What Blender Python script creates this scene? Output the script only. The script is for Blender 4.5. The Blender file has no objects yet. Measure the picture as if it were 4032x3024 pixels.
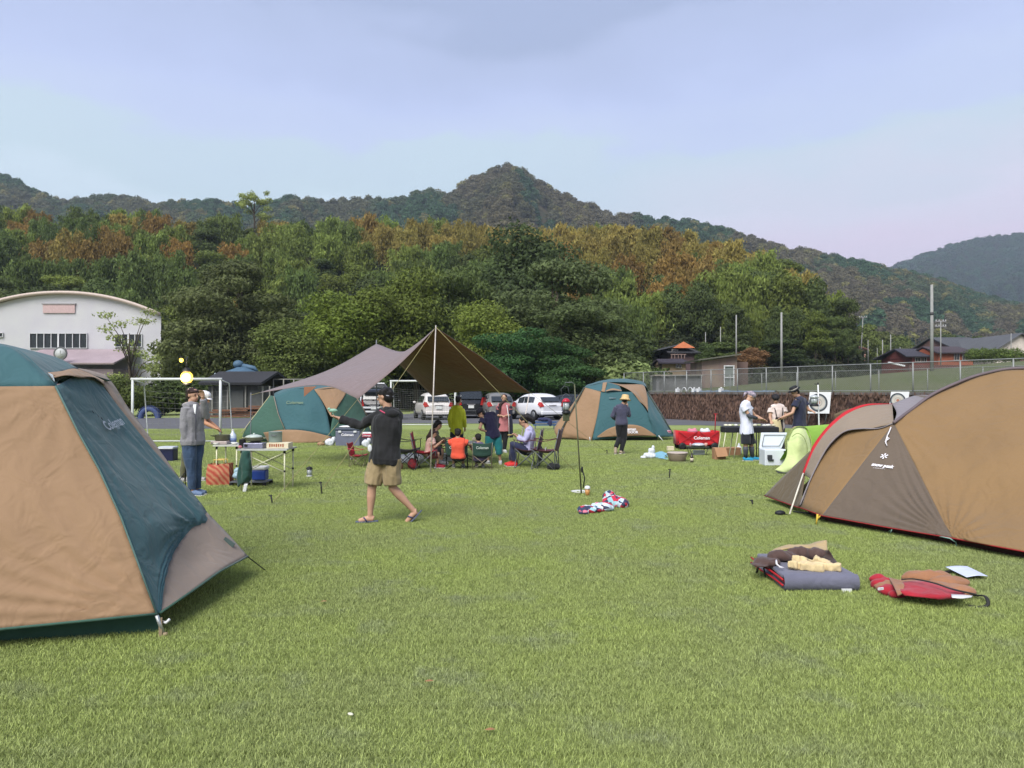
import bpy, bmesh, math, random
import numpy as np
from mathutils import Vector, Matrix, noise as mnoise
random.seed(7); RNG = np.random.default_rng(7)
SC = bpy.context.scene
COL = SC.collection
V = Vector
# ---------------------------------------------------------------- camera
CAMH, FPX = 1.57, 3030.0
PITCH = math.atan(33 / FPX)
cam_data = bpy.data.cameras.new("camera")
cam_data.sensor_width = 36.0
cam_data.lens = 36.0 * FPX / 4032.0
cam_data.clip_start = 0.05
cam_data.clip_end = 9000
cam = bpy.data.objects.new("camera", cam_data); COL.objects.link(cam)
cam.location = (0, 0, CAMH)
cam.rotation_euler = (math.radians(90) + PITCH, 0, 0)
SC.camera = cam
SC.view_settings.view_transform = 'Standard'
SC.view_settings.look = 'None'
SC.view_settings.exposure = 0.40
SC.view_settings.gamma = 1.0
SC.cycles.use_denoising = True
SC.cycles.max_bounces = 5
SC.cycles.diffuse_bounces = 3
SC.cycles.glossy_bounces = 2
SC.cycles.transmission_bounces = 3
SC.cycles.transparent_max_bounces = 6
SC.cycles.volume_bounces = 0
SC.cycles.caustics_reflective = False
SC.cycles.caustics_refractive = False
# ---------------------------------------------------------------- sky and sun
SUN_EL, SUN_AZ = math.radians(48), math.radians(205)   # azimuth clockwise from +Y: high behind the camera, a little left
w = bpy.data.worlds.new("World"); SC.world = w; w.use_nodes = True
nt = w.node_tree; N = nt.nodes; L = nt.links
bg = N['Background']
sky = N.new('ShaderNodeTexSky'); sky.sky_type = 'NISHITA'; sky.sun_disc = False
sky.sun_elevation = SUN_EL; sky.sun_rotation = SUN_AZ; sky.air_density = 1.0; sky.dust_density = 1.5
sm = N.new('ShaderNodeMix'); sm.data_type = 'RGBA'; sm.blend_type = 'MULTIPLY'; sm.inputs[0].default_value = 1
sm.inputs[7].default_value = (1, 1, 1, 1)
L.new(sky.outputs[0], sm.inputs[6])
tc = N.new('ShaderNodeTexCoord'); sp = N.new('ShaderNodeSeparateXYZ'); L.new(tc.outputs['Generated'], sp.inputs[0])
def wmath(op, a, b=None):
    n = N.new('ShaderNodeMath'); n.operation = op
    for i, v in enumerate((a, b)):
        if v is None: continue
        if hasattr(v, 'is_output') or hasattr(v, 'links'): L.new(v, n.inputs[i])
        else: n.inputs[i].default_value = v
    return n.outputs[0]
# thin dusk cloud sheet: broad soft bands, tilted
mp = N.new('ShaderNodeMapping'); L.new(tc.outputs['Generated'], mp.inputs[0])
mp.inputs['Scale'].default_value = (1.5, 1.0, 4.2); mp.inputs['Rotation'].default_value = (0, math.radians(-5), 0)
nz = N.new('ShaderNodeTexNoise'); nz.inputs['Scale'].default_value = 1.7; nz.inputs['Detail'].default_value = 4.0
nz.inputs['Roughness'].default_value = 0.5
L.new(mp.outputs[0], nz.inputs[0])
el = wmath('ADD', sp.outputs[2], wmath('MULTIPLY', wmath('SUBTRACT', nz.outputs[0], 0.5), 0.28))
ramp = N.new('ShaderNodeValToRGB'); L.new(el, ramp.inputs[0])
def lin(c):
    c = c / 255.0
    return c / 12.92 if c <= 0.04045 else ((c + 0.055) / 1.055) ** 2.4
def RGB(r, g, b, k=1.0): return (lin(r) * k, lin(g) * k, lin(b) * k, 1.0)
cr = ramp.color_ramp
cr.elements[0].position = 0.0; cr.elements[0].color = RGB(216, 222, 234)
cr.elements[1].position = 1.0; cr.elements[1].color = RGB(158, 170, 205)
for p, c in ((0.16, (206, 226, 236)), (0.22, (209, 227, 240)), (0.235, (200, 220, 232)), (0.285, (198, 217, 232)), (0.30, (197, 210, 241)), (0.35, (190, 203, 240)), (0.375, (184, 197, 234)), (0.43, (177, 190, 225)), (0.455, (164, 178, 212))):
    e = cr.elements.new(p); e.color = RGB(*c)
# pinkish low glow towards the right (east) horizon
az = wmath('MULTIPLY', sp.outputs[0], 3.2)
lowr = wmath('MULTIPLY', wmath('SUBTRACT', 0.295, el), 8.0)
azc = N.new('ShaderNodeClamp'); L.new(az, azc.inputs[0]); lowc = N.new('ShaderNodeClamp'); L.new(lowr, lowc.inputs[0])
gl = N.new('ShaderNodeClamp'); L.new(wmath('MULTIPLY', azc.outputs[0], lowc.outputs[0]), gl.inputs[0])
pm = N.new('ShaderNodeMix'); pm.data_type = 'RGBA'; L.new(gl.outputs[0], pm.inputs[0]); L.new(ramp.outputs[0], pm.inputs[6])
pm.inputs[7].default_value = RGB(228, 214, 236)
# the cloud sheet over the blue: mostly cloud, some of the clear sky behind it
sk = N.new('ShaderNodeMix'); sk.data_type = 'RGBA'; sk.inputs[0].default_value = 0.92
dim = N.new('ShaderNodeMix'); dim.data_type = 'RGBA'; dim.blend_type = 'MULTIPLY'; dim.inputs[0].default_value = 1
dim.inputs[7].default_value = (0.09, 0.09, 0.09, 1); L.new(sm.outputs[2], dim.inputs[6])
L.new(dim.outputs[2], sk.inputs[6]); L.new(pm.outputs[2], sk.inputs[7])
gn_ = N.new('ShaderNodeMix'); gn_.data_type = 'RGBA'; gn_.blend_type = 'MULTIPLY'; gn_.inputs[0].default_value = 1
L.new(sk.outputs[2], gn_.inputs[6]); gn_.inputs[7].default_value = (0.93, 0.93, 0.93, 1)
L.new(gn_.outputs[2], bg.inputs[0])
bg.inputs[1].default_value = 1.0
sl = bpy.data.lights.new("sun", 'SUN'); sl.energy = 4.4; sl.angle = math.radians(42); sl.color = (1.0, 0.97, 0.92)
so = bpy.data.objects.new("sun", sl); COL.objects.link(so)
sd = V((math.sin(SUN_AZ) * math.cos(SUN_EL), math.cos(SUN_AZ) * math.cos(SUN_EL), math.sin(SUN_EL)))
so.rotation_euler = sd.to_track_quat('Z', 'Y').to_euler(); so.location = sd * 50
# ---------------------------------------------------------------- helpers
_cp, _sp = math.cos(PITCH), math.sin(PITCH)
def ray(px, py):
    x, y, z = (px - 2016) / FPX, 1.0, -(py - 1512) / FPX
    return V((x, y * _cp - z * _sp, y * _sp + z * _cp))
def P(px, py, d):
    r = ray(px, py); s = d / r.y
    return V((r.x * s, d, CAMH + r.z * s))
def G(px, py, z=0.0):
    r = ray(px, py); s = (z - CAMH) / r.z
    return V((r.x * s, r.y * s, z))
ORG = {}
def thing(name, label, cat, loc=(0, 0, 0), group=None):
    o = bpy.data.objects.new(name, None); COL.objects.link(o)
    o.location = loc; o.empty_display_size = 0.1
    o['label'] = label; o['category'] = cat
    if group: o['group'] = group
    ORG[o.name] = V(loc)
    return o
def tag(o, label, cat, group=None, kind=None):
    if label: o['label'] = label
    if cat: o['category'] = cat
    if group: o['group'] = group
    if kind: o['kind'] = kind
    return o
class MB:
    def __init__(s): s.v = []; s.f = []; s.m = []; s.sm = []; s.mi = 0; s.smooth = True
    def add(s, vs, fs, smooth=None):
        b = len(s.v); s.v.extend([V(x) for x in vs])
        sm_ = s.smooth if smooth is None else smooth
        for f in fs: s.f.append([b + i for i in f]); s.m.append(s.mi); s.sm.append(sm_)
        return s
    def box(s, c, size, rot=None):
        c = V(c); hx, hy, hz = size[0] / 2, size[1] / 2, size[2] / 2
        vs = [V((x, y, z)) for x in (-hx, hx) for y in (-hy, hy) for z in (-hz, hz)]
        if rot is not None:
            R = rot if isinstance(rot, Matrix) else Matrix.Rotation(rot, 3, 'Z')
            vs = [R @ v for v in vs]
        return s.add([c + v for v in vs], [(0, 1, 3, 2), (4, 6, 7, 5), (0, 4, 5, 1), (2, 3, 7, 6), (0, 2, 6, 4), (1, 5, 7, 3)], False)
    def tube(s, pts, rad, n=8, caps=True, flat=1.0):
        pts = [V(p) for p in pts]
        if not hasattr(rad, '__len__'): rad = [rad] * len(pts)
        b = len(s.v); vs = []; prev = None
        for i, p in enumerate(pts):
            t = (pts[min(i + 1, len(pts) - 1)] - pts[max(i - 1, 0)])
            t = t.normalized() if t.length > 1e-9 else V((0, 0, 1))
            if prev is None:
                a = V((0, 0, 1)) if abs(t.z) < 0.9 else V((1, 0, 0))
                u = t.cross(a).normalized()
            else:
                u = (prev - t * prev.dot(t)).normalized()
            prev = u; w_ = t.cross(u)
            for k in range(n):
                a = 2 * math.pi * k / n
                vs.append(p + (u * math.cos(a) + w_ * math.sin(a) * flat) * rad[i])
        fs = []
        for i in range(len(pts) - 1):
            for k in range(n):
                k2 = (k + 1) % n
                fs.append((i * n + k, i * n + k2, (i + 1) * n + k2, (i + 1) * n + k))
        if caps:
            fs.append(tuple(range(n))[::-1]); fs.append(tuple((len(pts) - 1) * n + k for k in range(n)))
        return s.add(vs, fs)
    def ball(s, c, r, n=12, m=8, rot=None):
        c = V(c)
        if not hasattr(r, '__len__'): r = (r, r, r)
        vs = []
        for j in range(1, m):
            t = math.pi * j / m
            for k in range(n):
                a = 2 * math.pi * k / n
                vs.append(V((r[0] * math.sin(t) * math.cos(a), r[1] * math.sin(t) * math.sin(a), r[2] * math.cos(t))))
        vs += [V((0, 0, r[2])), V((0, 0, -r[2]))]
        if rot is not None: vs = [rot @ v for v in vs]
        fs = []
        for j in range(m - 2):
            for k in range(n):
                k2 = (k + 1) % n
                fs.append((j * n + k, (j + 1) * n + k, (j + 1) * n + k2, j * n + k2))
        T, B = (m - 1) * n, (m - 1) * n + 1
        for k in range(n):
            k2 = (k + 1) % n
            fs.append((T, k, k2)); fs.append((B, (m - 2) * n + k2, (m - 2) * n + k))
        return s.add([c + v for v in vs], fs)
    def lathe(s, c, prof, n=16, rot=None):
        c = V(c); vs = []
        for r, z in prof:
            for k in range(n):
                a = 2 * math.pi * k / n
                v = V((r * math.cos(a), r * math.sin(a), z))
                vs.append(c + (rot @ v if rot is not None else v))
        fs = []
        for j in range(len(prof) - 1):
            for k in range(n):
                k2 = (k + 1) % n
                fs.append((j * n + k, j * n + k2, (j + 1) * n + k2, (j + 1) * n + k))
        fs.append(tuple(range(n))[::-1]); fs.append(tuple((len(prof) - 1) * n + k for k in range(n)))
        return s.add(vs, fs)
    def poly(s, pts, smooth=False): return s.add(pts, [tuple(range(len(pts)))], smooth)
    def prism(s, pts, ext):
        n = len(pts); e = V(ext); pts = [V(p) for p in pts]
        fs = [tuple(range(n))[::-1], tuple(range(n, 2 * n))]
        for k in range(n):
            k2 = (k + 1) % n; fs.append((k, k2, n + k2, n + k))
        return s.add(pts + [p + e for p in pts], fs, False)
    def grid(s, rows, smooth=True):
        nr, nc = len(rows), len(rows[0]); vs = [p for r in rows for p in r]; fs = []
        for i in range(nr - 1):
            for j in range(nc - 1):
                a = i * nc + j; fs.append((a, a + 1, a + nc + 1, a + nc))
        return s.add(vs, fs, smooth)
    def mesh(s, name, mats, off=V((0, 0, 0))):
        me = bpy.data.meshes.new(name)
        me.from_pydata([tuple(v - off) for v in s.v], [], s.f)
        if not isinstance(mats, (list, tuple)): mats = [mats]
        for m in mats: me.materials.append(m)
        me.polygons.foreach_set('material_index', s.m)
        me.polygons.foreach_set('use_smooth', s.sm)
        me.update()
        return me
    def part(s, name, mats, parent, bevel=0, mods=None):
        off = ORG[parent.name]
        o = bpy.data.objects.new(name, s.mesh(name, mats, off)); COL.objects.link(o)
        o.parent = parent; ORG[o.name] = off
        if bevel: bev(o, bevel)
        return o
    def solo(s, name, mats, label, cat, group=None, kind=None, loc=None, bevel=0):
        if loc is None:
            xs = [v.x for v in s.v]; ys = [v.y for v in s.v]; zs = [v.z for v in s.v]
            loc = V(((min(xs) + max(xs)) / 2, (min(ys) + max(ys)) / 2, min(zs)))
        loc = V(loc)
        o = bpy.data.objects.new(name, s.mesh(name, mats, loc)); COL.objects.link(o)
        o.location = loc; ORG[o.name] = loc
        tag(o, label, cat, group, kind)
        if bevel: bev(o, bevel)
        return o
def bev(o, wd, seg=2):
    m = o.modifiers.new('bevel', 'BEVEL'); m.width = wd; m.segments = seg; m.limit_method = 'ANGLE'; m.angle_limit = 0.6
def solid(o, t, off=0):
    m = o.modifiers.new('solid', 'SOLIDIFY'); m.thickness = t; m.offset = off
def copy_tree(o, parent=None):
    c = o.copy(); COL.objects.link(c); ORG[c.name] = ORG.get(o.name, V((0, 0, 0)))
    if parent is not None: c.parent = parent
    for ch in list(o.children): copy_tree(ch, c)
    return c
def lerp(a, b, t): return a + (b - a) * t
def fbm(p, o=4): return mnoise.fractal(p, 1.0, 2.0, o)
def patch(rows, nu=12, nv=12, wr=0.0, ws=3.0, seed=0, sag=None):
    """grid of control points -> finer Catmull-Rom grid with small wrinkles along the normal"""
    def cr1(pts, n):
        out = []; m = len(pts) - 1
        for i in range(n + 1):
            t = i / n * m; k = min(int(t), m - 1); f = t - k
            p0, p1, p2, p3 = pts[max(k - 1, 0)], pts[k], pts[k + 1], pts[min(k + 2, m)]
            if k == 0: p0 = p1 * 2 - p2
            if k == m - 1: p3 = p2 * 2 - p1
            if m == 1: out.append(lerp(p1, p2, f)); continue
            out.append(0.5 * ((2 * p1) + (p2 - p0) * f + (2 * p0 - 5 * p1 + 4 * p2 - p3) * f * f + (3 * p1 - p0 - 3 * p2 + p3) * f * f * f))
        return out
    R = [cr1([V(p) for p in r], nu) for r in rows]
    cols = [cr1([R[i][j] for i in range(len(R))], nv) for j in range(nu + 1)]
    g = [[cols[j][i] for j in range(nu + 1)] for i in range(nv + 1)]
    if wr:
        out = []
        for i in range(nv + 1):
            row = []
            for j in range(nu + 1):
                p = g[i][j]
                a = g[i][min(j + 1, nu)] - g[i][max(j - 1, 0)]; b = g[min(i + 1, nv)][j] - g[max(i - 1, 0)][j]
                nn = a.cross(b)
                nn = nn.normalized() if nn.length > 1e-9 else V((0, 0, 0))
                edge = min(1, 6 * min(j / nu, 1 - j / nu), 6 * min(i / nv, 1 - i / nv))
                row.append(p + nn * wr * edge * fbm(V((p.x * ws + seed, p.y * ws, p.z * ws * 0.6)), 3))
            out.append(row)
        g = out
    return g
# ---------------------------------------------------------------- materials
_mats = {}
def mat(key, rgb, k=0.75, rough=0.7, metal=0.0, var=0.10, scale=6.0, bump=0.15, bscale=30.0, kind='plain', spec=0.3, alpha=None, emit=None, rgb2=None, trans=0.0, stretch=(1, 1, 1), coord='Object'):
    if key in _mats: return _mats[key]
    m = bpy.data.materials.new(key); m.use_nodes = True; _mats[key] = m
    n, l = m.node_tree.nodes, m.node_tree.links; b = n['Principled BSDF']
    c = RGB(*rgb, k=k)
    t = n.new('ShaderNodeTexCoord'); mp_ = n.new('ShaderNodeMapping'); mp_.inputs['Scale'].default_value = stretch
    l.new(t.outputs[coord], mp_.inputs[0])
    nz_ = n.new('ShaderNodeTexNoise'); nz_.inputs['Scale'].default_value = scale; nz_.inputs['Detail'].default_value = 5
    l.new(mp_.outputs[0], nz_.inputs[0])
    r = n.new('ShaderNodeMapRange'); r.inputs[1].default_value = 0.3; r.inputs[2].default_value = 0.7
    l.new(nz_.outputs[0], r.inputs[0])
    mx = n.new('ShaderNodeMix'); mx.data_type = 'RGBA'; l.new(r.outputs[0], mx.inputs[0])
    c2 = RGB(*rgb2, k=k) if rgb2 else tuple(min(1, x * (1 + var)) for x in c[:3]) + (1,)
    mx.inputs[6].default_value = tuple(x * (1 - var) for x in c[:3]) + (1,) if not rgb2 else c
    mx.inputs[7].default_value = c2
    l.new(mx.outputs[2], b.inputs['Base Color'])
    b.inputs['Roughness'].default_value = rough; b.inputs['Metallic'].default_value = metal
    b.inputs['Specular IOR Level'].default_value = spec
    if kind == 'cloth':
        b.inputs['Sheen Weight'].default_value = 0.15
        wv = n.new('ShaderNodeTexNoise'); wv.inputs['Scale'].default_value = 4.5; wv.inputs['Detail'].default_value = 2; wv.inputs['Distortion'].default_value = 1.2
        l.new(mp_.outputs[0], wv.inputs[0])
        b1 = n.new('ShaderNodeBump'); b1.inputs['Strength'].default_value = 0.5; b1.inputs['Distance'].default_value = 0.04
        l.new(wv.outputs[0], b1.inputs['Height'])
        fn = n.new('ShaderNodeTexNoise'); fn.inputs['Scale'].default_value = bscale; fn.inputs['Detail'].default_value = 3; l.new(mp_.outputs[0], fn.inputs[0])
        b2 = n.new('ShaderNodeBump'); b2.inputs['Strength'].default_value = bump; b2.inputs['Distance'].default_value = 0.01
        l.new(fn.outputs[0], b2.inputs['Height']); l.new(b1.outputs[0], b2.inputs['Normal']); l.new(b2.outputs[0], b.inputs['Normal'])
    elif bump:
        fn = n.new('ShaderNodeTexNoise'); fn.inputs['Scale'].default_value = bscale; fn.inputs['Detail'].default_value = 4; l.new(mp_.outputs[0], fn.inputs[0])
        b2 = n.new('ShaderNodeBump'); b2.inputs['Strength'].default_value = bump; b2.inputs['Distance'].default_value = 0.02
        l.new(fn.outputs[0], b2.inputs['Height']); l.new(b2.outputs[0], b.inputs['Normal'])
    if alpha is not None: b.inputs['Alpha'].default_value = alpha
    if trans:
        b.inputs['Transmission Weight'].default_value = trans; b.inputs['IOR'].default_value = 1.2
    if emit:
        b.inputs['Emission Color'].default_value = RGB(*emit[0]); b.inputs['Emission Strength'].default_value = emit[1]
    return m
def cloth(key, rgb, k=0.75, **kw):
    kw.setdefault('rough', 0.85); return mat(key, rgb, k, kind='cloth', **kw)
def thin(key, rgb, k=0.75, tr=0.35, **kw):
    """thin cloth that lets some light through"""
    m = cloth(key, rgb, k, **kw)
    n, l = m.node_tree.nodes, m.node_tree.links
    if 'thinmix' in n: return m
    b = n['Principled BSDF']; out = n['Material Output']
    ts = n.new('ShaderNodeBsdfTranslucent'); src = b.inputs['Base Color'].links[0].from_socket; l.new(src, ts.inputs[0])
    mx = n.new('ShaderNodeMixShader'); mx.name = 'thinmix'; mx.inputs[0].default_value = tr
    l.new(b.outputs[0], mx.inputs[1]); l.new(ts.outputs[0], mx.inputs[2]); l.new(mx.outputs[0], out.inputs[0])
    return m
def leafmat(key, mode='object', k=1.0, tr=0.38, vs=0.6, rgb=None):
    """leaf material: colour from the object (copies) or from the instance attribute 'tint'"""
    if key in _mats: return _mats[key]
    m = bpy.data.materials.new(key); m.use_nodes = True; _mats[key] = m
    n, l = m.node_tree.nodes, m.node_tree.links; b = n['Principled BSDF']; out = n['Material Output']
    if mode == 'object':
        oi = n.new('ShaderNodeObjectInfo'); src = oi.outputs['Color']
    elif mode == 'tint':
        at = n.new('ShaderNodeAttribute'); at.attribute_type = 'INSTANCER'; at.attribute_name = 'tint'; src = at.outputs['Color']
    else:
        rg = n.new('ShaderNodeRGB'); rg.outputs[0].default_value = RGB(*rgb); src = rg.outputs[0]
    g = n.new('ShaderNodeNewGeometry')
    t = n.new('ShaderNodeTexCoord')
    z = n.new('ShaderNodeTexNoise'); z.inputs['Scale'].default_value = vs; z.inputs['Detail'].default_value = 6; z.inputs['Roughness'].default_value = 0.7
    l.new(t.outputs['Object'], z.inputs[0])
    r = n.new('ShaderNodeMapRange'); r.inputs[1].default_value = 0.3; r.inputs[2].default_value = 0.7; r.inputs[3].default_value = 0.62 * k; r.inputs[4].default_value = 1.45 * k
    l.new(z.outputs[0], r.inputs[0])
    rr = n.new('ShaderNodeMapRange'); rr.inputs[3].default_value = 0.7 if mode == 'object' else .82; rr.inputs[4].default_value = 1.35 if mode == 'object' else 1.2
    l.new(g.outputs['Random Per Island'], rr.inputs[0])
    mu = n.new('ShaderNodeMath'); mu.operation = 'MULTIPLY'; l.new(r.outputs[0], mu.inputs[0]); l.new(rr.outputs[0], mu.inputs[1])
    sc = n.new('ShaderNodeVectorMath'); sc.operation = 'SCALE'; l.new(src, sc.inputs[0]); l.new(mu.outputs[0], sc.inputs['Scale'])
    l.new(sc.outputs[0], b.inputs['Base Color']); b.inputs['Roughness'].default_value = 0.65; b.inputs['Specular IOR Level'].default_value = 0.25
    ts = n.new('ShaderNodeBsdfTranslucent'); l.new(sc.outputs[0], ts.inputs[0])
    mx = n.new('ShaderNodeMixShader'); mx.inputs[0].default_value = tr
    l.new(b.outputs[0], mx.inputs[1]); l.new(ts.outputs[0], mx.inputs[2]); l.new(mx.outputs[0], out.inputs[0])
    return m
WHITE_METAL = lambda: mat('white_painted_metal', (225, 226, 226), 0.8, rough=0.4, var=0.04)
ALU = lambda: mat('aluminium', (190, 192, 190), 0.8, rough=0.35, metal=0.7, var=0.05)
GREYPOLE = lambda: mat('grey_tube', (120, 122, 120), 0.8, rough=0.5, metal=0.3)
BLACK = lambda: mat('black_plastic', (32, 33, 36), 0.8, rough=0.55)
def text_mesh(body, size=1.0, bold=0.0, italic=0.0):
    """flat text as verts/faces in its own x/y plane, centred"""
    c = bpy.data.curves.new('t', 'FONT'); c.body = body; c.size = size; c.align_x = 'CENTER'; c.align_y = 'CENTER'
    c.offset = bold; c.shear = italic; c.resolution_u = 3
    o = bpy.data.objects.new('t', c); COL.objects.link(o)
    dg = bpy.context.evaluated_depsgraph_get(); dg.update()
    me = bpy.data.meshes.new_from_object(o.evaluated_get(dg))
    vs = [v.co.copy() for v in me.vertices]; fs = [tuple(p.vertices) for p in me.polygons]
    bpy.data.objects.remove(o); bpy.data.curves.remove(c); bpy.data.meshes.remove(me)
    return vs, fs
def put_text(mb, body, c, right, up, size, bold=0.0, lift=0.004, italic=0.0):
    vs, fs = text_mesh(body, size, bold, italic)
    r, u = V(right).normalized(), V(up).normalized(); nn = r.cross(u).normalized()
    mb.add([V(c) + r * v.x + u * v.y + nn * lift for v in vs], fs, False)
# ================================================================ LAND
def smooth(t): t = max(0.0, min(1.0, t)); return t * t * (3 - 2 * t)
# wall line on the right: from WA (left end) to WB (right, nearer)
WA, WB = V((7.6, 48.2, 0)), V((24.0, 17.8, 0))
wdir = (WB - WA).normalized(); wnrm = V((-wdir.y, wdir.x, 0))      # towards the far side of the wall
if wnrm.y < 0: wnrm = -wnrm
def behind_wall(x, y): return (V((x, y, 0)) - WA).dot(wnrm)
def along_wall(x, y): return (V((x, y, 0)) - WA).dot(wdir)
# ---- ground: one big sheet
def ground_mat():
    m = bpy.data.materials.new('lawn_turf'); m.use_nodes = True
    n, l = m.node_tree.nodes, m.node_tree.links; b = n['Principled BSDF']
    g = n.new('ShaderNodeNewGeometry')
    def noise(s, d=4, r=0.5):
        z = n.new('ShaderNodeTexNoise'); z.inputs['Scale'].default_value = s; z.inputs['Detail'].default_value = d; z.inputs['Roughness'].default_value = r
        l.new(g.outputs['Position'], z.inputs[0]); return z.outputs[0]
    a = n.new('ShaderNodeValToRGB'); l.new(noise(0.35, 5, 0.6), a.inputs[0])
    a.color_ramp.elements[0].position = 0.36; a.color_ramp.elements[0].color = RGB(140, 150, 100, k=0.92)
    a.color_ramp.elements[1].position = 0.62; a.color_ramp.elements[1].color = RGB(144, 156, 92, k=0.92)
    c = n.new('ShaderNodeMix'); c.data_type = 'RGBA'; c.blend_type = 'MULTIPLY'; c.inputs[0].default_value = 1
    r = n.new('ShaderNodeMapRange'); r.inputs[1].default_value = 0.3; r.inputs[2].default_value = 0.7; r.inputs[3].default_value = 0.62; r.inputs[4].default_value = 1.25
    l.new(noise(38, 6, 0.75), r.inputs[0]); l.new(a.outputs[0], c.inputs[6])
    l.new(r.outputs[0], c.inputs[7]); l.new(c.outputs[2], b.inputs['Base Color'])
    b.inputs['Roughness'].default_value = 0.95; b.inputs['Specular IOR Level'].default_value = 0.1
    bp = n.new('ShaderNodeBump'); bp.inputs['Strength'].default_value = 0.6; bp.inputs['Distance'].default_value = 0.03
    l.new(noise(60, 5, 0.7), bp.inputs['Height']); l.new(bp.outputs[0], b.inputs['Normal'])
    return m
LAWN = ground_mat()
xs = [-3000, -1200, -500, -200, -90, -60, -40, -20, -10, 0, 10, 20, 40, 60, 90, 200, 500, 1200, 3000]
ys = [-400, -60, -20, 0, 10, 20, 30, 40, 50, 70, 100, 200, 400, 800, 1500, 3200]
mb = MB(); mb.grid([[V((x, y, 0 if y < 60 else -0.0)) for x in xs] for y in ys])
mb.solo('ground', LAWN, 'wide mown green lawn', 'ground', kind='structure', loc=(0, 0, 0))
# ---- asphalt lane and car park beyond the lawn
ASPH = mat('asphalt', (118, 118, 122), 0.55, rough=0.9, var=0.12, scale=1.2, bump=0.3, bscale=60)
nearL = [(-70, 31.5), (-22, 33.0), (-14, 33.2), (-9, 34.0), (-6, 38.8), (0, 38.6), (3, 37.5), (9, 36.6), (14, 32.0), (22, 17.5), (26, 10)]
mb = MB(); rows = [[], []]
for x, y in nearL:
    rows[0].append(V((x, y, 0.008)))
    if x < 7.6: rows[1].append(V((x, 66 if x > -9 else 47.5, 0.008)))
    else:
        q = WA + wdir * ((x - 7.6) / 16.4 * 34.5); rows[1].append(V((q.x + 0.0, q.y, 0.008)))
mb.grid(rows)
mb.solo('road', ASPH, 'grey asphalt lane and car park beyond the lawn', 'road', kind='structure', loc=(0, 0, 0))
# ---- verge grass strip behind left lane
# ---- raised field behind the wall
def terr(x, y):
    b = behind_wall(x, y)
    h = 1.45 + 0.064 * max(0, b)
    h += 0.25 * fbm(V((x * 0.06, y * 0.06, 3.3)), 3) * smooth(b / 10)
    return h
FIELD = mat('dry_field_grass', (118, 122, 84), 0.6, rough=1.0, rgb2=(104, 116, 62), scale=0.25, bump=0.6, bscale=8, coord='Object')
mb = MB(); rows = []
for i in range(50):
    s = -7 + i / 49 * 210 if i else 0.15
    s = 0.15 + (i / 49) ** 1.6 * 240
    row = []
    for j in range(60):
        a = -0.0 + j / 59 * 110 - 70 if False else -30 + j / 59 * 90
        q = WA + wdir * (a * (1 + s * 0.02)) + wnrm * s
        if a < 0: q = WA + wdir * (a * (1 + s * 0.02)) + wnrm * s
        h = terr(q.x, q.y) * smooth((a + 9) / 8 + 0.0)
        row.append(V((q.x, q.y, h if a > -9 else -0.3)))
    rows.append(row)
mb.grid(rows)
mb.solo('field', FIELD, 'raised rough field behind the retaining wall', 'ground', kind='structure', loc=(0, 0, 0))
# ---- wooded hill (middle distance)
RIDGE = [(-900, 800), (-400, 815), (0, 850), (200, 865), (420, 850), (700, 880), (1000, 890), (1400, 880), (1700, 890), (2000, 910), (2300, 915), (2500, 920), (2700, 935), (2900, 975), (3000, 1005), (3100, 1045), (3200, 1090), (3280, 1160), (3350, 1280), (3400, 1400), (3460, 1450), (3600, 1500)]
def interp(tab, x):
    if x <= tab[0][0]: return tab[0][1]
    for (a, b), (c, d) in zip(tab, tab[1:]):
        if x <= c: return b + (d - b) * (x - a) / (c - a)
    return tab[-1][1]
HD0, HD1 = 78.0, 165.0
def hill_z(px, d):
    """height of the bare hill under the trees; px is an azimuth, d the distance"""
    top = P(px, interp(RIDGE, px), HD1).z - 7.5
    t = (d - HD0) / (HD1 - HD0)
    if t <= 1: h = top * (smooth(t) * 0.35 + max(0, t) ** 1.15 * 0.65)
    else: h = top * (1 - 0.5 * smooth((t - 1) / 0.9))
    h = max(h, 0)
    return h + 1.2 * fbm(V((px * 0.004, d * 0.04, 1)), 3) * min(1, max(0, t * 4))
EARTH = mat('forest_floor', (62, 66, 44), 0.7, rough=1.0, rgb2=(84, 72, 48), scale=0.15, bump=0.6, bscale=2)
mb = MB(); rows = []
for i in range(40):
    d = HD0 - 4 + (i / 39) * 160
    rows.append([P(px, 1545, d).xy.to_3d() + V((0, 0, hill_z(px, d) - 0.25 if d > HD0 else -0.6)) for px in np.linspace(-1100, 3620, 90)])
mb.grid(rows)
mb.solo('hill', EARTH, 'steep wooded hillside behind the car park', 'hill', kind='structure', loc=(0, 0, 0))
# ---- mountains
def mountain(name, sky, D0, D1, off, seed, label, nx=150, ny=46, rough=1.0, base=0.0):
    rows = []
    xmin, xmax = sky[0][0], sky[-1][0]
    hts = {}
    def H(px, d):
        top = P(px, interp(sky, px), D1).z - off
        t = (d - D0) / (D1 - D0)
        n = fbm(V((px * 0.0016 + seed, d * 0.004, seed)), 5)
        n2 = abs(fbm(V((px * 0.0035 + seed, d * 0.0025, seed + 5)), 4))
        if t <= 1:
            h = base + (top - base) * (0.25 * smooth(t) + 0.75 * max(0, t) ** 1.05) - (n2 * 0.34 + n * 0.12) * (top - base) * math.sin(math.pi * max(0, min(1, t))) * rough
        else: h = top * (1 - 0.6 * smooth((t - 1) / 0.6))
        return h
    for i in range(ny):
        d = D0 + (i / (ny - 1)) * (D1 - D0) * 1.5
        rows.append([P(px, 1545, d).xy.to_3d() + V((0, 0, H(px, d))) for px in np.linspace(xmin, xmax, nx)])
    m = MB(); m.grid(rows)
    m.solo(name, EARTH, label, 'mountain', kind='structure', loc=(0, 0, 0))
    return H
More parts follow.
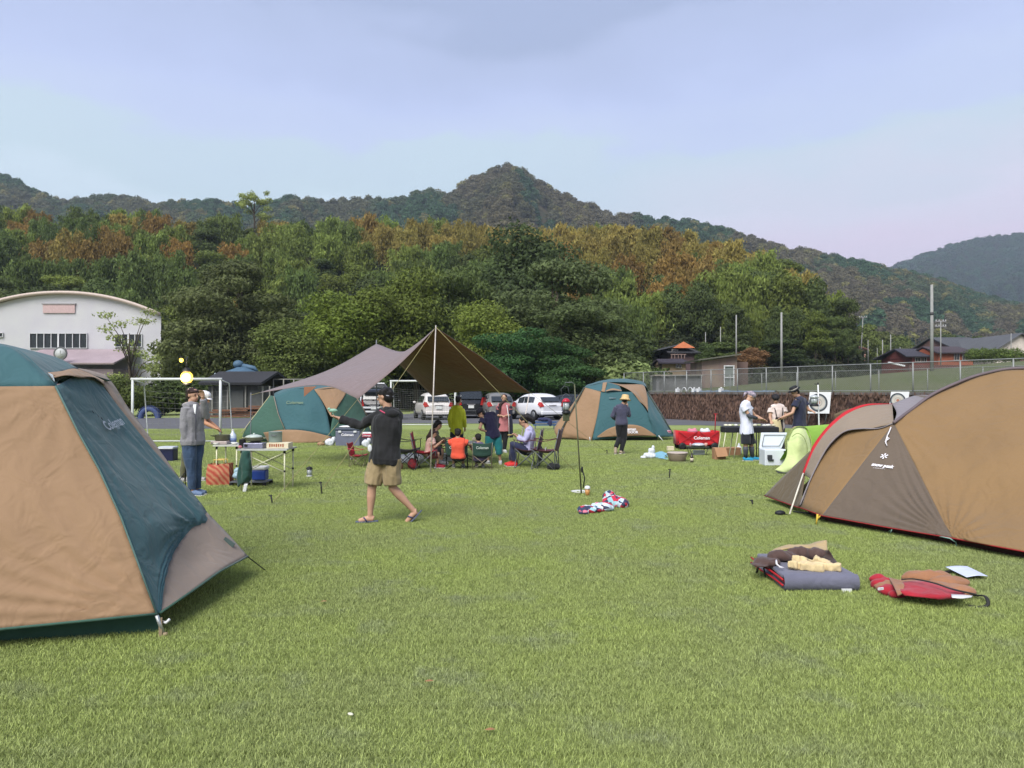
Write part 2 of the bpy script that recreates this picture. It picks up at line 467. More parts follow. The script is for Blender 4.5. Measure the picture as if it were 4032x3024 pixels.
MAIN = [(-1500, 760), (-600, 720), (-200, 680), (0, 697), (60, 708), (120, 750), (250, 795), (330, 782), (430, 770), (520, 782), (600, 806), (700, 798), (760, 795), (850, 792), (900, 805), (1000, 806), (1090, 790), (1140, 778), (1200, 783), (1270, 792), (1420, 783), (1500, 782), (1570, 790), (1620, 772), (1680, 748), (1740, 756), (1800, 728), (1860, 700), (1920, 668), (1990, 650), (2050, 665), (2100, 705), (2160, 742), (2250, 775), (2340, 812), (2420, 845), (2480, 842), (2560, 858), (2640, 868), (2740, 874), (2860, 905), (2960, 938), (3060, 972), (3160, 985), (3240, 996), (3330, 1022), (3420, 1040), (3520, 1062), (3580, 1070), (3700, 1105), (3820, 1150), (3950, 1190), (4100, 1220), (4700, 1300), (5400, 1330)]
H_MAIN = mountain('mountain', MAIN, 250, 620, 6, 2.0, 'peaked wooded mountain in the centre of the skyline')
FAR = [(2900, 1200), (3300, 1120), (3500, 1075), (3560, 1050), (3640, 1018), (3740, 985), (3850, 958), (3950, 945), (4032, 938), (4300, 900), (4800, 880), (5600, 950)]
H_FAR = mountain('mountain', FAR, 800, 1500, 5, 9.0, 'distant bluish mountain at the right edge', nx=80, ny=30, rough=0.7)
# ================================================================ VEGETATION
def tree_cards(lobes, n, size, seed, shell=0.55, droop=0.0, aspect=0.6, jitter=0.6):
    """leaf clusters as small bent quads spread through ellipsoid lobes; returns verts, faces (numpy)"""
    rg = np.random.default_rng(seed)
    vol = np.array([l[1][0] * l[1][1] * l[1][2] for l in lobes]) ** 0.66; pr = vol / vol.sum()
    k = rg.choice(len(lobes), n, p=pr)
    c = np.array([l[0] for l in lobes])[k]; r = np.array([l[1] for l in lobes])[k]
    u = rg.normal(size=(n, 3)); u /= np.linalg.norm(u, axis=1)[:, None]
    rad = shell + (1 - shell) * rg.random(n) ** 0.5
    rad *= 1 + 0.12 * rg.normal(size=n)
    p = c + u * r * rad[:, None]
    nr = u / r; nr /= np.linalg.norm(nr, axis=1)[:, None]
    nr = nr + jitter * rg.normal(size=(n, 3)); nr[:, 2] += 0.35; nr /= np.linalg.norm(nr, axis=1)[:, None]
    a = rg.normal(size=(n, 3)); a[:, 2] -= droop
    a = a - nr * (a * nr).sum(1)[:, None]; a /= np.linalg.norm(a, axis=1)[:, None]
    b = np.cross(nr, a)
    s = size * (0.6 + 0.8 * rg.random(n))[:, None]
    v = np.empty((n, 5, 3))
    v[:, 0] = p - a * s * 0.5
    v[:, 1] = p + b * s * aspect * 0.5 - nr * s * 0.10
    v[:, 2] = p + a * s * 0.5
    v[:, 3] = p - b * s * aspect * 0.5 - nr * s * 0.10
    v[:, 4] = p + nr * s * 0.06
    idx = np.arange(n)[:, None] * 5
    f = np.concatenate([idx + np.array([[0, 1, 4]]), idx + np.array([[1, 2, 4]]), idx + np.array([[2, 3, 4]]), idx + np.array([[3, 0, 4]])], axis=0)
    return v.reshape(-1, 3), f
def np_mesh(name, v, f, m, smooth_=False):
    me = bpy.data.meshes.new(name); nf, kk = f.shape
    me.vertices.add(len(v)); me.vertices.foreach_set('co', v.astype(np.float32).ravel())
    me.loops.add(nf * kk); me.loops.foreach_set('vertex_index', f.astype(np.int32).ravel())
    me.polygons.add(nf); me.polygons.foreach_set('loop_start', np.arange(0, nf * kk, kk, dtype=np.int32))
    me.polygons.foreach_set('use_smooth', np.full(nf, smooth_)); me.materials.append(m)
    me.update(calc_edges=True); return me
def make_lobes(kind, h, w, seed):
    rg = random.Random(seed); L_ = []
    if kind == 'broad':
        for i in range(13):
            a = rg.random() * 6.28; t = rg.random(); rr = w * 0.36 * math.sqrt(rg.random()) * (1.1 - 0.5 * t)
            L_.append(((rr * math.cos(a), rr * math.sin(a), h * (0.32 + 0.5 * t)), (w * rg.uniform(.17, .27), w * rg.uniform(.17, .27), h * rg.uniform(.09, .15))))
        L_.append(((0, 0, h * 0.86), (w * .2, w * .2, h * .13)))
        L_.append(((0, 0, h * 0.5), (w * .34, w * .34, h * .25)))
    elif kind == 'layered':
        for i in range(24):
            a = rg.random() * 6.28; t = rg.random(); rr = w * 0.42 * math.sqrt(rg.random()) * (1.05 - 0.6 * t)
            L_.append(((rr * math.cos(a), rr * math.sin(a), h * (0.22 + 0.7 * t)), (w * rg.uniform(.13, .22), w * rg.uniform(.13, .22), h * rg.uniform(.05, .095))))
        L_.append(((0, 0, h * 0.45), (w * .25, w * .25, h * .3)))
    elif kind == 'cone':
        for i in range(12):
            t = i / 11; L_.append(((0, 0, h * (0.15 + 0.8 * t)), (w * .5 * (1.02 - t), w * .5 * (1.02 - t), h * .07)))
    return L_
BARK = mat('bark', (92, 82, 68), 0.7, rough=0.95, var=0.3, scale=12, bump=0.5, bscale=20)
BAMB = mat('bamboo_culm', (140, 142, 92), 0.6, rough=0.6)
def trunk_mb(h, r, lobes, seed, n=6):
    rg = random.Random(seed); m = MB()
    m.tube([(0, 0, -0.6), (0, 0, h * .18), (rg.uniform(-.1, .1) * h * .3, rg.uniform(-.1, .1) * h * .3, h * .45), (rg.uniform(-.1, .1) * h * .3, 0, h * .75)], [r * 1.25, r, r * .7, r * .25], 7)
    for c, rr in rg.sample(lobes, min(n, len(lobes))):
        st = V((0, 0, min(h * 0.45, max(h * .15, c[2] * 0.55))))
        m.tube([st, lerp(st, V(c), .5) + V((0, 0, .06 * h)), V(c)], [r * .5, r * .33, r * .12], 5)
    return m
def tree_proto(name, kind, h, w, n, size, seed, mleaf, tr=0.22, **kw):
    lob = make_lobes(kind, h, w, seed)
    v, f = tree_cards(lob, n, size, seed, **kw)
    crown = np_mesh('crown', v, f, mleaf)
    tk = trunk_mb(h, tr, lob, seed).mesh('trunk', BARK)
    return (name, crown, tk, h)
def bamboo_proto(h, w, n, size, seed, mleaf):
    rg = np.random.default_rng(seed); m = MB(); vs, fs = [], []; base = 0
    nc = 16
    for i in range(nc):
        a = rg.random() * 6.28; r0 = w * .32 * math.sqrt(rg.random()); hh = h * rg.uniform(.7, 1.0)
        b = V((r0 * math.cos(a), r0 * math.sin(a), -0.5)); bend = V((math.cos(a), math.sin(a), 0)) * w * rg.uniform(.1, .3)
        pts = [b, b + V((0, 0, hh * .5)) + bend * .1, b + V((0, 0, hh * .85)) + bend * .5, b + V((0, 0, hh * .97)) + bend * 1.2]
        m.tube(pts, [.05, .045, .03, .01], 4)
        k = n // nc; t = 0.28 + 0.72 * rg.random(k) ** 0.8
        pp = np.array([[*(lerp(pts[0], pts[1], x / .5) if x < .5 else (lerp(pts[1], pts[2], (x - .5) / .35) if x < .85 else lerp(pts[2], pts[3], (x - .85) / .15)))] for x in t])
        sp_ = (w * .17) * np.sin(np.clip(t, 0, 1) * 2.9)[:, None]
        pp += rg.normal(size=(k, 3)) * sp_ * np.array([1, 1, .7])
        nr = rg.normal(size=(k, 3)); nr[:, 2] *= .4; nr /= np.linalg.norm(nr, axis=1)[:, None]
        ax = rg.normal(size=(k, 3)) * .5; ax[:, 2] -= 1.0; ax -= nr * (ax * nr).sum(1)[:, None]; ax /= np.linalg.norm(ax, axis=1)[:, None]
        bb = np.cross(nr, ax); s = size * (.6 + .8 * rg.random(k))[:, None]
        v = np.empty((k, 4, 3)); v[:, 0] = pp - ax * s * .6; v[:, 1] = pp + bb * s * .22; v[:, 2] = pp + ax * s * .6; v[:, 3] = pp - bb * s * .22
        vs.append(v.reshape(-1, 3)); fs.append(np.arange(k * 4).reshape(k, 4) + base); base += k * 4
    crown = np_mesh('crown', np.concatenate(vs), np.concatenate(fs), mleaf)
    return ('bamboo_clump', crown, m.mesh('culms', BAMB), h)
LEAF = leafmat('tree_leaves', 'object', k=1.0)
def place_tree(pr, x, y, z, s, rz, color, label, group, name=None, sw=1.0, cat='tree'):
    t = thing(name or pr[0], label, cat, (x, y, z), group)
    t.rotation_euler = (random.uniform(-.04, .04), random.uniform(-.04, .04), rz); t.scale = (s * sw, s * sw, s)
    for nm, me in (('trunk' if pr[2].name.startswith('trunk') else 'culm', pr[2]), ('crown', pr[1])):
        o = bpy.data.objects.new(nm, me); COL.objects.link(o); o.parent = t
        if nm == 'crown': o.color = color
    return t
PB = [tree_proto('broadleaf_tree', 'broad', 10, 9, 6500, 0.50, 11 + i, LEAF) for i in range(3)]
PL = [tree_proto('broadleaf_tree', 'layered', 10, 10, 6500, 0.46, 31 + i, LEAF, droop=.3) for i in range(3)]
PBM = [bamboo_proto(11, 7, 7500, 0.55, 51 + i, LEAF) for i in range(3)]
PNEAR = [tree_proto('broadleaf_tree', 'layered', 12, 13, 17000, 0.36, 71 + i, LEAF, tr=.28) for i in range(2)] + \
        [tree_proto('broadleaf_tree', 'broad', 12, 11, 17000, 0.34, 81 + i, LEAF, tr=.26) for i in range(2)]
def tc_(rgb, k=0.62, v=0.12):
    f = (1 + random.uniform(-v, v)) * 1.75; c = RGB(*rgb, k=k * f); g = (c[0] + c[1] + c[2]) / 3; m = .06
    return (lerp(c[0], g, m) * random.uniform(.96, 1.06) * 1.08, lerp(c[1], g, m) * 1.16, lerp(c[2], g, m) * .74, 1)
# hillside trees: zones by picture azimuth/height choose the kind
cnt = 0
rg = random.Random(5)
KINDS = {
 'dark': ('dark green broadleaf tree in the wood on the hillside', 'dark green trees on the hillside', (74, 84, 54)),
 'shade': ('dark green bamboo clump filling the wood on the hillside', 'dark green bamboo on the hillside', (84, 96, 58)),
 'olive': ('olive green broadleaf tree on the lower hillside', 'olive green trees on the hillside', (92, 100, 52)),
 'green': ('feathery yellow-green bamboo clump near the crest of the hillside', 'green bamboo clumps on the hillside', (104, 114, 64)),
 'rust': ('rust-brown bamboo clump among the green hillside trees', 'rust-brown bamboo clumps on the hillside', (124, 98, 62)),
 'tan': ('tan yellow-brown bamboo clump high on the hillside', 'tan bamboo clumps on the hillside', (132, 116, 72))}
def kind_at(px, py, r):
    if px < 1000:
        if py < 1010: return 'rust' if r < .26 else ('tan' if r < .33 else ('dark' if r < .66 else ('green' if r < .82 else 'olive')))
        return 'dark' if r < .6 else ('rust' if r < .7 else 'olive')
    if px < 1950:
        if py < 980: return 'green' if r < .50 else ('tan' if r < (.85 if px > 1650 else .68) else ('rust' if r < .78 else 'dark'))
        return 'dark' if r < .34 else ('green' if r < .55 else ('rust' if r < .72 else 'olive'))
    if px < 2900:
        if py < 1030: return 'tan' if r < .50 else ('rust' if r < .78 else ('green' if r < .92 else 'dark'))
        if py < 1180: return 'rust' if r < .46 else ('green' if r < .6 else ('tan' if r < .7 else 'dark'))
        return 'dark' if r < .55 else ('olive' if r < .85 else 'green')
    if py < 1150: return 'dark' if r < .4 else ('tan' if r < .55 else ('green' if r < .7 else 'olive'))
    return 'dark' if r < .5 else 'olive'
rowsd = [82, 89, 96, 103, 111, 119, 128, 137, 147, 157, 166]
for d in rowsd:
    step = 6.4 / d * FPX
    px = -250 + rg.random() * step
    while px < 3400:
        jx = px + rg.uniform(-.3, .3) * step; dd = d + rg.uniform(-3, 3)
        px += step * rg.uniform(.8, 1.15)
        z = hill_z(jx, dd)
        if z < 1.0 and jx > 3000: continue
        if jx > 3330: continue
        q = P(jx, 1545, dd); top = q + V((0, 0, z + 7 - CAMH))
        py = 1545 - (z + 7 - CAMH) / dd * FPX
        if py > 1330 and jx < 2350: continue           # hidden behind the near row
        if not (-180 < jx): continue
        if 2540 < jx < 3340 and dd < 101: continue
        kd = kind_at(jx, py, rg.random() if rg.random() < .6 else (0.5 + 0.5 * fbm(V((jx * .0045, py * .008, 4)), 3) * 1.6))
        if z > 1 and P(jx, interp(RIDGE, jx), HD1).z < 12 and kd in ('tan', 'rust', 'green'): kd = 'dark' if rg.random() < .6 else 'olive'
        if kd == 'dark' and dd > 92 and rg.random() < .62: kd = 'shade'
        lab, grp, col_ = KINDS[kd]
        if kd in ('green', 'rust', 'tan', 'shade'): pr = rg.choice(PBM); s = rg.uniform(.78, 1.05)
        else: pr = rg.choice(PB + PL); s = rg.uniform(.68, 1.0)
        if jx > 3150: s *= .8
        place_tree(pr, q.x, q.y, z - .3, s, rg.random() * 6.28, tc_(col_, .66, .2), lab, grp, sw=.82 if pr in PBM else .95)
        cnt += 1
print('hill trees', cnt)
# dark undergrowth that closes the gaps between trunks
def gn_scatter(name, pts, rot, scl, tint, protos, label, cat, kind='stuff'):
    me = bpy.data.meshes.new(name); me.vertices.add(len(pts)); me.vertices.foreach_set('co', np.asarray(pts, dtype=np.float32).ravel())
    a = me.attributes.new('rotz', 'FLOAT', 'POINT'); a.data.foreach_set('value', np.asarray(rot, dtype=np.float32))
    a = me.attributes.new('scl', 'FLOAT', 'POINT'); a.data.foreach_set('value', np.asarray(scl, dtype=np.float32))
    a = me.attributes.new('tint', 'FLOAT_VECTOR', 'POINT'); a.data.foreach_set('vector', np.asarray(tint, dtype=np.float32).ravel())
    o = bpy.data.objects.new(name, me); COL.objects.link(o)
    pc = bpy.data.collections.new(name + '_protos')
    for i, p in enumerate(protos):
        po = bpy.data.objects.new(name + '_tuft', p); pc.objects.link(po)
    ng = bpy.data.node_groups.new(name + '_nodes', 'GeometryNodeTree')
    ng.interface.new_socket('Geometry', in_out='INPUT', socket_type='NodeSocketGeometry')
    ng.interface.new_socket('Geometry', in_out='OUTPUT', socket_type='NodeSocketGeometry')
    n, l = ng.nodes, ng.links
    gi = n.new('NodeGroupInput'); go = n.new('NodeGroupOutput')
    ip = n.new('GeometryNodeInstanceOnPoints'); ci = n.new('GeometryNodeCollectionInfo')
    ci.inputs['Collection'].default_value = pc; ci.inputs['Separate Children'].default_value = True; ci.inputs['Reset Children'].default_value = True
    l.new(gi.outputs[0], ip.inputs['Points']); l.new(ci.outputs[0], ip.inputs['Instance']); ip.inputs['Pick Instance'].default_value = True
    ri = n.new('FunctionNodeRandomValue'); ri.data_type = 'INT'; ri.inputs[4].default_value = 0; ri.inputs[5].default_value = len(protos) - 1
    l.new(ri.outputs[2], ip.inputs['Instance Index'])
    ra = n.new('GeometryNodeInputNamedAttribute'); ra.data_type = 'FLOAT'; ra.inputs[0].default_value = 'rotz'
    cx = n.new('ShaderNodeCombineXYZ'); l.new(ra.outputs[0], cx.inputs[2])
    l.new(cx.outputs[0], ip.inputs['Rotation'])
    sa = n.new('GeometryNodeInputNamedAttribute'); sa.data_type = 'FLOAT'; sa.inputs[0].default_value = 'scl'
    l.new(sa.outputs[0], ip.inputs['Scale'])
    l.new(ip.outputs[0], go.inputs[0])
    md = o.modifiers.new('scatter', 'NODES'); md.node_group = ng
    tag(o, label, cat, None, kind)
    return o
TL = leafmat('forest_leaves', 'tint', k=1.0, vs=.5)
far_protos = []
for i in range(4):
    lob = make_lobes('broad', 9, 9, 200 + i); v, f = tree_cards(lob, 900, .85, 200 + i, shell=.75, aspect=.9)
    far_protos.append(np_mesh('far_crown', v, f, TL))
cone_protos = []
for i in range(2):
    lob = make_lobes('cone', 14, 5, 210 + i); v, f = tree_cards(lob, 520, .9, 210 + i, shell=.7, droop=.8)
    cone_protos.append(np_mesh('cedar_crown', v, f, TL))
under = []
for i in range(3):
    v, f = tree_cards([((0, 0, .6), (1.6, 1.6, 1.1)), ((1, .4, .8), (1.1, 1.1, 1))], 700, .34, 220 + i); under.append(np_mesh('bush', v, f, TL))
def forest(name, H, D0, D1, pxr, n, smin, smax, label, colfn, protos, maxt=1.04):
    pts, rot, sc_, ti = [], [], [], []
    for i in range(n):
        px = RNG.uniform(*pxr); t = RNG.random() ** .8 * maxt; d = D0 + t * (D1 - D0)
        q = P(px, 1545, d); z = H(px, d)
        pts.append((q.x, q.y, z - 2)); rot.append(RNG.random() * 6.28); sc_.append(RNG.uniform(smin, smax)); ti.append(colfn(px, d, z, t))
    return gn_scatter(name, pts, rot, sc_, ti, protos, label, 'forest')
def col_main(px, d, z, t):
    n1 = fbm(V((px * .0028, d * .012, 7)), 3); r = RNG.random()
    c = (84, 98, 76)
    if 1750 < px < 2500: c = (96, 96, 76)
    if 3100 < px < 4100 and t < .7: c = (104, 96, 84)
    if n1 > .14: c = (96, 98, 80) if px < 1700 else (104, 98, 82)
    if n1 < -.12: c = (66, 94, 72)
    if r > .9: c = (124, 120, 84)
    if px > 3300 and r > .93 and t < .6: c = (128, 126, 76)
    f = .95 * RNG.uniform(.84, 1.16)
    return [lin(x) * f * w_ for x, w_ in zip(c, (1.03, 1.04, .86))]
forest('mountain_forest', H_MAIN, 250, 620, (-400, 4500), 11500, .8, 1.35, 'dense woodland over the mountain slopes', col_main, far_protos)
forest('cedar_forest', H_MAIN, 250, 420, (3350, 4500), 1100, .7, 1.1, 'dark cedar plantation low on the right hills', lambda px, d, z, t: [lin(x) * .6 * RNG.uniform(.7, 1.1) for x in (44, 70, 56)], cone_protos, maxt=.55)
forest('distant_forest', H_FAR, 800, 1500, (3200, 4700), 5000, 1.6, 2.4, 'distant woodland on the bluish mountain', lambda px, d, z, t: [lin(x) * .55 * RNG.uniform(.7, 1.2) for x in (78, 108, 84)], far_protos)
pts, rot, sc_, ti = [], [], [], []
for i in range(2600):
    px = RNG.uniform(-300, 3420); d = RNG.uniform(76, 160); z = hill_z(px, d)
    q = P(px, 1545, d); pts.append((q.x, q.y, z - .4)); rot.append(RNG.random() * 6.28); sc_.append(RNG.uniform(.9, 1.9))
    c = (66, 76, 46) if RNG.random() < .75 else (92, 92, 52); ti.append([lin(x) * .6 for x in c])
gn_scatter('undergrowth', pts, rot, sc_, ti, under, 'bushes and undergrowth between the hillside trees', 'undergrowth')
# ---- near row of big trees behind the car park: (px, top py, distance, width m, kind, colour, label)
DG, MG, BG_, OL = (62, 76, 46), (78, 90, 50), (48, 84, 52), (98, 106, 50)
NEAR = [
 (850, 1090, 62, 10.5, 0, (86, 92, 68), 'big grey-green layered tree right of the white hall'),
 (960, 1040, 66, 13, 1, (74, 80, 56), 'big dark layered tree above the old shed'),
 (1130, 1260, 58, 7.5, 2, (92, 100, 60), 'rounded mid-green tree behind the left end of the canopy tarp'),
 (1300, 1150, 61, 10, 3, (98, 108, 48), 'bright olive tree behind the rear peak of the tarp'),
 (1480, 1140, 63, 9, 2, (88, 98, 46), 'olive tree between the two tarp peaks'),
 (1640, 1060, 66, 10, 3, (92, 100, 48), 'tall olive tree just left of the front tarp pole'),
 (1800, 1030, 68, 9, 0, (80, 90, 56), 'tall grey-green tree right of the front tarp pole'),
 (1900, 1190, 60, 8, 2, (106, 116, 56), 'bright green rounded tree above the brown tarp panel'),
 (2040, 890, 80, 15, 3, (64, 74, 50), 'large dark oak standing highest at the centre of the wood'),
 (2180, 1030, 66, 14, 1, (84, 92, 68), 'broad grey-green tree spreading above the white hatchback'),
 (2020, 1290, 55, 8, 0, (54, 84, 54), 'low deep-green tree hanging over the white hatchback'),
 (2260, 1180, 60, 12, 0, (76, 86, 60), 'wide dusky tree left of the far hip-roofed tent'),
 (2385, 1240, 62, 6.5, 1, (80, 90, 60), 'dusky green tree behind the peak of the right green and tan tent'),
 (2200, 1330, 54, 7, 0, (56, 80, 50), 'dark green low-branched tree behind the lantern stand'),
]
for i, (px, py, d, wd, k, c, lab) in enumerate(NEAR):
    pr = PNEAR[k]; hgt = P(px, py, d).z; s = hgt / 12.0; base_w = 13 if k < 2 else 11
    q = P(px, 1545, d)
    z = hill_z(px, d) if d > HD0 else 0
    s = (hgt - z) / 11.6
    place_tree(pr, q.x, q.y, z, s, 1.3 * i, tc_(c, .62, .05), lab, 'big trees behind the car park', sw=wd / (base_w * s))
# extra fill trees low behind the car park so no ground shows
fill = [(860, 1210, 74), (1060, 1180, 76), (1230, 1230, 73), (1420, 1230, 75), (1580, 1210, 74), (1760, 1200, 75), (1980, 1150, 76), (2330, 1200, 75), (2440, 1290, 72), (420, 1180, 84), (250, 1150, 90), (60, 1140, 92)]
for i, (px, py, d) in enumerate(fill):
    hgt = P(px, py, d).z; q = P(px, 1545, d); s = hgt / 9.6
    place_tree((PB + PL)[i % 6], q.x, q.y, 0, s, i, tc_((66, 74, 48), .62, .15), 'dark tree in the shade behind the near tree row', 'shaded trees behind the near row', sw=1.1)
# low dark shrubs along the car park edge
for i, (px, py, d, wd) in enumerate([(640, 1500, 53, 3.5), (760, 1490, 54, 4), (1230, 1480, 56, 4), (1440, 1480, 60, 4), (1900, 1500, 60, 4.5), (2100, 1510, 59, 4), (2350, 1440, 56, 3.6), (2460, 1430, 55, 4.2), (2540, 1450, 60, 4)]):
    hgt = P(px, py, d).z; q = P(px, 1545, d)
    nm = ['low green bush behind the left goal', 'mid green bush beside the old shed', 'green bush behind the two-tone tent', 'dark bush behind the parked silver van', 'dark bush between the dark van and the trees', 'dark bush behind the white hatchback', 'grey-green bush behind the lantern stand', 'pale grey-green bush behind the peak of the right tent', 'dusky bush at the left end of the wire fence'][i]
    v, f = tree_cards([((0, 0, .55), (.5, .5, .45)), ((.3, .1, .7), (.3, .3, .3)), ((-.3, 0, .5), (.28, .3, .35))], 2600, .11, 300 + i)
    me = np_mesh('crown', v, f, LEAF)
    t = thing('bush', nm, 'bush', (q.x, q.y, 0), 'bushes at the edge of the car park'); t.scale = (wd / 1.1, wd / 1.1, max(1, hgt))
    o = bpy.data.objects.new('foliage', me); COL.objects.link(o); o.parent = t; o.color = tc_((108, 116, 84) if i in (6, 7) else (70, 82, 48), .62)
    m = MB()
    for k in range(5): m.tube([(0, 0, -.1), (random.uniform(-.3, .3), random.uniform(-.3, .3), .6)], [.02, .008], 4)
    o = bpy.data.objects.new('stem', m.mesh('stem', BARK)); COL.objects.link(o); o.parent = t
# slim sparse tree in front of the hall
lob = [((random.uniform(-1.8, 1.8), random.uniform(-1.5, 1.5), 2.4 + i * .38), (random.uniform(.6, 1.2), random.uniform(.6, 1.1), .28)) for i in range(14)]
v, f = tree_cards(lob, 1300, .19, 77, shell=.2); q = P(520, 1545, 52)
lf = np_mesh('crown', v, f, LEAF)
spt = ('broadleaf_tree', lf, trunk_mb(7.6, .10, lob, 3, 12).mesh('trunk', BARK), 7.6)
place_tree(spt, q.x, q.y, 0, .98, .4, tc_((124, 132, 92), .62), 'slim thin-leaved young tree in front of the white hall', None)
lob = [((random.uniform(-1.4, 1.4), random.uniform(-1.5, 1.5), .6 + i * .2), (1.0, 1.0, .45)) for i in range(9)]
v, f = tree_cards(lob, 6000, .17, 79, shell=.3); q = P(500, 1545, 50)
place_tree(('broadleaf_tree', np_mesh('crown', v, f, LEAF), trunk_mb(3, .08, lob, 3, 6).mesh('trunk', BARK), 3), q.x, q.y, 0, 1.0, .4, tc_((88, 96, 56), .62), 'low bushy tree below the hall beside the left goal', None)
# lone thin tree standing above the ridge
lob = [((random.uniform(-3, 3), random.uniform(-2, 2), 2.4 + random.uniform(0, 5.6)), (random.uniform(.7, 1.3), random.uniform(.7, 1.2), random.uniform(.5, .9))) for i in range(22)]
v, f = tree_cards(lob, 2800, .36, 78, shell=.2); q = P(1000, 1545, 160)
zz = P(1000, 745, 160).z - 8.4
place_tree(('broadleaf_tree', np_mesh('crown', v, f, LEAF), trunk_mb(8, .16, lob, 4, 10).mesh('trunk', BARK), 8), q.x, q.y, zz, 1.0, .4, tc_((140, 146, 98), .56), 'thin pale tree standing alone above the ridge of the wood', None)
# tall trees closing the right end of the wood
for i, (px, py, d) in enumerate([(2560, 1180, 101), (2660, 1120, 104), (2760, 1120, 102), (2840, 1040, 112), (2930, 1050, 108), (3010, 1062, 112), (3080, 1075, 106), (3150, 1085, 112), (3215, 1100, 107), (3270, 1130, 110), (3318, 1180, 106), (2890, 1190, 98), (2970, 1200, 100), (3050, 1210, 97), (3130, 1215, 100), (3210, 1220, 98), (3290, 1250, 101), (3340, 1290, 104)]):
    q = P(px, 1545, d); z = 5.5; hgt = P(px, py, d).z - z; bam = i in (4, 7, 9, 12)
    kd = 'green' if bam else ('dark' if i % 3 else 'olive'); lab, grp, col_ = KINDS[kd]
    pr = PBM[i % 3] if bam else (PB + PL)[i % 6]; s = hgt / (10.8 if bam else 9.6)
    place_tree(pr, q.x, q.y, z, s, i * 1.9, tc_(col_, .64, .15), lab, grp, sw=.72 if bam else .62)
# grass verge bumps / field-side trees on the right
for i, (px, py, d, wd, c, lab) in enumerate([
  (3180, 1330, 118, 6, (70, 84, 50), 'round dark shrub tree at the foot of the wood above the field'),
  (3420, 1280, 150, 9, (96, 104, 62), 'green tree beside the far pink cottage'),
  (3560, 1330, 160, 9, (88, 96, 60), 'green tree left of the far power pole row'),
  (3640, 1350, 150, 9, (84, 90, 62), 'dusky tree behind the low brick house'),
  (3720, 1320, 170, 10, (70, 80, 56), 'dark tree behind the tall concrete pole'),
  (3480, 1300, 175, 12, (86, 92, 60), 'broad olive tree behind the far utility poles'),
  (3850, 1330, 170, 12, (80, 90, 56), 'olive tree behind the long grey roof'),
  (2772, 1350, 84, 3, (72, 84, 52), 'green tree between the gabled house and the tan shed'),
  (2960, 1370, 78, 4, (120, 88, 72), 'reddish brown round shrub right of the tan shed'),
  (2860, 1345, 86, 7, (78, 90, 56), 'green tree behind the tan shed'),
  (3070, 1340, 92, 7, (62, 74, 48), 'dark tree left of the bare concrete pole'),
  (2530, 1330, 90, 5, (72, 82, 50), 'dark tree left of the orange gable')]):
    q = P(px, 1545, d); z = terr(q.x, q.y) if behind_wall(q.x, q.y) > 0 and d < 100 else max(1.5, 4)
    hgt = P(px, py, d).z - z; s = max(hgt, 1.5) / 9.6
    place_tree((PB + PL)[i % 6], q.x, q.y, z, s, i * 1.7, tc_(c, .62), lab, None, sw=wd / 9.5 / s)
# ---- grass blades
def blades(n, size, hmin, hmax, wd, seed):
    rg = np.random.default_rng(seed)
    p = np.zeros((n, 3)); p[:, :2] = (rg.random((n, 2)) - .5) * size
    a = rg.random(n) * 6.283; h = rg.uniform(hmin, hmax, n); ln = rg.normal(0, .45, (n, 2)) * h[:, None]
    dx = np.stack([np.cos(a), np.sin(a), np.zeros(n)], 1) * wd / 2
    mid = p + np.concatenate([ln * .35, (h * .6)[:, None]], 1); tip = p + np.concatenate([ln, h[:, None]], 1)
    v = np.stack([p - dx, p + dx, mid + dx * .8, mid - dx * .8, tip], 1).reshape(-1, 3)
    i = np.arange(n)[:, None] * 5
    f4 = i + np.array([[0, 1, 2, 3]]); f3 = i + np.array([[3, 2, 4, 4]])
    return v, i, n
def blade_mesh(n, size, hmin, hmax, wd, seed, m):
    v, i, n = blades(n, size, hmin, hmax, wd, seed)
    f = np.concatenate([i + np.array([[0, 1, 2]]), i + np.array([[0, 2, 3]]), i + np.array([[3, 2, 4]])], 0)
    return np_mesh('grass_tuft', v, f, m)
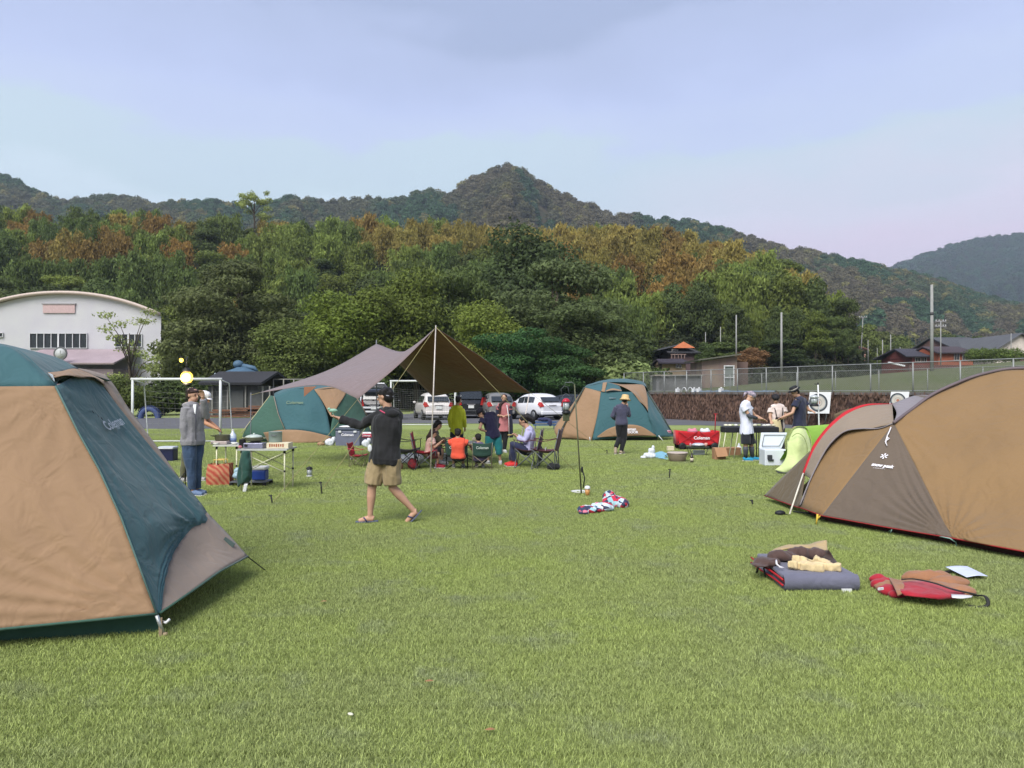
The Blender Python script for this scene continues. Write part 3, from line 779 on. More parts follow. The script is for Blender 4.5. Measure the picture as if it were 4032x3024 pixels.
def grass_mat():
    m = bpy.data.materials.new('grass_blades'); m.use_nodes = True
    n, l = m.node_tree.nodes, m.node_tree.links; b = n['Principled BSDF']; out = n['Material Output']
    g = n.new('ShaderNodeNewGeometry')
    z = n.new('ShaderNodeTexNoise'); z.inputs['Scale'].default_value = .55; z.inputs['Detail'].default_value = 4; z.inputs['Roughness'].default_value = .55
    l.new(g.outputs['Position'], z.inputs[0])
    a = n.new('ShaderNodeValToRGB'); l.new(z.outputs[0], a.inputs[0]); e = a.color_ramp.elements
    e[0].position = .34; e[0].color = RGB(148, 157, 103, k=1.0)
    e[1].position = .60; e[1].color = RGB(151, 163, 95, k=1.03)
    r = n.new('ShaderNodeMapRange'); r.inputs[3].default_value = .55; r.inputs[4].default_value = 1.62; l.new(g.outputs['Random Per Island'], r.inputs[0])
    z2 = n.new('ShaderNodeTexNoise'); z2.inputs['Scale'].default_value = 1.6; z2.inputs['Detail'].default_value = 5; z2.inputs['Roughness'].default_value = .7; l.new(g.outputs['Position'], z2.inputs[0])
    r2 = n.new('ShaderNodeMapRange'); r2.inputs[1].default_value = .53; r2.inputs[2].default_value = .74; l.new(z2.outputs[0], r2.inputs[0])
    mx0 = n.new('ShaderNodeMix'); mx0.data_type = 'RGBA'; l.new(r2.outputs[0], mx0.inputs[0]); l.new(a.outputs[0], mx0.inputs[6]); mx0.inputs[7].default_value = RGB(146, 153, 120, k=.98)
    sc = n.new('ShaderNodeVectorMath'); sc.operation = 'SCALE'; l.new(mx0.outputs[2], sc.inputs[0]); l.new(r.outputs[0], sc.inputs['Scale'])
    l.new(sc.outputs[0], b.inputs['Base Color']); b.inputs['Roughness'].default_value = .6; b.inputs['Specular IOR Level'].default_value = .2
    ts = n.new('ShaderNodeBsdfTranslucent'); l.new(sc.outputs[0], ts.inputs[0]); mx = n.new('ShaderNodeMixShader'); mx.inputs[0].default_value = .3
    l.new(b.outputs[0], mx.inputs[1]); l.new(ts.outputs[0], mx.inputs[2]); l.new(mx.outputs[0], out.inputs[0])
    return m
GM = grass_mat()
near_t = [blade_mesh(5200, .54, .010, .031, .0038, 400 + i, GM) for i in range(3)]
far_t = [blade_mesh(6500, 1.1, .012, .032, .008, 410 + i, GM) for i in range(3)]
def grass(name, y0, y1, cell, protos, label, seed):
    pts, rot, sc_, ti = [], [], [], []
    y = y0
    while y < y1:
        hw = y * .72 + .8; x = -hw
        while x < hw:
            pts.append((x, y, 0)); rot.append(random.choice((0, 1.5708, 3.1416, 4.7124))); sc_.append(1.0); ti.append((0, 0, 0)); x += cell
        y += cell
    return gn_scatter(name, pts, rot, sc_, ti, protos, label, 'grass')
grass('grass', 2.6, 11.5, .5, near_t, 'short mown grass blades of the foreground lawn', 1)
grass('grass', 11.75, 32, 1.0, far_t, 'mown grass of the lawn further off', 2)
# ================================================================ BUILDINGS, WALL, FENCES, POLES
def quadP(mb, x0, y0, x1, y1, d, thick, dd=0.0):
    """upright slab whose face lies at distance d, given by its corners in the view"""
    a = P(x0, y0, d); b = P(x1, y1, d)
    mb.box(((a.x + b.x) / 2, d + thick / 2 + dd, (a.z + b.z) / 2), (abs(b.x - a.x), thick, abs(a.z - b.z)))
def rib_mat(key, rgb, k, scale, axis_x=True, rgb2=None, strength=.6, rough=.5):
    m = mat(key, rgb, k, rough=rough, rgb2=rgb2, scale=.5, bump=0)
    n, l = m.node_tree.nodes, m.node_tree.links
    t = n.new('ShaderNodeTexCoord'); wv = n.new('ShaderNodeTexWave'); wv.bands_direction = 'X' if axis_x else 'Y'; wv.inputs['Scale'].default_value = scale
    l.new(t.outputs['Object'], wv.inputs[0]); b = n.new('ShaderNodeBump'); b.inputs['Strength'].default_value = strength; b.inputs['Distance'].default_value = .05
    l.new(wv.outputs[1], b.inputs['Height']); l.new(b.outputs[0], n['Principled BSDF'].inputs['Normal'])
    return m
DARKGLASS = mat('dark_window', (38, 42, 44), .6, rough=.15, spec=.6, var=.3, scale=1.2, bump=0)
# ---- white hall with arched roof
D = 75.0
gy = thing('hall', 'big white hall with a shallow arched roof at the left edge', 'building', (P(250, 1545, D).x, D, 0))
WHT = rib_mat('white_ribbed_sheet', (220, 219, 220), .80, 5, rgb2=(212, 209, 216))
PNK = mat('pink_faded_roof', (196, 178, 184), .6, rough=.6, scale=.8, bump=.1)
cx_, top_ = P(250, 1160, D).x, P(250, 1160, D).z
hw = P(633, 1545, D).x - cx_; eave = P(633, 1245, D).z
def arc(t, extra=0): return V((cx_ + hw * t * (1 + extra / hw), 0, eave + (top_ - eave) * (1 - abs(t) ** 2.1) + extra))
outl = [V((cx_ + hw, D, 0))] + [arc(1 - i / 12) + V((0, D, 0)) for i in range(25)] + [V((cx_ - hw, D, 0))]
mb = MB(); mb.prism(outl, (-16, 34, 0)); mb.part('wall', WHT, gy)
mb = MB(); rr = [[arc(-1.0 + i / 24 * 2.0, .03) + V((0, D - .5, 0)) for i in range(25)], [arc(-1.0 + i / 24 * 2.0, .03) + V((-16.2, D + 34.5, 0)) for i in range(25)]]
mb.grid(rr); o = mb.part('roof', mat('cream_roof_edge', (228, 208, 196), .6, rough=.5), gy); solid(o, .28, 1)
mb = MB(); quadP(mb, 172, 1199, 297, 1233, D, .12, -.13); mb.part('sign_board', mat('blank_pink_board', (222, 192, 190), .6, rough=.6), gy)
mb = MB(); quadP(mb, 168, 1195, 301, 1199, D, .2, -.2); mb.part('board_hood', mat('grey_trim', (168, 164, 166), .7), gy)
def hall_window(x0, y0, x1, y1, n):
    mb = MB(); quadP(mb, x0, y0, x1, y1, D, .04, -.05); w_ = mb.part('window', DARKGLASS, gy)
    mb = MB()
    for i in range(n + 1):
        x = x0 + (x1 - x0) * i / n; s = 2.6 if i in (n // 2,) else .9
        quadP(mb, x - s, y0, x + s, y1, D, .1, -.16)
    for y in (y0, y1): quadP(mb, x0 - 1, y - .9, x1 + 1, y + .9, D, .14, -.20)
    mb.part('frame', WHITE_METAL(), w_)
hall_window(120, 1313, 345, 1371, 8); hall_window(455, 1316, 560, 1366, 4); hall_window(-110, 1311, 14, 1327, 4)
a, b = P(60, 1378, D - 4), P(470, 1378, D - 4); lo = P(60, 1428, D - 9)
mb = MB(); mb.grid([[V((a.x, D - .05, a.z + .15)), V((b.x, D - .05, a.z + .15))], [V((a.x, D - 5, lo.z)), V((b.x, D - 5, lo.z))]], False)
o = mb.part('lean_to_roof', rib_mat('pink_ribbed_roof', (200, 180, 186), .6, 2.5), gy); solid(o, .15, -1)
mb = MB(); mb.box(((a.x + b.x) / 2, D - 2.4, (lo.z - .4) / 2), (b.x - a.x - .6, 4.2, lo.z - .4)); mb.part('lower_wall', mat('lower_hall_wall', (150, 132, 138), .6, scale=1), gy)
mb = MB(); c = P(238, 1392, D - 5.3)
R90 = Matrix.Rotation(math.radians(90), 3, 'X')
mb.lathe(c, [(.62, -.05), (.62, .05), (.5, .06), (.5, .0)], 24, R90); ck = mb.part('clock', mat('clock_rim', (120, 120, 122), .6), gy)
mb = MB(); mb.lathe(c + V((0, -.02, 0)), [(.48, -.03), (.48, .03)], 24, R90); mb.box(c + V((0, -.08, .14)), (.05, .02, .32)); mb.box(c + V((.1, -.08, 0)), (.22, .02, .05))
mb.part('dial', mat('clock_dial', (214, 216, 216), .6), ck)
# ---- old dark shed behind the lane
D = 49.0
sh = thing('shed', 'old weathered shed with a dark tiled roof across the lane', 'shed', G(960, 1640).xy.to_3d())
mb = MB(); a, b = P(806, 1516, D), P(1078, 1470, D + 3); zr = P(900, 1471, D + 2.5).z
mb.grid([[V((a.x - .2, D - .5, a.z)), V((b.x + .3, D - .5, a.z))], [V((a.x - .2, D + 3, zr)), V((b.x + .3, D + 3, zr))], [V((a.x - .2, D + 6.5, a.z)), V((b.x + .3, D + 6.5, a.z))]], False)
o = mb.part('roof', rib_mat('dark_shed_tiles', (74, 74, 78), .6, 6, rough=.8), sh); solid(o, .16, 1)
mb = MB(); mb.box(((a.x + b.x) / 2, D + 3, a.z / 2 - .03), (b.x - a.x - .3, 5.6, a.z - .02)); mb.part('wall', mat('weathered_boards', (112, 112, 108), .55, rgb2=(92, 94, 92), scale=3, stretch=(4, 4, .5), bump=.3), sh)
for px in (897, 967, 1034, 836, 1062):
    mb = MB(); quadP(mb, px - 2.2, 1520, px + 2.2, 1640, D, .12, -.05); mb.part('post', mat('pale_post', (160, 158, 150), .6), sh)
for x0, x1 in ((906, 956), (976, 1026)):
    mb = MB(); quadP(mb, x0, 1536, x1, 1612, D, .05, .02 + .1); mb.part('door', mat('grey_door', (104, 106, 104), .55), sh)
mb = MB(); mb.prism([V((a.x - .2, D + 3, zr - .1)), V((a.x + .1, D, a.z)), V((a.x + .1, D + 6, a.z))], (.1, 0, 0)); mb.part('gable', mat('weathered_gable', (96, 92, 88), .6), sh)
mb = MB()
for i in range(26):
    q = G(840 + i % 13 * 14, 1648); L_ = random.uniform(1.2, 2.4)
    mb.box((q.x + random.uniform(-.2, .2), 47.4 + random.uniform(-.3, .3), .1 + .12 * (i // 5)), (L_, .12, .1), random.uniform(-.1, .1))
mb.solo('timber_pile', mat('rusty_timber', (150, 100, 72), .6, rgb2=(110, 86, 66), scale=4), 'rust coloured timber pile in front of the old shed', 'timber', bevel=.01)
# blue cover behind shed
q = P(952, 1468, 56)
bc = thing('covered_cart', 'blue sheeted cart top showing above the old shed roof', 'cart', (q.x, 56, 0))
BLUE = mat('faded_blue_sheet', (100, 134, 162), .5, rough=.6)
mb = MB(); mb.lathe((q.x, 56, q.z - .05), [(1.35, 0), (1.3, .08), (.8, .26), (.45, .4), (.38, .45), (.0, .47)], 18); mb.part('cover', BLUE, bc)
mb = MB(); mb.ball((q.x - .25, 56, q.z + .62), (.38, .38, .3)); mb.tube([(q.x, 56, q.z + .5), (q.x + .9, 56, q.z + .35), (q.x + 1.2, 56, q.z + .1)], [.2, .16, .06]); mb.part('tied_bundle', BLUE, bc)
mb = MB(); mb.box((q.x, 56, q.z - .1), (3.1, 2.4, .1)); mb.part('tray', mat('pale_blue_rim', (190, 208, 220), .6), bc)
mb = MB()
for sx in (-1.2, 1.2):
    for sy in (-.9, .9): mb.tube([(q.x + sx, 56 + sy, 0), (q.x + sx, 56 + sy, q.z - .15)], .06)
mb.part('legs', GREYPOLE(), bc)
# low grey wall strip right of the shed, under the trees
mb = MB(); a, b = P(1078, 1495, 52), P(1400, 1640, 52); mb.box(((a.x + b.x) / 2, 52, 1.2), (b.x - a.x, .12, 1.5))
fw = thing('board_fence', 'dark grey board fence running right from the old shed', 'fence', ((a.x + b.x) / 2, 52, 0)); mb.part('panel', mat('dark_boards', (78, 80, 78), .55, scale=3, stretch=(6, 1, .5)), fw)
for i in range(9):
    mb = MB(); mb.tube([(a.x + (b.x - a.x) * i / 8, 51.9, 0), (a.x + (b.x - a.x) * i / 8, 51.9, 2.45)], .045); mb.part('post', mat('pale_post', (160, 158, 150), .6), fw)
mb = MB(); mb.box(((a.x + b.x) / 2, 51.9, 2.46), (b.x - a.x, .08, .06)); mb.part('top_rail', mat('pale_post', (160, 158, 150), .6), fw)
# blue half buried tyre
q = G(588, 1648)
mb = MB(); pts = [q + V((math.cos(a) * .52, 0, math.sin(a) * .58)) for a in np.linspace(-.25, math.pi + .25, 26)]
mb.tube(pts, .17, 10)
ty = thing('tyre', 'blue painted tyre half buried behind the left goal', 'tyre', q); mb.part('tread', mat('blue_tyre', (76, 92, 136), .65, rough=.8), ty)
mb = MB()
for a in np.linspace(0, math.pi, 22):
    mb.box(q + V((math.cos(a) * .70, 0, math.sin(a) * .76)), (.05, .3, .06), Matrix.Rotation(-a, 3, 'Y'))
mb.part('tread_lug', mat('blue_tyre2', (60, 74, 116), .65, rough=.8), ty)
# ---- retaining wall with dry creeper and chain link fence
rw = thing('retaining_wall', 'brown stone retaining wall overgrown with dry creeper', 'wall', WA)
Lw = (WB - WA).length; WH = 1.46
def wp(s, off, z): return WA + wdir * s + wnrm * off + V((0, 0, z))
m = mat('creeper_stone', (112, 88, 70), .62, rough=1, rgb2=(92, 76, 82), scale=.9, bump=0)
n, l = m.node_tree.nodes, m.node_tree.links; t = n.new('ShaderNodeTexCoord'); mp_ = n.new('ShaderNodeMapping')
mp_.inputs['Rotation'].default_value = (0, math.radians(45), math.atan2(wdir.y, wdir.x)); l.new(t.outputs['Object'], mp_.inputs[0])
vo = n.new('ShaderNodeTexVoronoi'); vo.feature = 'DISTANCE_TO_EDGE'; vo.distance = 'EUCLIDEAN'; vo.inputs['Scale'].default_value = 2.6; vo.inputs['Randomness'].default_value = .35; l.new(mp_.outputs[0], vo.inputs[0])
bp = n.new('ShaderNodeBump'); bp.inputs['Strength'].default_value = 1; bp.inputs['Distance'].default_value = .12; l.new(vo.outputs[0], bp.inputs['Height']); l.new(bp.outputs[0], n['Principled BSDF'].inputs['Normal'])
mb = MB(); rows = []
for zi, z in enumerate((-.1, .4, .8, 1.2, WH)):
    rows.append([wp(s, z * .18 + .05 * fbm(V((s * 2, z * 2, 0)), 2), z) for s in np.linspace(-2, Lw, 90)])
mb.grid(rows); mb.part('stone_face', m, rw)
mb = MB(); mb.smooth = False
c0, c1 = wp(-2, .25, 0), wp(Lw, .25, 0)
mb.add([wp(-2, .18, WH), wp(Lw, .18, WH), wp(Lw, .62, WH), wp(-2, .62, WH), wp(-2, .18, WH + .12), wp(Lw, .18, WH + .12), wp(Lw, .62, WH + .12), wp(-2, .62, WH + .12)], [(0, 1, 5, 4), (4, 5, 6, 7), (3, 2, 6, 7), (0, 3, 7, 4)], False)
mb.part('coping', mat('old_concrete', (124, 118, 116), .6, scale=2), rw)
CRP = leafmat('dry_creeper', 'object', k=1.0, tr=.15, vs=1.4)
rgn = np.random.default_rng(9); k = 15000
s_ = rgn.uniform(-2, Lw, k); z_ = rgn.uniform(0, WH + .05, k) ; 
v = np.empty((k, 4, 3)); 
for i in range(k):
    c = wp(s_[i], z_[i] * .18 - rgn.uniform(.02, .14), z_[i]); a = V((rgn.normal(0, .25), rgn.normal(0, .15), -1)).normalized(); bb = (wdir + V((0, 0, rgn.normal(0, .5))) + wnrm * rgn.normal(0, .6)).normalized(); s = rgn.uniform(.05, .13)
    v[i] = [c - a * s * 1.3, c + bb * s * .35, c + a * s * 1.3, c - bb * s * .35]
o = bpy.data.objects.new('creeper', np_mesh('creeper', v.reshape(-1, 3) - np.array(WA), np.arange(k * 4).reshape(k, 4), CRP)); COL.objects.link(o); o.parent = rw; o.color = RGB(122, 96, 82, k=.66)
# grass strip at foot
def chain_fence(name, label, s0, s1, off, z0, z1, step, wires, col, post_r=.03, z_of=None, s_stretch=1):
    f = thing(name, label, 'fence', wp(s0, off, z0)); zf = z_of or (lambda s: 0)
    ns = int((s1 - s0) / step) + 1
    for i in range(ns):
        s = s0 + i * step; mb = MB(); mb.tube([wp(s, off, z0 + zf(s) - .15), wp(s, off, z1 + zf(s))], post_r, 8); mb.part('post', col, f)
    for z in (z1, z0 + .06):
        mb = MB(); mb.tube([wp(s, off, z + zf(s)) for s in np.linspace(s0, s1, 20)], post_r * .75, 6); mb.part('rail', col, f)
    if wires:
        mb = MB(); h = z1 - z0; s = s0 - h
        while s < s1:
            for a, b in ((s, s + h), (s + h, s)):
                za, zb = z0, z1; sa, sb = a, b
                if sa < s0 or sb < s0 or sa > s1 or sb > s1: continue
                mb.tube([wp(sa, off, za + zf(sa)), wp(sb, off, zb + zf(sb))], .0045, 3, caps=False)
            s += .10
        mb.part('wire_mesh', mat('wire_galv', (150, 152, 146), .6, metal=.2, bump=0), f)
    return f
FP = mat('fence_pipe', (158, 160, 158), .7, rough=.5, metal=.2)
chain_fence('wire_fence', 'chain link fence standing on top of the retaining wall', -1.5, Lw - .5, .40, WH + .12, WH + 1.36, 2.0, True, FP)
chain_fence('wire_fence', 'lower second fence just behind the chain link fence', -1.5, Lw - 2, 2.6, 1.5, 2.62, 2.4, True, FP, .022)
# white hoops and blue sheets stored along the wall top
for i, (px, kind) in enumerate([(2652, 'p'), (2676, 'h'), (2700, 'h'), (2716, 'p'), (2735, 'p'), (2822, 'p')]):
    X = (px - 2016) / FPX; t = (X * WA.y - WA.x) / (wdir.x - X * wdir.y); c = wp(t, .33, WH + .13)
    mb = MB()
    if kind == 'h': mb.tube([c + wdir * .2 * math.cos(a) + V((0, 0, .27 * math.sin(a))) for a in np.linspace(0, math.pi, 12)], .02, 6)
    else: mb.box(c + V((0, 0, .1)), (.26, .16, .2), .6); mb.tube([c + V((0, 0, .2)), c + V((0, 0, .26))], .05)
    mb.solo('hoop' if kind == 'h' else 'crate', WHITE_METAL(), ['small white box at the left end of the wall top', 'first white hoop on the wall top beside the white box', 'second white hoop on the wall top, right of the first', 'small white box just right of the white hoops', 'small white box midway between the hoops and the blue sheet', 'small white box on the blue sheet below the tan shed'][i], 'hoop' if kind == 'h' else 'box', 'white things on the wall top')
mb = MB(); s1_, s2_ = 5.0, 11.2
mb.grid(patch([[wp(s, o_, WH + .14 + zz) for s in np.linspace(s1_, s2_, 8)] for o_, zz in ((.22, 0), (.27, .05), (.37, .06), (.39, .0))], 30, 8, .06, 4))
mb.solo('blue_sheet', mat('pale_blue_sheet', (132, 148, 166), .5, rough=.6), 'pale blue plastic sheet lying along the top of the wall', 'sheet')
# ---- houses beyond the field
def house(name, label, x0, x1, yb, ye, yr, d, depth, wallc, roofc, group=None, gable_front=False, wins=(), base_z=None, gable_mat=None, hood=.4, roofk=.6):
    a, b = P(x0, ye, d), P(x1, ye, d); zb = (P(x0, yb, d).z) if base_z is None else base_z; zr = P(x0, yr, d).z
    h = thing(name, label, 'house', ((a.x + b.x) / 2, d, zb), group)
    WM = mat('wall_' + label[:14], wallc, .62, scale=1.5, rough=.9, bump=.2, var=.15); RM = rib_mat('roof_' + label[:14], roofc, roofk, 7 if not gable_front else 3, axis_x=not gable_front, rough=.8)
    mb = MB()
    if gable_front:
        mb.prism([V((a.x, d, zb - 2)), V((b.x, d, zb - 2)), V((b.x, d, a.z)), V(((a.x + b.x) / 2, d, zr)), V((a.x, d, a.z))], (0, depth, 0)); mb.part('wall', WM, h)
        mx_ = (a.x + b.x) / 2; sl_ = (zr - a.z) / (mx_ - a.x); e = hood
        mb = MB(); mb.grid([[V((a.x - e, y, a.z - e * sl_ + .03)), V((mx_, y, zr + .03)), V((b.x + e, y, a.z - e * sl_ + .03))] for y in (d - .5, d + depth + .5)], False)
    else:
        mb.box(((a.x + b.x) / 2, d + depth / 2, (a.z + zb - 2) / 2), (b.x - a.x, depth, a.z - zb + 2)); mb.part('wall', WM, h)
        mb = MB(); e = hood; mb.grid([[V((a.x - e, d - .5, a.z - .1)), V((b.x + e, d - .5, a.z - .1))], [V((a.x - e * .3, d + depth / 2, zr)), V((b.x + e * .3, d + depth / 2, zr))], [V((a.x - e, d + depth + .5, a.z - .1)), V((b.x + e, d + depth + .5, a.z - .1))]], False)
    o = mb.part('roof', RM, h); solid(o, .14, 1)
    if not gable_front:
        for xx in (a.x, b.x):
            mb = MB(); mb.prism([V((xx - .05, d, a.z - .12)), V((xx - .05, d + depth, a.z - .12)), V((xx - .05, d + depth / 2, zr - .15))], (.1, 0, 0)); mb.part('gable', gable_mat or WM, h)
    for (wx0, wy0, wx1, wy1) in wins:
        mb = MB(); quadP(mb, wx0, wy0, wx1, wy1, d, .06, -.08); w_ = mb.part('window', DARKGLASS, h)
        mb = MB(); s = 1.1
        for x in (wx0, (wx0 + wx1) / 2, wx1): quadP(mb, x - s * .7, wy0, x + s * .7, wy1, d, .06, -.15)
        for y in (wy0, wy1): quadP(mb, wx0 - s, y - s * .6, wx1 + s, y + s * .6, d, .08, -.18)
        mb.part('frame', mat('pale_frame', (196, 188, 176), .6), w_)
    return h
# tan mono-pitch shed
D = 52.0
ts_ = thing('shed', 'tan block shed with a sloping mono-pitch roof and white framed door', 'shed', (P(2850, 1545, D).x, D, 1.5))
TAN = mat('tan_stained_render', (176, 158, 136), .62, rgb2=(146, 120, 122), scale=1.4, rough=.9, stretch=(1, 1, .35))
a, b = P(2764, 1420, D), P(2902, 1402, D); zb = 1.4
mb = MB(); mb.prism([V((a.x, D, zb)), V((b.x, D, zb)), V((b.x, D, b.z)), V((a.x, D, a.z - .05))], (0, 3.4, 0)); mb.part('wall', TAN, ts_)
mb = MB(); mb.grid([[V((a.x - .35, y, a.z - .02)), V((b.x + .15, y, b.z + .06))] for y in (D - .5, D + 3.8)], False); o = mb.part('roof', mat('grey_green_sheet', (112, 112, 98), .6), ts_); solid(o, .09, 1)
c = P(2944, 1425, D + .8); mb = MB(); mb.box(((b.x + c.x) / 2 + .02, D + 2.1, (c.z + zb) / 2), (c.x - b.x, 2.6, c.z - zb)); mb.part('lean_to', mat('brown_lean_to', (122, 100, 92), .6, scale=2), ts_)
mb = MB(); quadP(mb, 2850, 1441, 2887, 1531, D, .06, -.08); dr = mb.part('door', mat('grey_glazing', (150, 158, 152), .6, rough=.3), ts_)
mb = MB()
for x in (2850, 2887): quadP(mb, x - 2, 1439, x + 2, 1533, D, .08, -.17)
for y in (1441, 1487, 1532): quadP(mb, 2848, y - 1.8, 2889, y + 1.8, D, .09, -.19)
mb.part('frame', WHITE_METAL(), dr)
# grey block wall left of the shed (water tank / coop)
mb = MB(); a, b = P(2585, 1480, 50), P(2762, 1545, 50); mb.box(((a.x + b.x) / 2, 50.8, (a.z + 1.4) / 2), (b.x - a.x, 1.5, a.z - 1.4))
gb = thing('outbuilding', 'low grey block outbuilding left of the tan shed', 'shed', ((a.x + b.x) / 2, 50, 1.4)); mb.part('wall', mat('grey_block', (138, 138, 140), .6, scale=1.5), gb)
mb = MB(); mb.box(((a.x + b.x) / 2, 50.8, a.z + .04), (b.x - a.x + .3, 1.9, .08)); mb.part('roof_slab', mat('pale_slab', (172, 164, 150), .6), gb)
# gabled house with orange gable
oh = house('house', 'weathered house with a bright orange painted gable', 2640, 2742, 1440, 1388, 1372, 84, 7, (112, 92, 92), (92, 92, 98), wins=[(2645, 1376, 2668, 1396)], base_z=2.5)
D = 83.4
mb = MB(); pk = P(2692, 1345, D); l_ = P(2650, 1370, D); r_ = P(2738, 1370, D); mb.prism([l_, r_, pk], (0, .3, 0)); mb.part('painted_gable', mat('orange_gable', (232, 140, 96), .72, rough=.8), oh)
mb = MB(); l2, r2 = P(2590, 1380, D + .8), P(2790, 1372, D + .8)
mb.grid([[l2, V((pk.x, D + .8, pk.z - .3))], [l2 + V((.4, 8, 0)), V((pk.x, D + 8, pk.z - .3))]], False); mb.grid([[V((pk.x, D + .8, pk.z - .5)), P(2782, 1400, D + .8)], [V((pk.x, D + 8, pk.z - .5)), P(2782, 1400, D + 8)]], False); o = mb.part('side_roof', mat('slate_tiles', (98, 100, 106), .6, scale=5), oh); solid(o, .15, 1)
mb = MB()
for px in (2642, 2654, 2668, 2680, 2692): quadP(mb, px - 1, 1396, px + 1, 1412, D, .08, -.4)
quadP(mb, 2638, 1395, 2698, 1397.5, D, .1, -.42); mb.part('balcony_rail', mat('pale_timber', (178, 150, 138), .6), oh)
house('cottage', 'small tan hut with a dark tiled roof below the orange gable', 2606, 2700, 1462, 1430, 1415, 74, 4, (168, 146, 120), (80, 72, 82), wins=[(2660, 1434, 2682, 1449)], base_z=2.2)
house('house', 'low brick-red house with a dark hipped roof left of the tall pole', 3592, 3690, 1432, 1404, 1370, 96, 8, (150, 84, 78), (86, 84, 94), wins=[(3602, 1408, 3622, 1424), (3628, 1408, 3646, 1424)], base_z=P(3600, 1435, 96).z, hood=1.0)
house('house', 'orange walled house wing right of the tall pole', 3695, 3832, 1432, 1390, 1362, 94, 7, (184, 110, 84), (96, 84, 88), wins=[(3755, 1392, 3775, 1418), (3788, 1394, 3806, 1418)], base_z=P(3700, 1435, 94).z, gable_mat=mat('orange_wing', (206, 116, 84), .65))
house('house', 'large house with a long grey roof behind the hedge at the right edge', 3790, 3945, 1420, 1382, 1316, 108, 16, (150, 118, 108), (104, 106, 110), base_z=P(3800, 1430, 108).z, hood=.8)
house('house', 'cream gabled house end at the right edge of the view', 3912, 4120, 1425, 1382, 1316, 100, 14, (238, 226, 212), (112, 114, 118), gable_front=True, base_z=P(4000, 1428, 100).z, hood=.8)
mb = MB(); quadP(mb, 3990, 1392, 4180, 1425, 99, .3, 0); mb.solo('garden_wall', mat('brown_garden_wall', (128, 88, 84), .6), 'reddish brown garden wall in front of the cream gable', 'wall')
house('cottage', 'tiny pink cottage far up the field near the leaning power pole', 3358, 3408, 1402, 1376, 1367, 140, 5, (204, 152, 140), (150, 108, 100), gable_front=True, base_z=P(3380, 1403, 140).z)
house('hut', 'small dark roofed hut at the foot of the wood beside the bare pole', 3034, 3064, 1425, 1398, 1388, 96, 3, (124, 104, 98), (74, 52, 58), base_z=P(3040, 1435, 96).z)
# rusty low wall in front of brick house
mb = MB(); quadP(mb, 3580, 1437, 3900, 1462, 80, .3, 0); mb.solo('field_wall', mat('maroon_bank', (118, 84, 78), .6, scale=1), 'maroon brown low bank wall below the brick-red house', 'wall')
# bright hedge
v, f = tree_cards([((x, 0, .8), (1.1, .9, .9)) for x in np.linspace(-2.6, 2.6, 5)], 5000, .22, 501, droop=.5)
q = P(3918, 1545, 86); t = thing('hedge', 'bright green feathery hedge in front of the long grey roof', 'hedge', (q.x, 86, P(3918, 1422, 86).z)); o = bpy.data.objects.new('foliage', np_mesh('foliage', v, f, LEAF)); COL.objects.link(o); o.parent = t; o.color = RGB(112, 132, 62, k=.62); o.scale = (.9, .9, .85)
mb = MB()
for x in np.linspace(-2.4, 2.4, 5): mb.tube([(x, 0, -.3), (x, 0, .9)], .04)
o = bpy.data.objects.new('stem', mb.mesh('stem', BARK)); COL.objects.link(o); o.parent = t; 
# ---- utility poles
def pole(px, y0, y1, d, r, label, arm=0, lean=0, cat='utility pole', band=False, group='poles beyond the field'):
    a, b = P(px, y1, d), P(px + lean, y0, d)
    t = thing('utility_pole', label, cat, (a.x, d, a.z - .8), group)
    mb = MB(); r *= .62; mb.tube([a - V((0, 0, 1.2)), b], [r, r * .72], 8); mb.part('shaft', mat('concrete_pole', (172, 172, 168), .62, scale=2, bump=.05), t)
    if arm:
        for k_, dz in enumerate((0.1, .7)[:arm]):
            mb = MB(); mb.box(b - V((0, 0, dz)), (1.3, .08, .08)); ar = mb.part('crossarm', mat('grey_trim', (168, 164, 166), .7), t)
            mb = MB()
            for x in (-.55, -.2, .3, .58): mb.tube([b + V((x, 0, -dz + .04)), b + V((x, 0, -dz + .2))], [.05, .03], 6)
            mb.part('insulator', WHITE_METAL(), ar)
    if band:
        for z in (.35, .33):
            c = lerp(a, b, .62); mb = MB(); mb.tube([c - V((0, 0, .12)), c + V((0, 0, .12))], r * .95, 8); mb.part('band', mat('dark_band', (96, 96, 96), .6), t); break
pole(2778, 1308, 1400, 95, .10, 'short thin pole nearest the orange gable')
pole(2837, 1287, 1402, 88, .10, 'medium thin pole behind the tan shed roof')
pole(2899, 1240, 1402, 82, .15, 'tall pale tapering pole rising beside the tan shed')
pole(3077, 1230, 1437, 72, .20, 'thick bare concrete pole in front of the dark wood')
pole(3316, 1304, 1396, 130, .12, 'thin pole just left of the pink cottage pair')
pole(3338, 1306, 1400, 134, .11, 'thinner pole between the dark wood and the pink cottage')
pole(3388, 1247, 1400, 125, .14, 'tall leaning power pole with a crossarm behind the pink cottage', arm=1, lean=10)
pole(3418, 1338, 1408, 120, .11, 'short pole right of the pink cottage')
pole(3454, 1370, 1414, 124, .09, 'shortest thin pole in the far row')
pole(3475, 1338, 1418, 116, .15, 'stout short pole in the middle of the far row')
pole(3507, 1317, 1418, 112, .14, 'medium pole at the right end of the far row')
pole(3544, 1367, 1426, 104, .10, 'short pole standing at the corner of the brick-red house')
pole(3669, 1121, 1421, 62, .24, 'tallest thick concrete pole in front of the brick-red house', band=True)
pole(3704, 1262, 1415, 92, .13, 'pole with two crossarms just right of the tallest pole', arm=2)
pole(3981, 1312, 1384, 98, .10, 'thin pole in front of the cream gable')
mb = MB(); mb.box(P(3530, 1434, 72), (1.5, .3, .14), Matrix.Rotation(.22, 3, 'Y')); mb.solo('plank_stack', WHITE_METAL(), 'white planks lying on the field behind the fence', 'planks')
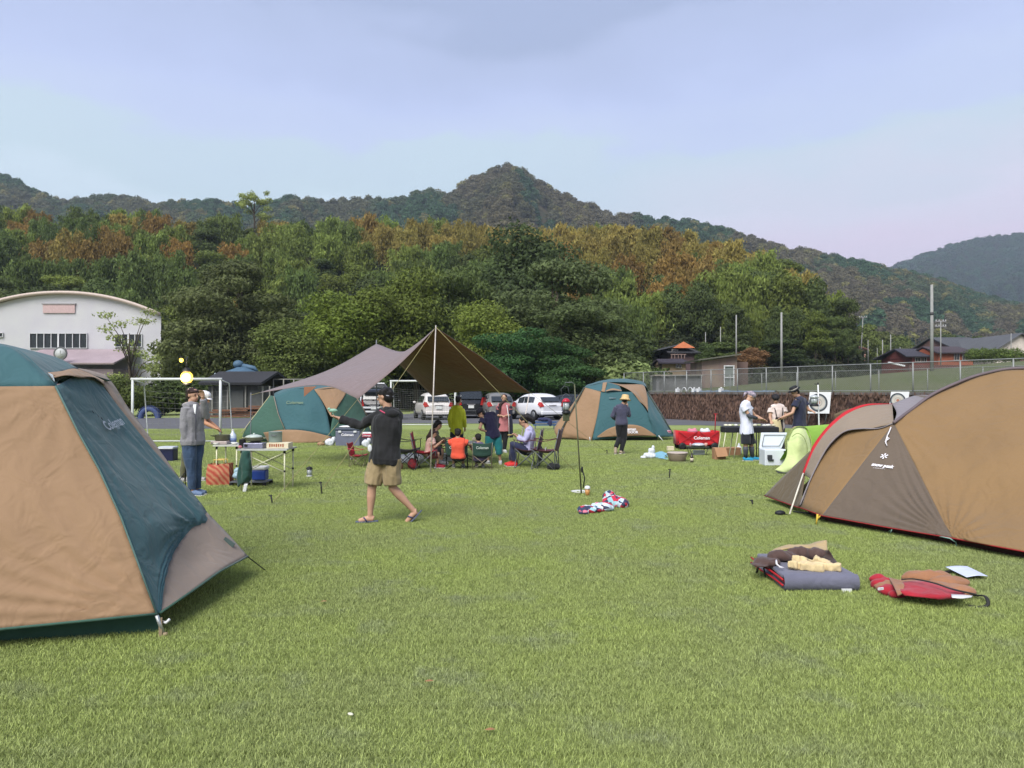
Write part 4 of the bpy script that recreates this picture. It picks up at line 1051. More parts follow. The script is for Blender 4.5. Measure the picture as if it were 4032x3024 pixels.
# ---- handball goals
def goal(name, label, px0, px1, yt, yb, d, netted=False):
    a, b = P(px0, yb, d), P(px1, yb, d); zt = P(px0, yt, d).z; a.z = b.z = 0
    g = thing('goal', label, 'goal', ((a.x + b.x) / 2, d, 0), 'portable goals'); WM = mat('goal_paint', (214, 216, 214), .78, rough=.4, var=.05)
    for p_ in (a, b):
        mb = MB(); mb.tube([p_ + V((0, 0, -.01)), p_ + V((0, 0, zt))], .04, 10); mb.part('post', WM, g)
        mb = MB(); mb.tube([p_ + V((0, 0, zt - .02)), p_ + V((0, .75, zt - .12)), p_ + V((0, 1.05, .04)), p_ + V((0, 0, .04))], .02, 6); mb.part('side_frame', WM, g)
    mb = MB(); mb.tube([a + V((-.05, 0, zt)), b + V((.05, 0, zt))], .045, 10); mb.part('crossbar', WM, g)
    mb = MB(); mb.tube([a + V((0, 0.0, .04)), b + V((0, 0.0, .04))], .022, 6); mb.part('ground_bar', WM, g)
    mb = MB(); NM = mat('net_cord', (176, 176, 168), .6, bump=0); nx_ = 26; nz_ = 18
    if not netted: nx_ = 14; nz_ = 9
    rr = .0035 if netted else .003
    for i in range(nx_ + 1):
        t_ = i / nx_; p_ = lerp(a, b, t_); mb.tube([p_ + V((0, .02, zt - .03)), p_ + V((0, .7, zt - .35 - .1 * math.sin(t_ * 3.14))), p_ + V((0, 1.05, .02))], rr, 3, False)
    for j in range(nz_):
        t_ = j / nz_; y_ = .7 + .35 * t_; z_ = lerp(zt - .35, .03, t_); mb.tube([lerp(a, b, s) + V((0, y_, z_ - .1 * math.sin(s * 3.14) * (1 - t_))) for s in np.linspace(0, 1, 7)], rr, 3, False)
    mb.part('net', NM, g)
goal('goal', 'white tube goal at the left with a lamp glowing before its crossbar', 521, 867, 1493, 1740, 24.2)
goal('goal', 'white netted goal seen beneath the canopy tarp', 1539, 1792, 1500, 1668, 36.5, True)
# ---- target boards leaning on the wall
for i, (px, py0, py1, lab) in enumerate([(3222, 1543, 1628, 'white target board with a ringed circle behind the lantern stand'), (3535, 1542, 1612, 'white target board half hidden behind the tan tent awning')]):
    X = (px - 2016) / FPX; t_ = (X * WA.y - WA.x) / (wdir.x - X * wdir.y); c = wp(t_, -1.2, 0); d = c.y
    c = P(px, (py0 + py1) / 2, d); hh = (py1 - py0) / FPX * d / 2; tb = thing('target_board', lab, 'target', (c.x, c.y, 0), 'target boards')
    r_ = V((1, -.35, 0)).normalized(); u_ = V((0.03, .1, 1)).normalized(); nn = r_.cross(u_).normalized(); nn = nn if nn.y < 0 else -nn; wq = 0.93 * hh
    mb = MB(); mb.prism([c - r_ * wq - u_ * hh, c + r_ * wq - u_ * hh, c + r_ * (wq + .1) + u_ * hh, c - r_ * (wq - .1) + u_ * hh], nn * -.03); mb.part('board', WHITE_METAL(), tb)
    rot = Matrix((r_, u_, nn)).transposed()
    for nm, ri, ro, col_, lift in (('ring', .66, .8, (66, 70, 76), .012), ('ring', .60, .655, (150, 160, 160), .010), ('dial', 0, .59, (206, 200, 188), .008), ('ring', .28, .33, (170, 160, 150), .016), ('bullseye', 0, .16, (178, 120, 96), .018)):
        mb = MB(); vs, fs = [], []; nq = 40
        for k_ in range(nq):
            a = 6.2832 * k_ / nq
            for rad in (ri, ro): vs.append(c + nn * lift + (r_ * math.cos(a) + u_ * math.sin(a) * 1.05) * rad * wq * 1.08)
        for k_ in range(nq): k2 = (k_ + 1) % nq; fs.append((2 * k_, 2 * k_ + 1, 2 * k2 + 1, 2 * k2))
        mb.add(vs, fs, False); mb.part(nm, mat('target_%s_%d' % (nm, col_[0]), col_, .7, bump=0), tb)
    mb = MB()
    for sx in (-1, 1):
        mb.tube([c + r_ * wq * .8 * sx - u_ * hh * .9 - nn * .04, V((c.x + r_.x * wq * .8 * sx, c.y + r_.y * wq * .8 * sx + .3, 0))], .02, 6)
    mb.part('leg', GREYPOLE(), tb)
# ---- cars
TYRE = mat('tyre_rubber', (34, 34, 36), .8, rough=.85); RIM = mat('alloy_rim', (150, 152, 155), .7, rough=.35, metal=.5)
GLASS = mat('car_glass', (48, 54, 58), .6, rough=.08, spec=.8, var=.1, bump=0)
def car(label, px, d, heading, paint, kind='hatch', rim=RIM, plate=True, glass=GLASS, group='cars parked behind the canopy'):
    """local frame: +x forward, +y left"""
    q = P(px, 1545, d); root = thing('parked_car', label, 'car', (0, 0, 0), group)
    Lh, W, Hh = {'hatch': (3.9, 1.70, 1.51), 'wagon': (4.2, 1.70, 1.55), 'van': (4.4, 1.70, 1.78), 'sedan': (4.4, 1.72, 1.48)}[kind]
    w2 = W / 2; x0, x1 = -Lh / 2, Lh / 2; bt = .92 if kind != 'van' else 1.0
    if kind == 'van': secs = [(x0, .55, .36, .88, .88), (x0 + .04, .97, .26, bt, bt), (x0 + .22, 1, .2, bt, Hh - .05), (x0 + .9, 1, .2, bt, Hh), (0, 1, .2, bt, Hh), (x1 - 1.3, 1, .2, bt, Hh - .08), (x1 - .55, .97, .2, bt, bt + .05), (x1 - .1, .88, .25, .8, .82), (x1, .7, .38, .6, .62)]
    else: secs = [(x0, .72, .38, .78, .80), (x0 + .06, .95, .28, bt, bt + .02), (x0 + .55, 1, .2, bt + .02, Hh - .09), (x0 + 1.0, 1, .2, bt + .02, Hh - .02), (-.1, 1, .2, bt, Hh), (.55, 1, .2, bt - .02, Hh - .10), (1.15, .99, .2, bt - .02, bt + .04), (x1 - .35, .93, .22, .80, .82), (x1, .70, .36, .62, .64)]
    def ring(s):
        x, wf, zb, zt, zr = s; w_ = w2 * wf; g = (zr > zt + .1); rw_ = w_ * (.78 if g else .88)
        half = [(0, zb), (w_ * .85, zb), (w_ * .985, zb + .14), (w_, (zb + zt) / 2), (w_ * .985, zt - .06), (w_ * .93, zt), (rw_ * .99, zr - (.13 if g else .0)), (rw_ * .90, zr - (.04 if g else -.005)), (rw_ * .5, zr + .015), (0, zr + .02)]
        return [V((x, y, z)) for y, z in half] + [V((x, -y, z)) for y, z in half[-2:0:-1]]
    R_ = [ring(s) for s in secs]; mb = MB(); n_ = len(R_[0])
    mb.grid([r + [r[0]] for r in R_]); mb.add(R_[0], [tuple(range(n_))]); mb.add(R_[-1], [tuple(range(n_))[::-1]])
    body = mb.part('body', paint, root)
    sb = body.modifiers.new('s', 'SUBSURF'); sb.levels = sb.render_levels = 1
    # glass
    def gq(pts, nm, off):
        mb = MB(); mb.add([p + V(off) for p in pts], [tuple(range(len(pts)))], False); o = mb.part(nm, glass, root); solid(o, .02, 0)
    r1, r2 = R_[1], R_[2]
    def cornr(r, yf, zf):      # interpolate belt->roof on a ring side
        b_, t_ = r[5], r[6]; return V((lerp(b_.x, t_.x, zf), lerp(b_.y, t_.y, zf) * yf, lerp(b_.z, t_.z, zf)))
    lo_, hi_ = lerp(r1[5], r2[6], .20), lerp(r1[5], r2[6], .86)
    gq([V((lo_.x, lo_.y * .84, lo_.z)), V((lo_.x, -lo_.y * .84, lo_.z)), V((hi_.x, -hi_.y * .86, hi_.z)), V((hi_.x, hi_.y * .86, hi_.z))], 'rear_window', (-.10, 0, .05))
    iF = 5
    for sy in (1, -1):
        for (ia, ib, fa, fb) in ((2, 3, .5, 1.0), (3, 4, .05, .95), (4, iF, .05, 1.0)):
            A, B = R_[ia], R_[ib]
            def pt(f_, z_): a = lerp(A[5], B[5], f_); t = lerp(A[6], B[6], f_); p = lerp(a, t, z_); return V((p.x, (p.y + .015) * sy, p.z))
            gq([pt(fa, .10), pt(fb, .10), pt(fb, .88), pt(fa, .88)], 'side_window', (0, 0, 0))
        mb = MB(); z0, z1 = (.72, 1.0) if kind != 'van' else (.75, 1.25)
        mb.add([V((x0 - .03, sy * w2 * .66, z0 + .06)), V((x0 + .05, sy * w2 * .93, z0)), V((x0 + .22, sy * w2 * 1.01, z0 + .16)), V((x0 + .18, sy * w2 * .93, z1 + .02)), V((x0 + .03, sy * w2 * .80, z1))], [(0, 1, 2, 3, 4)], False)
        o = mb.part('tail_light', mat('tail_light_red', (176, 44, 40), .8, rough=.25, var=.05), root); solid(o, .03, 0)
        mb = MB(); mb.ball((x1 - 1.35, sy * (w2 + .09), bt + .06), (.08, .1, .07)); mb.part('mirror', paint, root)
        for xw in (x0 + .68, x1 - .78):
            mb = MB(); rx = Matrix.Rotation(math.radians(90), 3, 'X')
            mb.lathe((xw, sy * (w2 - .09), .30), [(.2, -.105), (.29, -.10), (.305, -.07), (.305, .07), (.29, .10), (.2, .105)], 22, rx); wh = mb.part('wheel', TYRE, root)
            mb = MB(); mb.lathe((xw, sy * (w2 - .09) + sy * .10, .30), [(.19, -.012), (.19, .012), (.05, .03)], 18, rx)
            for k_ in range(5): a = 6.2832 * k_ / 5; mb.box((xw + .1 * math.cos(a), sy * (w2 + .025), .3 + .1 * math.sin(a)), (.16, .012, .035), Matrix.Rotation(-a, 3, 'Y'))
            mb.part('rim', rim, wh)
    mb = MB(); mb.box((x0 + .02, 0, .40), (.14, W * .88, .2)); mb.part('bumper', paint, root, bevel=.05)
    mb = MB(); mb.box((x0 + .02, 0, .27), (.1, W * .7, .09)); mb.part('bumper_skirt', BLACK(), root, bevel=.02)
    if plate: mb = MB(); mb.box((x0 - .055, 0, .70), (.015, .34, .17)); mb.part('number_plate', mat('plate_white', (226, 228, 222), .8), root)
    mb = MB(); mb.box((x0 - .03, 0, .84), (.03, .5, .035)); mb.part('boot_trim', mat('grey_trim', (168, 164, 166), .7), root)
    mb = MB(); mb.tube([(x0 + .02, .02, bt + .10), (x0 + .12, .28, bt + .14)], .012, 5); mb.part('wiper', BLACK(), root)
    root.location = (q.x, d, 0.01); root.rotation_euler = (0, 0, math.radians(90 + heading))
    return root
PW = mat('white_car_paint', (228, 228, 232), .8, rough=.25, spec=.5, var=.02, bump=0)
PW2 = mat('pearl_car_paint', (232, 226, 220), .76, rough=.25, spec=.5, var=.02, bump=0)
PS = mat('silver_car_paint', (150, 148, 144), .7, rough=.3, metal=.4, var=.03, bump=0)
PK = mat('black_car_paint', (26, 28, 32), .8, rough=.2, spec=.6, var=.05, bump=0)
car('white hatchback with rounded tail parked under the left side of the tarp', 1702, 45.5, 16, PW2, 'wagon')
car('silver estate car parked behind the woman in the pink dress', 1955, 46.5, 10, PS, 'wagon')
car('white hatchback with dark rear window turned left at the right end of the car park', 2104, 45, 30, PW, 'hatch', plate=False)
car('black minivan parked between the white hatchback and the silver estate', 1848, 48.5, 6, PK, 'van')
car('black sedan half hidden by the lantern stand at the right of the parked cars', 2232, 46.5, 42, PK, 'sedan')
sv = car('dark van with a raised white tailgate parked behind the walking man', 1500, 45.0, 0, PK, 'van')
mb = MB(); ORG[sv.name] = V((0, 0, 0))
mb.box((-2.75, 0, 1.95), (1.0, 1.5, .06), Matrix.Rotation(math.radians(12), 3, 'Y')); mb.part('tailgate', PW, sv, bevel=.02)
mb = MB()
for sy in (-1, 1): mb.tube([(-2.2, sy * .72, 1.5), (-2.28, sy * .74, 1.0)], .05, 6); mb.tube([(-2.15, sy * .6, 1.5), (-2.9, sy * .6, 1.9)], .02, 5)
mb.part('tailgate_frame', PW, sv)
mb = MB(); mb.box((-2.22, 0, .72), (.05, 1.3, .10)); mb.box((-2.22, 0, .50), (.05, 1.4, .08)); mb.part('rear_trim', WHITE_METAL(), sv)
# ================================================================ PEOPLE
def remeshed(mb, name, material, parent, voxel, it=4, fold=0.0, fs=9.0):
    off = ORG[parent.name]
    tme = mb.mesh('tmp', material, off); bm = bmesh.new(); bm.from_mesh(tme); bmesh.ops.recalc_face_normals(bm, faces=bm.faces); bm.to_mesh(tme); bm.free()
    tmp = bpy.data.objects.new('tmp', tme); COL.objects.link(tmp)
    r = tmp.modifiers.new('r', 'REMESH'); r.mode = 'VOXEL'; r.voxel_size = voxel; r.use_smooth_shade = True
    s = tmp.modifiers.new('s', 'SMOOTH'); s.factor = .5; s.iterations = it
    dg = bpy.context.evaluated_depsgraph_get()
    me = bpy.data.meshes.new_from_object(tmp.evaluated_get(dg)); me.name = name
    bpy.data.objects.remove(tmp)
    if fold:
        n = len(me.vertices); co = np.empty(n * 3, np.float32); me.vertices.foreach_get('co', co); co = co.reshape(-1, 3)
        nr = np.empty(n * 3, np.float32); me.vertices.foreach_get('normal', nr); nr = nr.reshape(-1, 3)
        dv = np.array([mnoise.noise(V((c[0] * fs, c[1] * fs, c[2] * fs * .55 + c[0] * 2))) + .5 * mnoise.noise(V((c[0] * fs * 2.3, c[1] * fs * 2.3, c[2] * fs + 5))) for c in co], np.float32)
        me.vertices.foreach_set('co', (co + nr * (dv * fold)[:, None]).ravel())
    me.materials.clear(); me.materials.append(material)
    o = bpy.data.objects.new(name, me); COL.objects.link(o); o.parent = parent; ORG[o.name] = off
    return o
SKIN = mat('skin', (214, 168, 140), .66, rough=.55, var=.05, scale=8, bump=.05)
SKIN2 = mat('tanned_skin', (196, 146, 116), .62, rough=.55, var=.05, scale=8, bump=.05)
HAIRB = mat('black_hair', (30, 26, 26), .7, rough=.45, var=.3, scale=20, stretch=(6, 6, 1), bump=.5, bscale=60)
HAIRN = mat('dark_brown_hair', (58, 36, 30), .7, rough=.45, var=.3, scale=20, stretch=(6, 6, 1), bump=.5, bscale=60)
EYE = mat('eye_dark', (24, 20, 20), .8, rough=.2, bump=0); LIP = mat('lips', (178, 104, 96), .7, rough=.5, bump=0)
WCAM = V((0, 0, CAMH))
def hand(mb, w, f, n, side, s=1.0, curl=.5, fr=.0085):
    f = f.normalized(); n = (n - f * n.dot(f)).normalized(); l_ = f.cross(n)
    rot = Matrix((l_, f, n)).transposed()
    mb.ball(w + f * .045 * s, (.040 * s, .052 * s, .017 * s), 10, 6, rot)
    mb.tube([w - f * .02, w + f * .03 * s], [.026 * s, .03 * s], 8, flat=.75)
    for i, ln in enumerate((.066, .078, .072, .055)):
        b = w + f * .075 * s + l_ * (i - 1.5) * .0215 * s * side; p = b; pts = [b - f * .02]; a = curl * .35
        for k_ in range(3):
            dv = f * math.cos(a) + n * math.sin(a); p = p + dv * ln * s * (.42, .32, .26)[k_]; pts.append(p); a += curl * .75
        mb.tube(pts, [fr * s, fr * s, fr * .95 * s, fr * .8 * s], 6)
    b = w + f * .02 * s - l_ * .03 * s * side; d1 = (f * .75 - l_ * side * .6 + n * .25).normalized(); d2 = (f * .9 - l_ * side * .1 + n * (.2 + curl * .4)).normalized()
    mb.tube([b, b + d1 * .036 * s, b + d1 * .036 * s + d2 * .034 * s], [fr * 1.25 * s, fr * 1.15 * s, fr * .95 * s], 6)
def person(label, d, J, top, bottom, shoe, hair=HAIRB, face=(0, -1, 0), s=1.0, sleeve=1.0, leg=1.0, hairlen=0, skin=SKIN, voxel=.011, up=(0, 0, 1), curls=(.5, .5), pn=None, fold=.013, shoekind='shoe', topk='shirt', tlen=0.0, hat=None, girth=1.0, bagg=1.0, ground=True, fringe=True):
    Q = {}
    for k_, v_ in J.items(): Q[k_] = P(v_[0], v_[1], d + (v_[2] if len(v_) > 2 else 0))
    f = V(face).normalized(); u = V(up).normalized(); u = (u - f * u.dot(f)).normalized(); r = f.cross(u)
    feet = (Q['al'] + Q['ar']) / 2
    root = thing('person', label, 'person', (feet.x, feet.y, 0))
    sh = (Q['sl'] + Q['sr']) / 2; hp = (Q['hl'] + Q['hr']) / 2
    lat1 = (Q['sr'] - Q['sl']).normalized(); lat2 = (Q['hr'] - Q['hl']).normalized()
    spine = (sh - hp).normalized()
    def torso(mb, inf, t0=0.0, t1=1.0, ext=0):
        prof = [(-.07, .07, .06), (0.0, .125, .085), (.10, .148, .10), (.26, .150, .106), (.5, .136, .098), (.7, .138, .096), (.88, .154, .106), (1.0, .162, .112), (1.12, .150, .100)]
        vs, fs, nn = [], [], 16; used = [p for p in prof if t0 <= p[0] <= t1 + .13 or (t0 == 0 and p[0] < 0)]
        if ext: used[-1] = (1.12, .166, .114); used.append((1.12 + ext, .172, .118))
        for (t, a, b) in used:
            c = lerp(sh, hp, t) - (spine * .0); la = lerp(lat1, lat2, min(1, t)); la = (la - spine * la.dot(spine)).normalized(); de = la.cross(spine)
            for k_ in range(nn):
                g = 6.2832 * k_ / nn; ca, sa = math.cos(g), math.sin(g)
                vs.append(c + la * (a * s * girth + inf) * math.copysign(abs(ca) ** .85, ca) + de * (b * s * girth + inf) * math.copysign(abs(sa) ** .85, sa))
        for i in range(len(used) - 1):
            for k_ in range(nn): k2 = (k_ + 1) % nn; fs.append((i * nn + k_, i * nn + k2, (i + 1) * nn + k2, (i + 1) * nn + k_))
        fs.append(tuple(range(nn))[::-1]); fs.append(tuple((len(used) - 1) * nn + k_ for k_ in range(nn)))
        mb.add(vs, fs)
        c = Q['neck']
        mb.tube([Q['sl'], lerp(sh, c, .35) , Q['sr']], [.052 * s + inf, .085 * s + inf, .052 * s + inf], 10)
    mb = MB()
    H = Q['head']
    rot = Matrix((r, f, u)).transposed()
    mb.ball(H + u * .022 * s - f * .008 * s, (.074 * s, .092 * s, .088 * s), 16, 12, rot)
    mb.ball(H + f * .022 * s - u * .050 * s, (.056 * s, .062 * s, .066 * s), 12, 10, rot)
    mb.tube([H + f * .080 * s + u * .012 * s, H + f * .106 * s - u * .022 * s, H + f * .09 * s - u * .03 * s], [.007 * s, .014 * s, .010 * s], 6)
    for sd in (-1, 1): mb.ball(H + r * sd * .076 * s - f * .005 * s - u * .005 * s, (.010 * s, .018 * s, .03 * s), 8, 6, rot)
    mb.tube([H - u * .04 * s - f * .015 * s, Q['neck']], [.052 * s, .058 * s], 10); mb.tube([Q['neck'], sh - spine * .05], [.058 * s, .08 * s], 10)
    torso(mb, 0)
    for sd, a, b, c in (('l', 'sl', 'el', 'wl'), ('r', 'sr', 'er', 'wr')):
        A, B, C_ = Q[a], Q[b], Q[c]
        mb.tube([A, lerp(A, B, .4), B, lerp(B, C_, .35), C_], [.05 * s, .046 * s, .038 * s, .040 * s, .026 * s], 10)
        dr = (C_ - B).normalized(); nrm = pn[0 if sd == 'l' else 1] if pn else (V((0, 0, -1)) * .7 + (V((0, 1, 0)) if f.y >= 0 else V((0, -1, 0))) * .3)
        hand(mb, C_, dr, V(nrm), 1 if sd == 'l' else -1, s, curls[0 if sd == 'l' else 1], .0085 if voxel < .009 else .0105)
    LG = {}
    for a, b, c, t in (('hl', 'kl', 'al', 'tl'), ('hr', 'kr', 'ar', 'tr')):
        A, B, C_, T_ = Q[a], Q[b], Q[c], Q[t]
        if ground and C_.z < .22: C_.z = max(C_.z, .075 * s)
        if ground and T_.z < .16: T_.z = .035
        calf_back = (B - C_).normalized().cross(lat2) * -1
        mb.tube([A, lerp(A, B, .35), lerp(A, B, .8), B, lerp(B, C_, .3), lerp(B, C_, .75), C_], [.085 * s, .082 * s, .058 * s, .054 * s, .055 * s, .036 * s, .032 * s], 12)
        ft = (T_ - C_); ft_h = V((ft.x, ft.y, 0)); ft_h = ft_h.normalized() if ft_h.length > .01 else V(f)
        heel = C_ - ft.normalized() * .045 * s + V((0, 0, -.035 * s))
        if ground and C_.z < .22: heel.z = .04
        mb.tube([heel, lerp(heel, T_, .5) + V((0, 0, .012)), T_], [.036 * s, .036 * s, .028 * s], 10)
        mb.tube([C_, heel], [.034 * s, .034 * s], 8); LG[a] = (A, B, C_, T_, heel)
    remeshed(mb, 'body', skin, root, voxel, 3)
    # eyes, brows, mouth
    mb = MB()
    for sd in (-1, 1):
        mb.ball(H + r * sd * .030 * s + f * .080 * s + u * .004 * s, (.011 * s, .006 * s, .006 * s), 8, 6, rot)
        mb.tube([H + r * sd * .016 * s + f * .086 * s + u * .022 * s, H + r * sd * .044 * s + f * .076 * s + u * .022 * s], .0035 * s, 5)
    mb.part('eyes', EYE, root)
    mb = MB(); mb.ball(H + f * .080 * s - u * .055 * s, (.022 * s, .008 * s, .006 * s), 10, 6, rot); mb.part('mouth', LIP, root)
    # hair
    mb = MB()
    mb.ball(H + u * .032 * s - f * .022 * s, (.084 * s, .093 * s, .086 * s), 16, 12, rot)
    for i_h in range(14):
        a_h = i_h * 2.4; c_h = H + u * (.05 + .03 * math.sin(i_h * 1.7)) * s + (r * math.cos(a_h) * .062 + f * (math.sin(a_h) * .06 - .03)) * s; mb.ball(c_h, (.028 * s, .028 * s, .022 * s), 8, 6, rot)
    mb.ball(H - f * .045 * s - u * .01 * s, (.076 * s, .062 * s, .082 * s), 14, 10, rot)
    if fringe: mb.tube([H + r * x * s + f * y * s + u * z * s for x, y, z in ((-.066, .03, .05), (-.035, .064, .06), (0, .072, .064), (.035, .064, .06), (.066, .03, .05))], .018 * s, 8)
    if hairlen:
        b = H - f * .06 * s - u * .02 * s
        for sd in (-1, 0, 1):
            e = b + r * sd * .05 * s - u * hairlen * s - f * .02 * s
            mb.tube([b + r * sd * .035 * s + u * .02, lerp(b, e, .5) + r * sd * .02 - f * .012, e], [.05 * s, .048 * s, .02 * s], 8)
        for sd in (-1, 1): mb.tube([H + r * sd * .07 * s + u * .03 * s, H + r * sd * .078 * s - f * .02 * s - u * .06 * s, b + r * sd * .07 * s - u * hairlen * .7 * s], [.026 * s, .026 * s, .018 * s], 6)
    if hair: remeshed(mb, 'hair', hair, root, .012, 2, .004, 30)
    # clothes
    if top:
        mb = MB(); torso(mb, .016 * bagg, 0, 1.0 if tlen == 0 else 1.0, tlen)
        for a, b, c in (('sl', 'el', 'wl'), ('sr', 'er', 'wr')):
            A, B, C_ = Q[a], Q[b], Q[c]; i_ = .014 * bagg
            if sleeve <= 1: e = lerp(A, B, sleeve * .62 if sleeve < .99 else .95); 
            if sleeve < .99: mb.tube([A, lerp(A, e, .5), e], [.052 * s + i_, .054 * s + i_, .054 * s + i_ * 1.4], 12)
            else: mb.tube([A, lerp(A, B, .5), B, lerp(B, C_, .5), lerp(B, C_, .93)], [.052 * s + i_, .048 * s + i_, .043 * s + i_, .040 * s + i_, .032 * s + i_], 12)
        remeshed(mb, topk, top, root, voxel, 3, fold, 8)
    if bottom:
        mb = MB()
        def hipring():
            la = lat2; mb.tube([Q['hl'], hp, Q['hr']], [.088 * s, .10 * s, .088 * s], 12)
            torso(mb, .004, .85, 1.0); mb.ball(lerp(Q['hl'], Q['kl'], .08), .10 * s); mb.ball(lerp(Q['hr'], Q['kr'], .08), .10 * s); mb.ball(hp, (.09 * s, .09 * s, .11 * s))
        hipring()
        for k_ in ('hl', 'hr'):
            A, B, C_, T_, heel = LG[k_]; i_ = .012 * bagg
            if leg >= .99: mb.tube([A, lerp(A, B, .4), B, lerp(B, C_, .4), lerp(B, C_, .94)], [.092 * s + i_, .085 * s + i_, .060 * s + i_, .056 * s + i_, .044 * s + i_], 12)
            elif leg > .5: mb.tube([A, lerp(A, B, .5), B, lerp(B, C_, (leg - .5) * 2)], [.094 * s + i_, .088 * s + i_, .072 * s + i_, .066 * s + i_], 12)
            else: mb.tube([A, lerp(A, B, .5), lerp(A, B, leg * 2)], [.096 * s + i_, .094 * s + i_, .086 * s + i_ * 1.6], 12)
        remeshed(mb, 'trousers' if leg > .6 else 'shorts', bottom, root, voxel, 3, fold * .9, 9)
    for k_ in ('hl', 'hr'):
        A, B, C_, T_, heel = LG[k_]
        if not shoe: continue
        mb = MB(); fd = (T_ - heel); tip = T_ + fd.normalized() * .02
        if shoekind == 'sandal':
            la = fd.normalized().cross(V((0, 0, 1))).normalized(); nn_ = la.cross(fd.normalized()).normalized()
            if nn_.z < 0: nn_ = -nn_
            base = [heel - fd.normalized() * .05 - nn_ * .042, lerp(heel, T_, .3) - nn_ * .046, lerp(heel, T_, .7) - nn_ * .044, T_ + fd.normalized() * .04 - nn_ * .034]
            if heel.z < .06:
                for q_ in base: q_.z = max(q_.z, .012)
            vs = []
            for q_, w_ in zip(base, (.026, .036, .044, .026)): vs += [q_ - la * w_, q_ + la * w_]
            m_ = len(vs); vs2 = vs + [v_ + nn_ * .016 for v_ in vs]
            fs = []
            for i in range(3):
                a_ = 2 * i; fs += [(a_, a_ + 2, a_ + 3, a_ + 1), (m_ + a_, m_ + a_ + 1, m_ + a_ + 3, m_ + a_ + 2), (a_, m_ + a_, m_ + a_ + 2, a_ + 2), (a_ + 1, a_ + 3, m_ + a_ + 3, m_ + a_ + 1)]
            fs += [(0, 1, m_ + 1, m_), (m_ - 2, 2 * m_ - 2, 2 * m_ - 1, m_ - 1)]
            mb.add(vs2, fs, False); sd_ = mb.part('sandal', shoe, root, bevel=.004)
            mb = MB(); c_ = lerp(heel, T_, .72)
            for sg in (-1, 1): mb.tube([lerp(heel, T_, .45) + la * .04 * sg - nn_ * .02, lerp(heel, T_, .6) + la * .03 * sg + nn_ * .034, c_ + nn_ * .028], .008, 6)
            mb.part('strap', mat('navy_strap', (58, 66, 110), .7), sd_)
        else:
            mb.tube([heel + V((0, 0, .0)), lerp(heel, T_, .5) + V((0, 0, .012)), tip], [.046 * s, .047 * s, .036 * s], 12)
            mb.tube([heel, C_ + V((0, 0, .01))], [.045 * s, .045 * s], 10)
            o = remeshed(mb, 'shoe', shoe, root, .010, 2)
            mb = MB(); la = fd.normalized().cross(V((0, 0, 1))).normalized(); z0 = min(heel.z, T_.z) - .036
            pts = [heel - fd.normalized() * .035, lerp(heel, tip, .5), tip + fd.normalized() * .015]
            vs = []
            for q_, w_ in zip(pts, (.036, .044, .030)): vs += [V(q_ - la * w_ * s) - V((0, 0, .040 * s)), V(q_ + la * w_ * s) - V((0, 0, .040 * s))]
            vs = [V((v_.x, v_.y, max(v_.z, .003))) for v_ in vs]; vs2 = vs + [v_ + V((0, 0, .022)) for v_ in vs]
            mb.add(vs2, [(0, 2, 3, 1), (2, 4, 5, 3), (6, 7, 9, 8), (8, 9, 11, 10), (0, 6, 8, 2), (2, 8, 10, 4), (1, 3, 9, 7), (3, 5, 11, 9), (0, 1, 7, 6), (4, 10, 11, 5)], False)
            mb.part('sole', mat('pale_sole', (214, 210, 204), .75), o, bevel=.006)
    if hat:
        kind, hm_ = hat; mb = MB(); ht = H + u * .055 * s - f * .012 * s
        if kind == 'cap':
            mb.lathe(ht - u * .005, [(.094, -.01), (.096, .02), (.085, .055), (.055, .08), (.0, .088)], 18, rot)
            bm = [ht + f * .085 * s + r * x - u * (.004 + abs(x) * .12) for x in (-.07, -.035, 0, .035, .07)]
            bf = [ht + f * (.155 - abs(x) * .5) * s + r * x * .95 - u * (.022 + abs(x) * .1) for x in (-.07, -.035, 0, .035, .07)]
            mb.grid([bm, bf])
        elif kind == 'bucket':
            mb.lathe(ht - u * .01, [(.145, -.045), (.120, -.015), (.096, .005), (.094, .05), (.08, .088), (.0, .095)], 22, rot)
        elif kind == 'boater':
            mb.lathe(ht, [(.150, .0), (.150, .012), (.098, .014), (.096, .07), (.085, .09), (.0, .094)], 22, rot)
        elif kind == 'scarf':
            mb.ball(ht, (.094, .108, .075), 16, 10, rot); mb.tube([ht - f * .09, ht - f * .14 - u * .06, ht - f * .13 - u * .16], [.03, .03, .012], 8)
        o = mb.part('hat', hm_, root)
        if kind in ('cap', 'bucket'): solid(o, .004, 0)
        if kind in ('boater', 'bucket'):
            mb = MB(); mb.lathe(ht, [(.099, .016), (.099, .040)], 22, rot)
            if kind == 'boater': mb.part('hat_band', mat('pale_hat_band', (196, 190, 176), .7), o)
    return root, Q, (r, f, u, H, sh, hp, spine, lat1)
C_ = cloth
